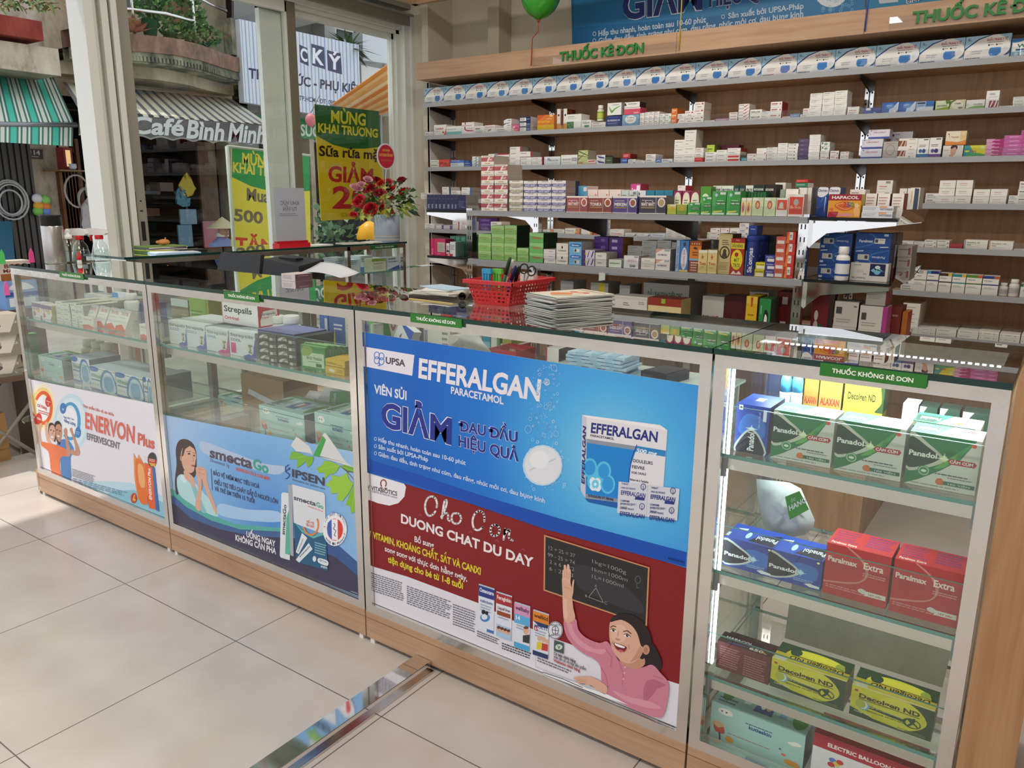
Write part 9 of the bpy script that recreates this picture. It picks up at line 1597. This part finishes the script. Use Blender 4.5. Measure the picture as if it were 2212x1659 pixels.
def house_b():
    t = empty('cafe_building', (FX, 6, 0)); ya = atX(128, 300, FX).y; yb = atX(505, 300, FX).y
    f = MB(); zt = 2.5; f.box(FX-.3, FX, ya, yb+.3, zt, 7.5, PLAST); f.box(FX-.3, FX+.02, yb-.12, yb+.12, GZ0, zt, PLAST); f.box(FX-.3, FX+.02, ya-.02, ya+.1, GZ0, zt, PLAST); part(f, 'wall', t)
    f = MB(); f.box(FX-3.0, FX-2.9, ya, yb, GZ0, zt, DARKIN); f.box(FX-3, FX, ya-.05, ya, GZ0, zt, DARKIN); f.box(FX-3, FX, yb, yb+.05, GZ0, zt, DARKIN); f.box(FX-3, FX, ya, yb, zt, zt+.05, DARKIN); part(f, 'dark_interior', t)  # near-black walls put the unlit cafe's shade into the colour
    # balcony: curved parapet with a pink coping
    plan = [(150, .75), (240, .95), (300, 1.15), (370, 1.3), (430, 1.2), (470, .95), (500, .8), (527, .75)]
    z_top = atX(320, 78, FX+1.2).z; z_rim = z_top-.2; z_bot = atX(320, 138, FX+1.2).z; z_sk = atX(320, 172, FX+.9).z
    P_ = [(FX+d, atX(px, 120, FX+d).y) for px, d in plan]
    def wall_strip(f, pl, z0, z1, mat, grow=0.0):
        for (x0, y0), (x1, y1) in zip(pl, pl[1:]): f.poly([(x0+grow, y0, z0), (x1+grow, y1, z0), (x1+grow, y1, z1), (x0+grow, y0, z1)], mat); f.poly([(x0-.15, y0, z0), (x1-.15, y1, z0), (x1-.15, y1, z1), (x0-.15, y0, z1)][::-1], mat)
        f.poly([(x+grow, y, z1) for x, y in pl] + [(x-.15, y, z1) for x, y in pl[::-1]], mat); f.poly([(x+grow, y, z0) for x, y in pl][::-1] + [(FX, pl[0][1], z0), (FX, pl[-1][1], z0)], mat)
        x, y = pl[-1]; f.poly([(x+grow, y, z0), (FX, y, z0), (FX, y, z1), (x+grow, y, z1)], mat)
    f = MB(); wall_strip(f, P_, z_bot, z_rim, MOULD); part(f, 'parapet', t)
    f = MB(); wall_strip(f, P_, z_rim, z_top, stained('pink_coping', '8a6a5a', '6a5a4c', '9a8272', 8), .06); wall_strip(f, P_, z_rim-.05, z_rim, MOULD, .03)
    for i in range(60):
        u = i/60*(len(P_)-1); k = int(u); a, b = P_[k], P_[min(k+1, len(P_)-1)]; w = u-k; x, y = a[0]+(b[0]-a[0])*w, a[1]+(b[1]-a[1])*w; f.box(x, x+.045, y, y+.028, z_rim-.11, z_rim-.05, MOULD)
    part(f, 'coping', t)
    f = MB(); pl = [(x-.3, y) for x, y in P_]; wall_strip(f, pl, z_sk, z_bot, PLAST); part(f, 'balcony_slab', t)
    f = MB(); blockX(f, MOULD, 498, 38, 527, 122, FX+.8, FX+.6); part(f, 'end_pillar', t)
    for k, dz in enumerate((1.0, .62, .3)):
        f = MB(); f.tube([(x-.05, y, z_top+dz) for x, y in P_[1:-1]], .035 if k == 0 else .022, CHROME, 8); part(f, 'railing_bar', t)
    for i in (2, 4):
        f = MB(); f.tube([(P_[i][0]-.05, P_[i][1], z_top), (P_[i][0]-.05, P_[i][1], z_top+1.0)], .02, CHROME, 8); part(f, 'railing_post', t)
    f = MB(); blockX(f, pbr('brown_door', '7a5530', .5), 340, -160, 420, 60, FX+.04, FX); blockX(f, pbr('door_panel', '5f4020', .5), 352, -140, 373, 40, FX+.05, FX+.03); blockX(f, MATS['door_panel'], 380, -140, 412, 40, FX+.05, FX+.03); part(f, 'balcony_door', t)
    f = MB(); blockX(f, '5f605c', 245, -40, 285, 24, FX+.03, FX); blockX(f, '4a4c4a', 300, -60, 336, 20, FX+.03, FX); part(f, 'balcony_window', t)
    # awning
    T = [atX(250, 182, FX+.3), atX(500, 214, FX+.3)]; B_ = [atX(170, 236, FX+1.7), atX(579, 268, FX+1.7)]; B2 = [atX(170, 242, FX+1.7), atX(585, 270, FX+1.7)]; V_ = [atX(170, 293, FX+1.7), atX(578, 317, FX+1.7)]
    T[0] = atX(135, 178, FX+.3); f = MB(); stripes(f, T, B_, ['6f6d70', '6f6d70', 'd3cfb8', 'd3cfb8', 'd3cfb8'], 95); stripes(f, [b+Vector((.004, 0, 0)) for b in B_], [v+Vector((.004, 0, .0)) for v in B2], ['3a3a3c', 'dcd8c4'], 38); o = part(f, 'awning_cloth', t); m = o.modifiers.new('thickness', 'SOLIDIFY'); m.thickness = .004; o['label'] = 'grey and cream striped cafe awning'
    f = MB(); nn = 12; top = [B2[0].lerp(B2[1], i/60) for i in range(61)]; bot = [V_[0].lerp(V_[1], i/60)+Vector((0, 0, .035*abs(math.sin(i/60*PI*9)))) for i in range(61)]
    for i in range(60): f.poly([bot[i], bot[i+1], top[i+1], top[i]], '5a5856')
    for i in range(60): f.poly([bot[i]+Vector((.003, 0, 0)), bot[i+1]+Vector((.003, 0, 0)), bot[i+1]+Vector((.003, 0, .02)), bot[i]+Vector((.003, 0, .02))], '8a8884')
    g = PX(f, lambda a, b: atX(a, b, FX+1.7), (1, 0, 0)); g.k = 200; g.text('Café', 281, 287, 396, 293, 38, 'cfd2d0', .05, shear=.12); g.text('Bình', 402, 297, 482, 304, 40, 'cfd2d0', .04, shear=.16); g.text('Minh', 492, 304, 571, 310, 40, 'cfd2d0', .03, shear=.16)
    g.poly('b8c4cc', 262, 252, 273, 253, 276, 284, 264, 284); o = part(f, 'awning_valance', t)
    # inside and by the shop front
    f = MB(); blockX(f, stained('bamboo_blind', '5f4a38', '523f30', '6e5844', 12), 425, 306, 476, 482, FX-.05, FX-.1); part(f, 'bamboo_blind', t)
    f = MB(); 
    for k in range(13): px = 136+k*3.4; blockX(f, '7a4f2a' if k % 2 else '5f3c20', px, 372, px+3.2, 500, FX+.05+.02*(k % 2), FX)
    part(f, 'shutter', t)
    f = MB(); blockX(f, TIMBER, 148, 235, 160, 330, FX+.06, FX-.1); blockX(f, TIMBER, 168, 300, 184, 500, FX+.08, FX-.1); blockX(f, TIMBER, 148, 236, 260, 246, FX+.06, FX-.1); part(f, 'timber_frame', t)
    f = MB(); blockX(f, '8a6a48', 130, 366, 188, 371, FX+.45, FX); part(f, 'bracket_shelf', t)
    tag(t, 'mouldy cafe building with curved balcony and dark striped awning across the street', 'building')
    f = MB(); blockX(f, '8a2f30', 136, 318, 160, 366, FX+.3, FX+.1); blockX(f, pbr('shrine_glow', 'e0b070', .5, Emission_Color=(1, .7, .3, 1), Emission_Strength=.6), 141, 324, 155, 360, FX+.305, FX+.29); a = atX(148, 366, FX+.3); o = f.build('street_shrine', origin=tuple(a)); tag(o, 'small red lit wall shrine on a bracket shelf beside the shutter', 'shrine')
    f = MB(); p = atX(158, 366, FX+.38); f.lathe([(.03, 0), (.045, .02), (.045, .07)], 'd3d9e6', (0, 0, 0), 14); o = f.build('incense_bowl', loc=tuple(p)); tag(o, 'blue and white bowl on the shrine shelf', 'bowl')
    # goods hanging and standing in the dark shop
    for i, (pts, c, l) in enumerate((([(395, 420), (388, 400), (398, 378), (404, 372), (412, 392), (421, 408), (416, 422), (403, 426)], 'b8a020', 'yellow plastic bag hanging in the dark cafe front'), ([(382, 440), (384, 410), (392, 398), (398, 428), (412, 428), (410, 445), (395, 447)], '3f7a8a', 'blue plastic bag hanging below the yellow bag'))):
        crumple('plastic_bag', [(FX+.05, atX(a, b, FX+.05).y, atX(a, b, FX+.05).z) for a, b in pts], .06, ink(c), l, 'bag')
    for (px0, py0, px1, py1, c, l, xx) in ((345, 394, 376, 420, 'a89a92', 'pale carton on the cafe shelf', -.9), (268, 412, 380, 420, '5a6a78', 'blue-grey shelf board in the cafe', -.9), (388, 452, 426, 484, '6a8a9a', 'picture of bottled water, upper, beside the bamboo blind', .05), (384, 486, 418, 532, '5f8496', 'picture of bottled water, lower, beside the bamboo blind', .06), (305, 450, 346, 466, '6a4a38', 'brown box under the cafe shelf', -.8), (438, 478, 490, 545, 'a86a70', 'red and white poster board behind the seated woman', .04)):
        f = MB(); xf = FX+xx; a = atX(px0, py1, xf); blockX(f, c, px0, py0, px1, py1, xf, xf-.03 if xx > 0 else xf-.3); o = f.build('picture_board' if 'picture' in l or 'poster' in l else 'shelf_board' if 'board' in l else 'shop_carton', origin=tuple(a)); tag(o, l, 'board' if 'picture' in l or 'board' in l else 'carton')
    # coils and bags on the shutter
    f = MB(); c = atX(187, 430, FX+.25)
    for k, (dy, dz, rr) in enumerate(((0, 0, .11), (.02, -.03, .13), (-.12, .1, .16), (.14, .12, .15))): f.tube([(c.x+.01*k, c.y+dy+rr*math.cos(i*PI/9), c.z+dz+rr*1.3*math.sin(i*PI/9)) for i in range(19)], .014, 'a9a69c', 6, False)
    o = f.build('hose_coil', origin=tuple(c)); tag(o, 'pale hose coil hanging beside the brown shutter', 'hose')
    crumple('plastic_bag', [(FX+.3, atX(a, b, FX+.3).y, atX(a, b, FX+.3).z) for a, b in ((178, 500), (180, 440), (190, 425), (204, 450), (206, 500), (192, 512))], .06, ink('b8b0b0'), 'clear bag of goods hanging beside the brown shutter', 'bag')
    # balcony plants
    def bush(px, py, w, h, n, cs, name, label, pot=None, X=FX+1.05):
        c = atX(px, py, X); g = MB(); r = random.Random(px)
        for i in range(n):
            d = Vector((r.gauss(0, .4), r.gauss(0, 1), r.gauss(0, 1))); d = d/max(1, d.length) ; p = Vector((d.x*w*.4, d.y*w*.5, h*.5+d.z*h*.5)); L_ = r.uniform(.04, .09); a = Vector((r.uniform(-1, 1), r.uniform(-1, 1), r.uniform(-.3, 1))).normalized(); b = a.orthogonal().normalized()
            g.add([p, p+a*L_*.5+b*L_*.3, p+a*L_, p+a*L_*.5-b*L_*.3], [(0, 1, 2, 3)], cs[i % len(cs)])
        if pot:
            f = MB(); f.lathe([(pot*.7, 0), (pot, pot*1.6), (pot*1.05, pot*1.6)], '2f6a4a', seg=14); o = f.build(name, loc=tuple(c)); g.v = [(a, b, z+pot*1.4) for a, b, z in g.v]; g.build('foliage', o); tag(o, label, 'plant')
        else: o = g.build(name, loc=tuple(c)); tag(o, label, 'plant')
    G_ = ['4a7a3f', '3a6a34', '6a9450', '2f5a2f']
    bush(325, 76, .34, .5, 420, G_, 'potted_shrub', 'green shrub in a green pot on the balcony coping', .11); bush(385, 84, .75, .55, 800, G_, 'balcony_shrub', 'wide leafy shrub on the middle of the balcony coping'); bush(432, 100, .55, .3, 380, G_, 'balcony_shrub', 'low trailing shrub towards the balcony pillar')
    c = atX(288, 72, FX+1.1); g = MB()
    for i in range(46):
        a = i*2.4; e = .25+i/46*1.1; d = Vector((math.cos(a)*math.cos(e), math.sin(a)*math.cos(e), math.sin(e))); L_ = .26*(1-.3*i/46); s_ = d.cross(Vector((0, 0, 1))).normalized()*L_*.2; g.add([d*.02, d*L_*.6+s_, d*L_, d*L_*.6-s_], [(0, 1, 2, 3)], ('b06a5a', 'a8745c', '9a8a5a', 'c08070')[i % 4])
    o = g.build('pink_succulent', loc=tuple(c)); tag(o, 'pink rosette succulent on the balcony coping', 'plant')
house_b()
def house_c():
    t = empty('shop_building', (FX, 9, 0)); ya = atX(508, 300, FX).y; yb = 19
    f = MB(); f.box(FX-.3, FX, ya, yb, GZ0, 9, GREYW); part(f, 'wall', t)
    f = MB(); P_ = [atX(a, b, FX+.6) for a, b in ((505, -120), (640, -120), (706, 44), (630, 62), (505, 45))]; f.poly(P_, pbr('grey_soffit', '80817d', .8)); f.poly([p-Vector((.05, 0, 0)) for p in P_][::-1], MATS['grey_soffit']); part(f, 'soffit', t)
    f = MB(); blockX(f, 'a39a8c', 640, -60, 790, 14, FX+1.1, FX); part(f, 'upper_slab', t)
    f = MB(); blockX(f, 'b9bab6', 700, 40, 725, 100, FX+.3, FX); part(f, 'white_pier', t)
    for px0, px1 in ((727, 768), (836, 862)):
        f = MB(); blockX(f, '5a6464', px0, 20, px1, 230, FX+.05, FX)
        for k in range(6): blockX(f, 'd3d3cc', px0, 38+k*24, px1, 42+k*24, FX+.09, FX+.03)
        blockX(f, 'd3d3cc', px0-2, 20, px0+2, 230, FX+.09, FX+.03); blockX(f, 'd3d3cc', px1-2, 20, px1+2, 230, FX+.09, FX+.03); part(f, 'barred_window', t)
    f = MB(); q4(f, 'd6d9df', [(783, 68, FX+.6), (838, 82, FX+.6), (836, 137, FX+.6), (784, 130, FX+.6)], .25); o = part(f, 'sign_box', t); o['label'] = 'blank white sign box'
    f = MB(); blockX(f, 'e3e3e0', 780, 140, 862, 215, FX+.5, FX); part(f, 'white_canopy', t)
    # striped shop sign
    X = FX+.9; f = MB(); P_ = q4(f, 'dcdfe9', [(528, 221, X), (780, 264, X), (775, 97, X), (517, 41, X)], .12); g = PX(f, lambda a, b: atX(a, b, X), (1, 0, 0)); n = 33
    for i in range(n):
        u = (i+.5)/n; a = (517+258*u, 41+56*u); b = (528+252*u, 221+43*u); g.k = 10; g.line('93a6c8', 2.4 if i % 2 else 1.6, a[0], a[1], b[0], b[1])
    for ch, x0, y0, x1, y1, rot in (('L', 560, 70, 586, 118, 0), ('U', 600, 80, 628, 130, 0), ('C', 646, 96, 666, 140, 0), ('K', 672, 94, 702, 147, 0), ('Ý', 706, 108, 738, 158, 0)):
        g.k = 20; g.poly('4a4a66', x0, y0, x1-2, y0+8, x1+1, y1+3, x0+2, y1-6); g.k = 24; g.text(ch, x0+3, y1-12, x1-2, y1-6, (y1-y0)*.62, 'f0f2f8', .05)
    g.k = 20; g.text('TRANG SỨC - PHỤ KIỆN', 537, 168, 783, 204, 22, '3a3a52', .03); g.text('ĐC: 114 P4, Q3, TP.HCM - ĐT: 0982', 567, 205, 728, 228, 11, '4a4a5c', .02); o = part(f, 'striped_sign', t); o['label'] = 'white sign with blue pinstripes and dark letter blocks'
    f = MB(); P_ = q4(f, '2f8a4a', [(552, 290, FX+.4), (690, 302, FX+.4), (690, 258, FX+.4), (553, 248, FX+.4)], .08); g = PX(f, lambda a, b: atX(a, b, FX+.4), (1, 0, 0)); g.k = 20; g.text('TRANG SỨC', 560, 284, 690, 296, 26, 'dfe8dc', .05); o = part(f, 'green_sign', t); o['label'] = 'green fascia sign with white letters'
    f = MB(); blockX(f, DARKIN, 560, 298, 800, 560, FX+.02, FX); part(f, 'shopfront_shade', t)  # flat near-black sheet standing for the shade inside the shop
    f = MB(); blockX(f, PLAST, 845, 250, 900, 560, FX+.5, FX); blockX(f, PLAST, 668, 300, 690, 560, FX+.4, FX); part(f, 'pillar', t)
    tag(t, 'grey shop building with a pinstriped sign across the street', 'building')
    # orange awning of the neighbouring stall
    X = -7.2; f = MB(); P_ = [atX(715, 228, X), atX(862, 122, X+.9), atX(905, 225, X+.9), atX(820, 250, X)]
    n = 12
    for i in range(n):
        u0, u1 = i/n, (i+1)/n; f.poly([P_[0].lerp(P_[3], u0), P_[0].lerp(P_[3], u1), P_[1].lerp(P_[2], u1), P_[1].lerp(P_[2], u0)], ('d8863a', 'e9b878', 'dfa055', 'eccb9a', 'd8782c', 'e6ba7c')[i % 6])
    o = f.build('orange_awning', origin=tuple(P_[3])); m = o.modifiers.new('thickness', 'SOLIDIFY'); m.thickness = .01; f = MB(); f.tube([P_[0]-P_[3], Vector((0, 0, 0))], .02, GREYMET, 6); f.tube([Vector((0, 0, 0)), Vector((0, 0, GZ0-P_[3].z))], .03, GREYMET, 8); f.build('awning_pole', o); tag(o, 'sunlit orange striped awning of a stall seen through the window', 'awning')
    f = MB(); c = atX(729, 92, FX+.7); r = random.Random(8)
    for i in range(70):
        a = r.uniform(0, 2*PI); d = Vector((math.cos(a)*.5, math.sin(a), r.uniform(-.2, .9))).normalized(); L_ = r.uniform(.3, .6); s_ = d.cross(Vector((0, 0, 1))).normalized()*.03; f.add([(0, 0, 0), d*L_*.5+s_, d*L_+Vector((0, 0, -.1)), d*L_*.5-s_], [(0, 1, 2, 3)], ('3f5f38', '4f6f44', '34502f')[i % 3])
    o = f.build('palm_plant', loc=tuple(c+Vector((0, .25, -.1)))); tag(o, 'spiky palm plant above the pinstriped sign', 'plant')
    f = MB(); c = atX(725, 510, -6.5); r = random.Random(4)
    for i in range(260):
        p = Vector((r.uniform(-.3, .3), r.gauss(0, .32), r.uniform(-.5, .35))); a = Vector((r.uniform(-1, 1), r.uniform(-1, 1), r.uniform(0, 1))).normalized(); b = a.orthogonal().normalized(); L_ = r.uniform(.06, .14); f.add([p, p+a*L_*.5+b*L_*.3, p+a*L_, p+a*L_*.5-b*L_*.3], [(0, 1, 2, 3)], ('4a6a44', '5f7f55', '3a5a38')[i % 3])
    f.lathe([(.12, c.z*-1+GZ0), (.16, -.5), (.16, -.42)], '7a5a48', seg=14); o = f.build('street_plant', loc=tuple(c)); tag(o, 'leafy potted plant on the street below the yellow banner', 'plant')
    f = MB(); c = atX(798, 505, -5.2); f.lathe([(.11, -.12), (.13, -.03), (.1, .07), (.03, .12), (.01, .125)], 'e0a01f', seg=18); f.tube([(0, 0, -.12), (0, 0, GZ0-c.z)], .02, GREYMET, 6); o = f.build('orange_hood', loc=tuple(c)); tag(o, 'bright orange hood on a pole behind the flower pot', 'lamp')  # helmet-like orange thing on a pole, no lamp
    f = MB(); c = atX(671, 259, -6.0); f.lathe([(.01, -.07)] + [(.055*math.sin(PI*k/8), -.065*math.cos(PI*k/8)) for k in range(1, 8)] + [(.003, .066)], 'd87a86', seg=14); f.tube([(0, 0, .06), (.02, .12, .25)], .004, '5a4a44', 5); o = f.build('pink_balloon', loc=tuple(c)); tag(o, 'small pink balloon hanging beside the yellow banner', 'lantern')  # pink balloon on a string, no lantern
house_c()
# yellow opening banners
def flag(X, cols, corners, lines, label, pole):
    """corners: left top, right top, right bottom, left bottom"""
    f = MB(); P_ = q4(f, cols[1], [(a, b, X) for a, b in corners], .004); g = PX(f, lambda a, b: atX(a, b, X), (1, 0, 0)); (x0, y0), (x1, y1), (x2, y2), (x3, y3) = corners
    H_ = .36; pts = [x0, y0, x1, y1, x1+(x2-x1)*H_*.9, y1+(y2-y1)*H_*.93]
    for u, v in ((.75, .36), (.5, .37), (.25, .34), (0, .27)): xa = x0+(x3-x0)*v; xb = x1+(x2-x1)*v; ya = y0+(y3-y0)*v; yb = y1+(y2-y1)*v; pts += [xa+(xb-xa)*u, ya+(yb-ya)*u]
    g.k = 10; g.poly(cols[0], *pts); g.k = 20
    for l in lines: g.text(*l)
    o = f.build('opening_banner', origin=tuple(P_[3]))
    if pole:
        f = MB(); a = atX(pole[0], pole[1], X)-P_[3]; b = atX(pole[2], pole[3], X)-P_[3]; f.tube([a, (a.x, a.y, GZ0-P_[3].z)], .014, 'b5c0b0', 8); f.tube([a, b], .01, 'b5c0b0', 8); f.build('banner_pole', o)
    tag(o, label, 'banner', 'opening banners')
YB_ = 'e6d84a'
flag(-4.6, ('2f9a52', 'e3d94a'), [(501, 318), (668, 338), (672, 560), (500, 556)], [('MỪNG', 523, 354, 588, 361, 25, YB_, .06), ('KHAI TRƯƠNG', 503, 371, 640, 388, 22, YB_, .05), ('Mua', 533, 432, 582, 438, 27, '75705a', .05), ('500 ngàn', 505, 476, 650, 492, 26, '75705a', .05), ('TẶNG', 508, 540, 620, 545, 28, 'd8402f', .09)], 'yellow opening banner paled as if behind glass, hanging from a pole outside', (490, 316, 670, 336))  # paled colours stand for the veil of two glass layers
flag(-3.56, ('1d5f2a', 'd8b81f'), [(679, 225), (818, 240), (834, 470), (694, 477)], [('MỪNG', 715, 264, 790, 271, 27, 'dccb2f', .05), ('KHAI TRƯƠNG', 687, 285, 816, 297, 20, 'dccb2f', .05), ('Sữa rửa mặt', 689, 336, 828, 345, 22, '1c1a12', .04), ('GIẢM', 709, 391, 806, 396, 34, 'b8202a', .07), ('20', 718, 449, 800, 449, 48, 'b8202a', .08), ('%', 804, 449, 830, 449, 44, 'b8202a', .05), ('(Chi tiết xem tại cửa hàng)', 737, 468, 828, 466, 8, '7a6a1a', .0)], 'yellow and green opening banner in backlit tones right against the window glass', None)  # darker colours put this banner's weak backlighting into the print
# seated street vendor in a conical hat
def vendor():
    c = atX(480, 545, FX+1.2); z0 = GZ0; t = empty('person', (FX+1.2, c.y, z0)); sc = (atX(478, 484, FX+1.2).z-z0)/1.12
    me = bpy.data.meshes.new('body'); J = [(0, 0, .42), (0, 0, .62), (0, 0, .82), (.03, 0, .93), (.05, 0, 1.02), (.05, .17, .8), (.14, .24, .6), (.26, .12, .62), (.05, -.17, .8), (.16, -.22, .6), (.28, -.1, .64), (.3, .12, .45), (.34, .14, .06), (.44, .14, .03), (.3, -.12, .45), (.34, -.14, .06), (.44, -.14, .03)]
    E_ = [(0, 1), (1, 2), (2, 3), (3, 4), (2, 5), (5, 6), (6, 7), (2, 8), (8, 9), (9, 10), (0, 11), (11, 12), (12, 13), (0, 14), (14, 15), (15, 16)]
    me.from_pydata([(a*sc, b*sc, d*sc) for a, b, d in J], E_, []); o = bpy.data.objects.new('body', me); COL.objects.link(o); o.parent = t; m = o.modifiers.new('skin', 'SKIN'); o.modifiers.new('smooth', 'SUBSURF').levels = 2; o.modifiers['smooth'].render_levels = 2
    R_ = [.15, .14, .14, .05, .09, .06, .045, .035, .06, .045, .035, .075, .05, .045, .075, .05, .045]
    for v, r in zip(me.skin_vertices[0].data, R_): v.radius = (r*sc, r*sc)
    me.skin_vertices[0].data[0].use_root = True; me.materials.append(ink('6a86b0'))
    f = MB(); f.lathe([(.001, -.12), (.05, -.115), (.08, -.06), (.085, 0), (.08, .06), (.05, .11), (.001, .12)], ink('b88a70'), (.075, 0, 1.03), 16, sx=.95)
    f.box(.152, .16, -.035, -.015, 1.035, 1.045, '2a2020'); f.box(.152, .16, .015, .035, 1.035, 1.045, '2a2020'); f.lathe([(.003, -.02), (.012, -.012), (.003, .012)], ink('a87a60'), (.158, 0, 1.015), 8); f.box(.148, .156, -.025, .025, .972, .98, '8a4a44'); f.v = [(a*sc, b*sc, d*sc) for a, b, d in f.v]; f.build('face', t)
    f = MB(); f.lathe([(.09, .93), (.1, .95), (.088, .99)], 'd9d6d2', (.04, 0, 0), 16, cap=False); f.v = [(a*sc, b*sc, d*sc) for a, b, d in f.v]; f.build('scarf', t)
    f = MB(); f.lathe([(.24, 1.06), (.235, 1.065), (.02, 1.22), (.003, 1.235)], 'c9bc94', (.06, 0, 0), 24); f.v = [(a*sc, b*sc, d*sc) for a, b, d in f.v]; f.build('conical_hat', t)
    f = MB(); f.box(-.16, .16, -.16, .16, 0, .26, '8a3a34'); f.v = [(a*sc, b*sc, d*sc) for a, b, d in f.v]; o = f.build('street_stool', loc=(FX+1.2, c.y, z0)); tag(o, 'low red stool under the seated street vendor', 'stool')
    tag(t, 'person in a conical straw hat and blue shirt seated outside the cafe', 'person')
vendor()
label_rows()
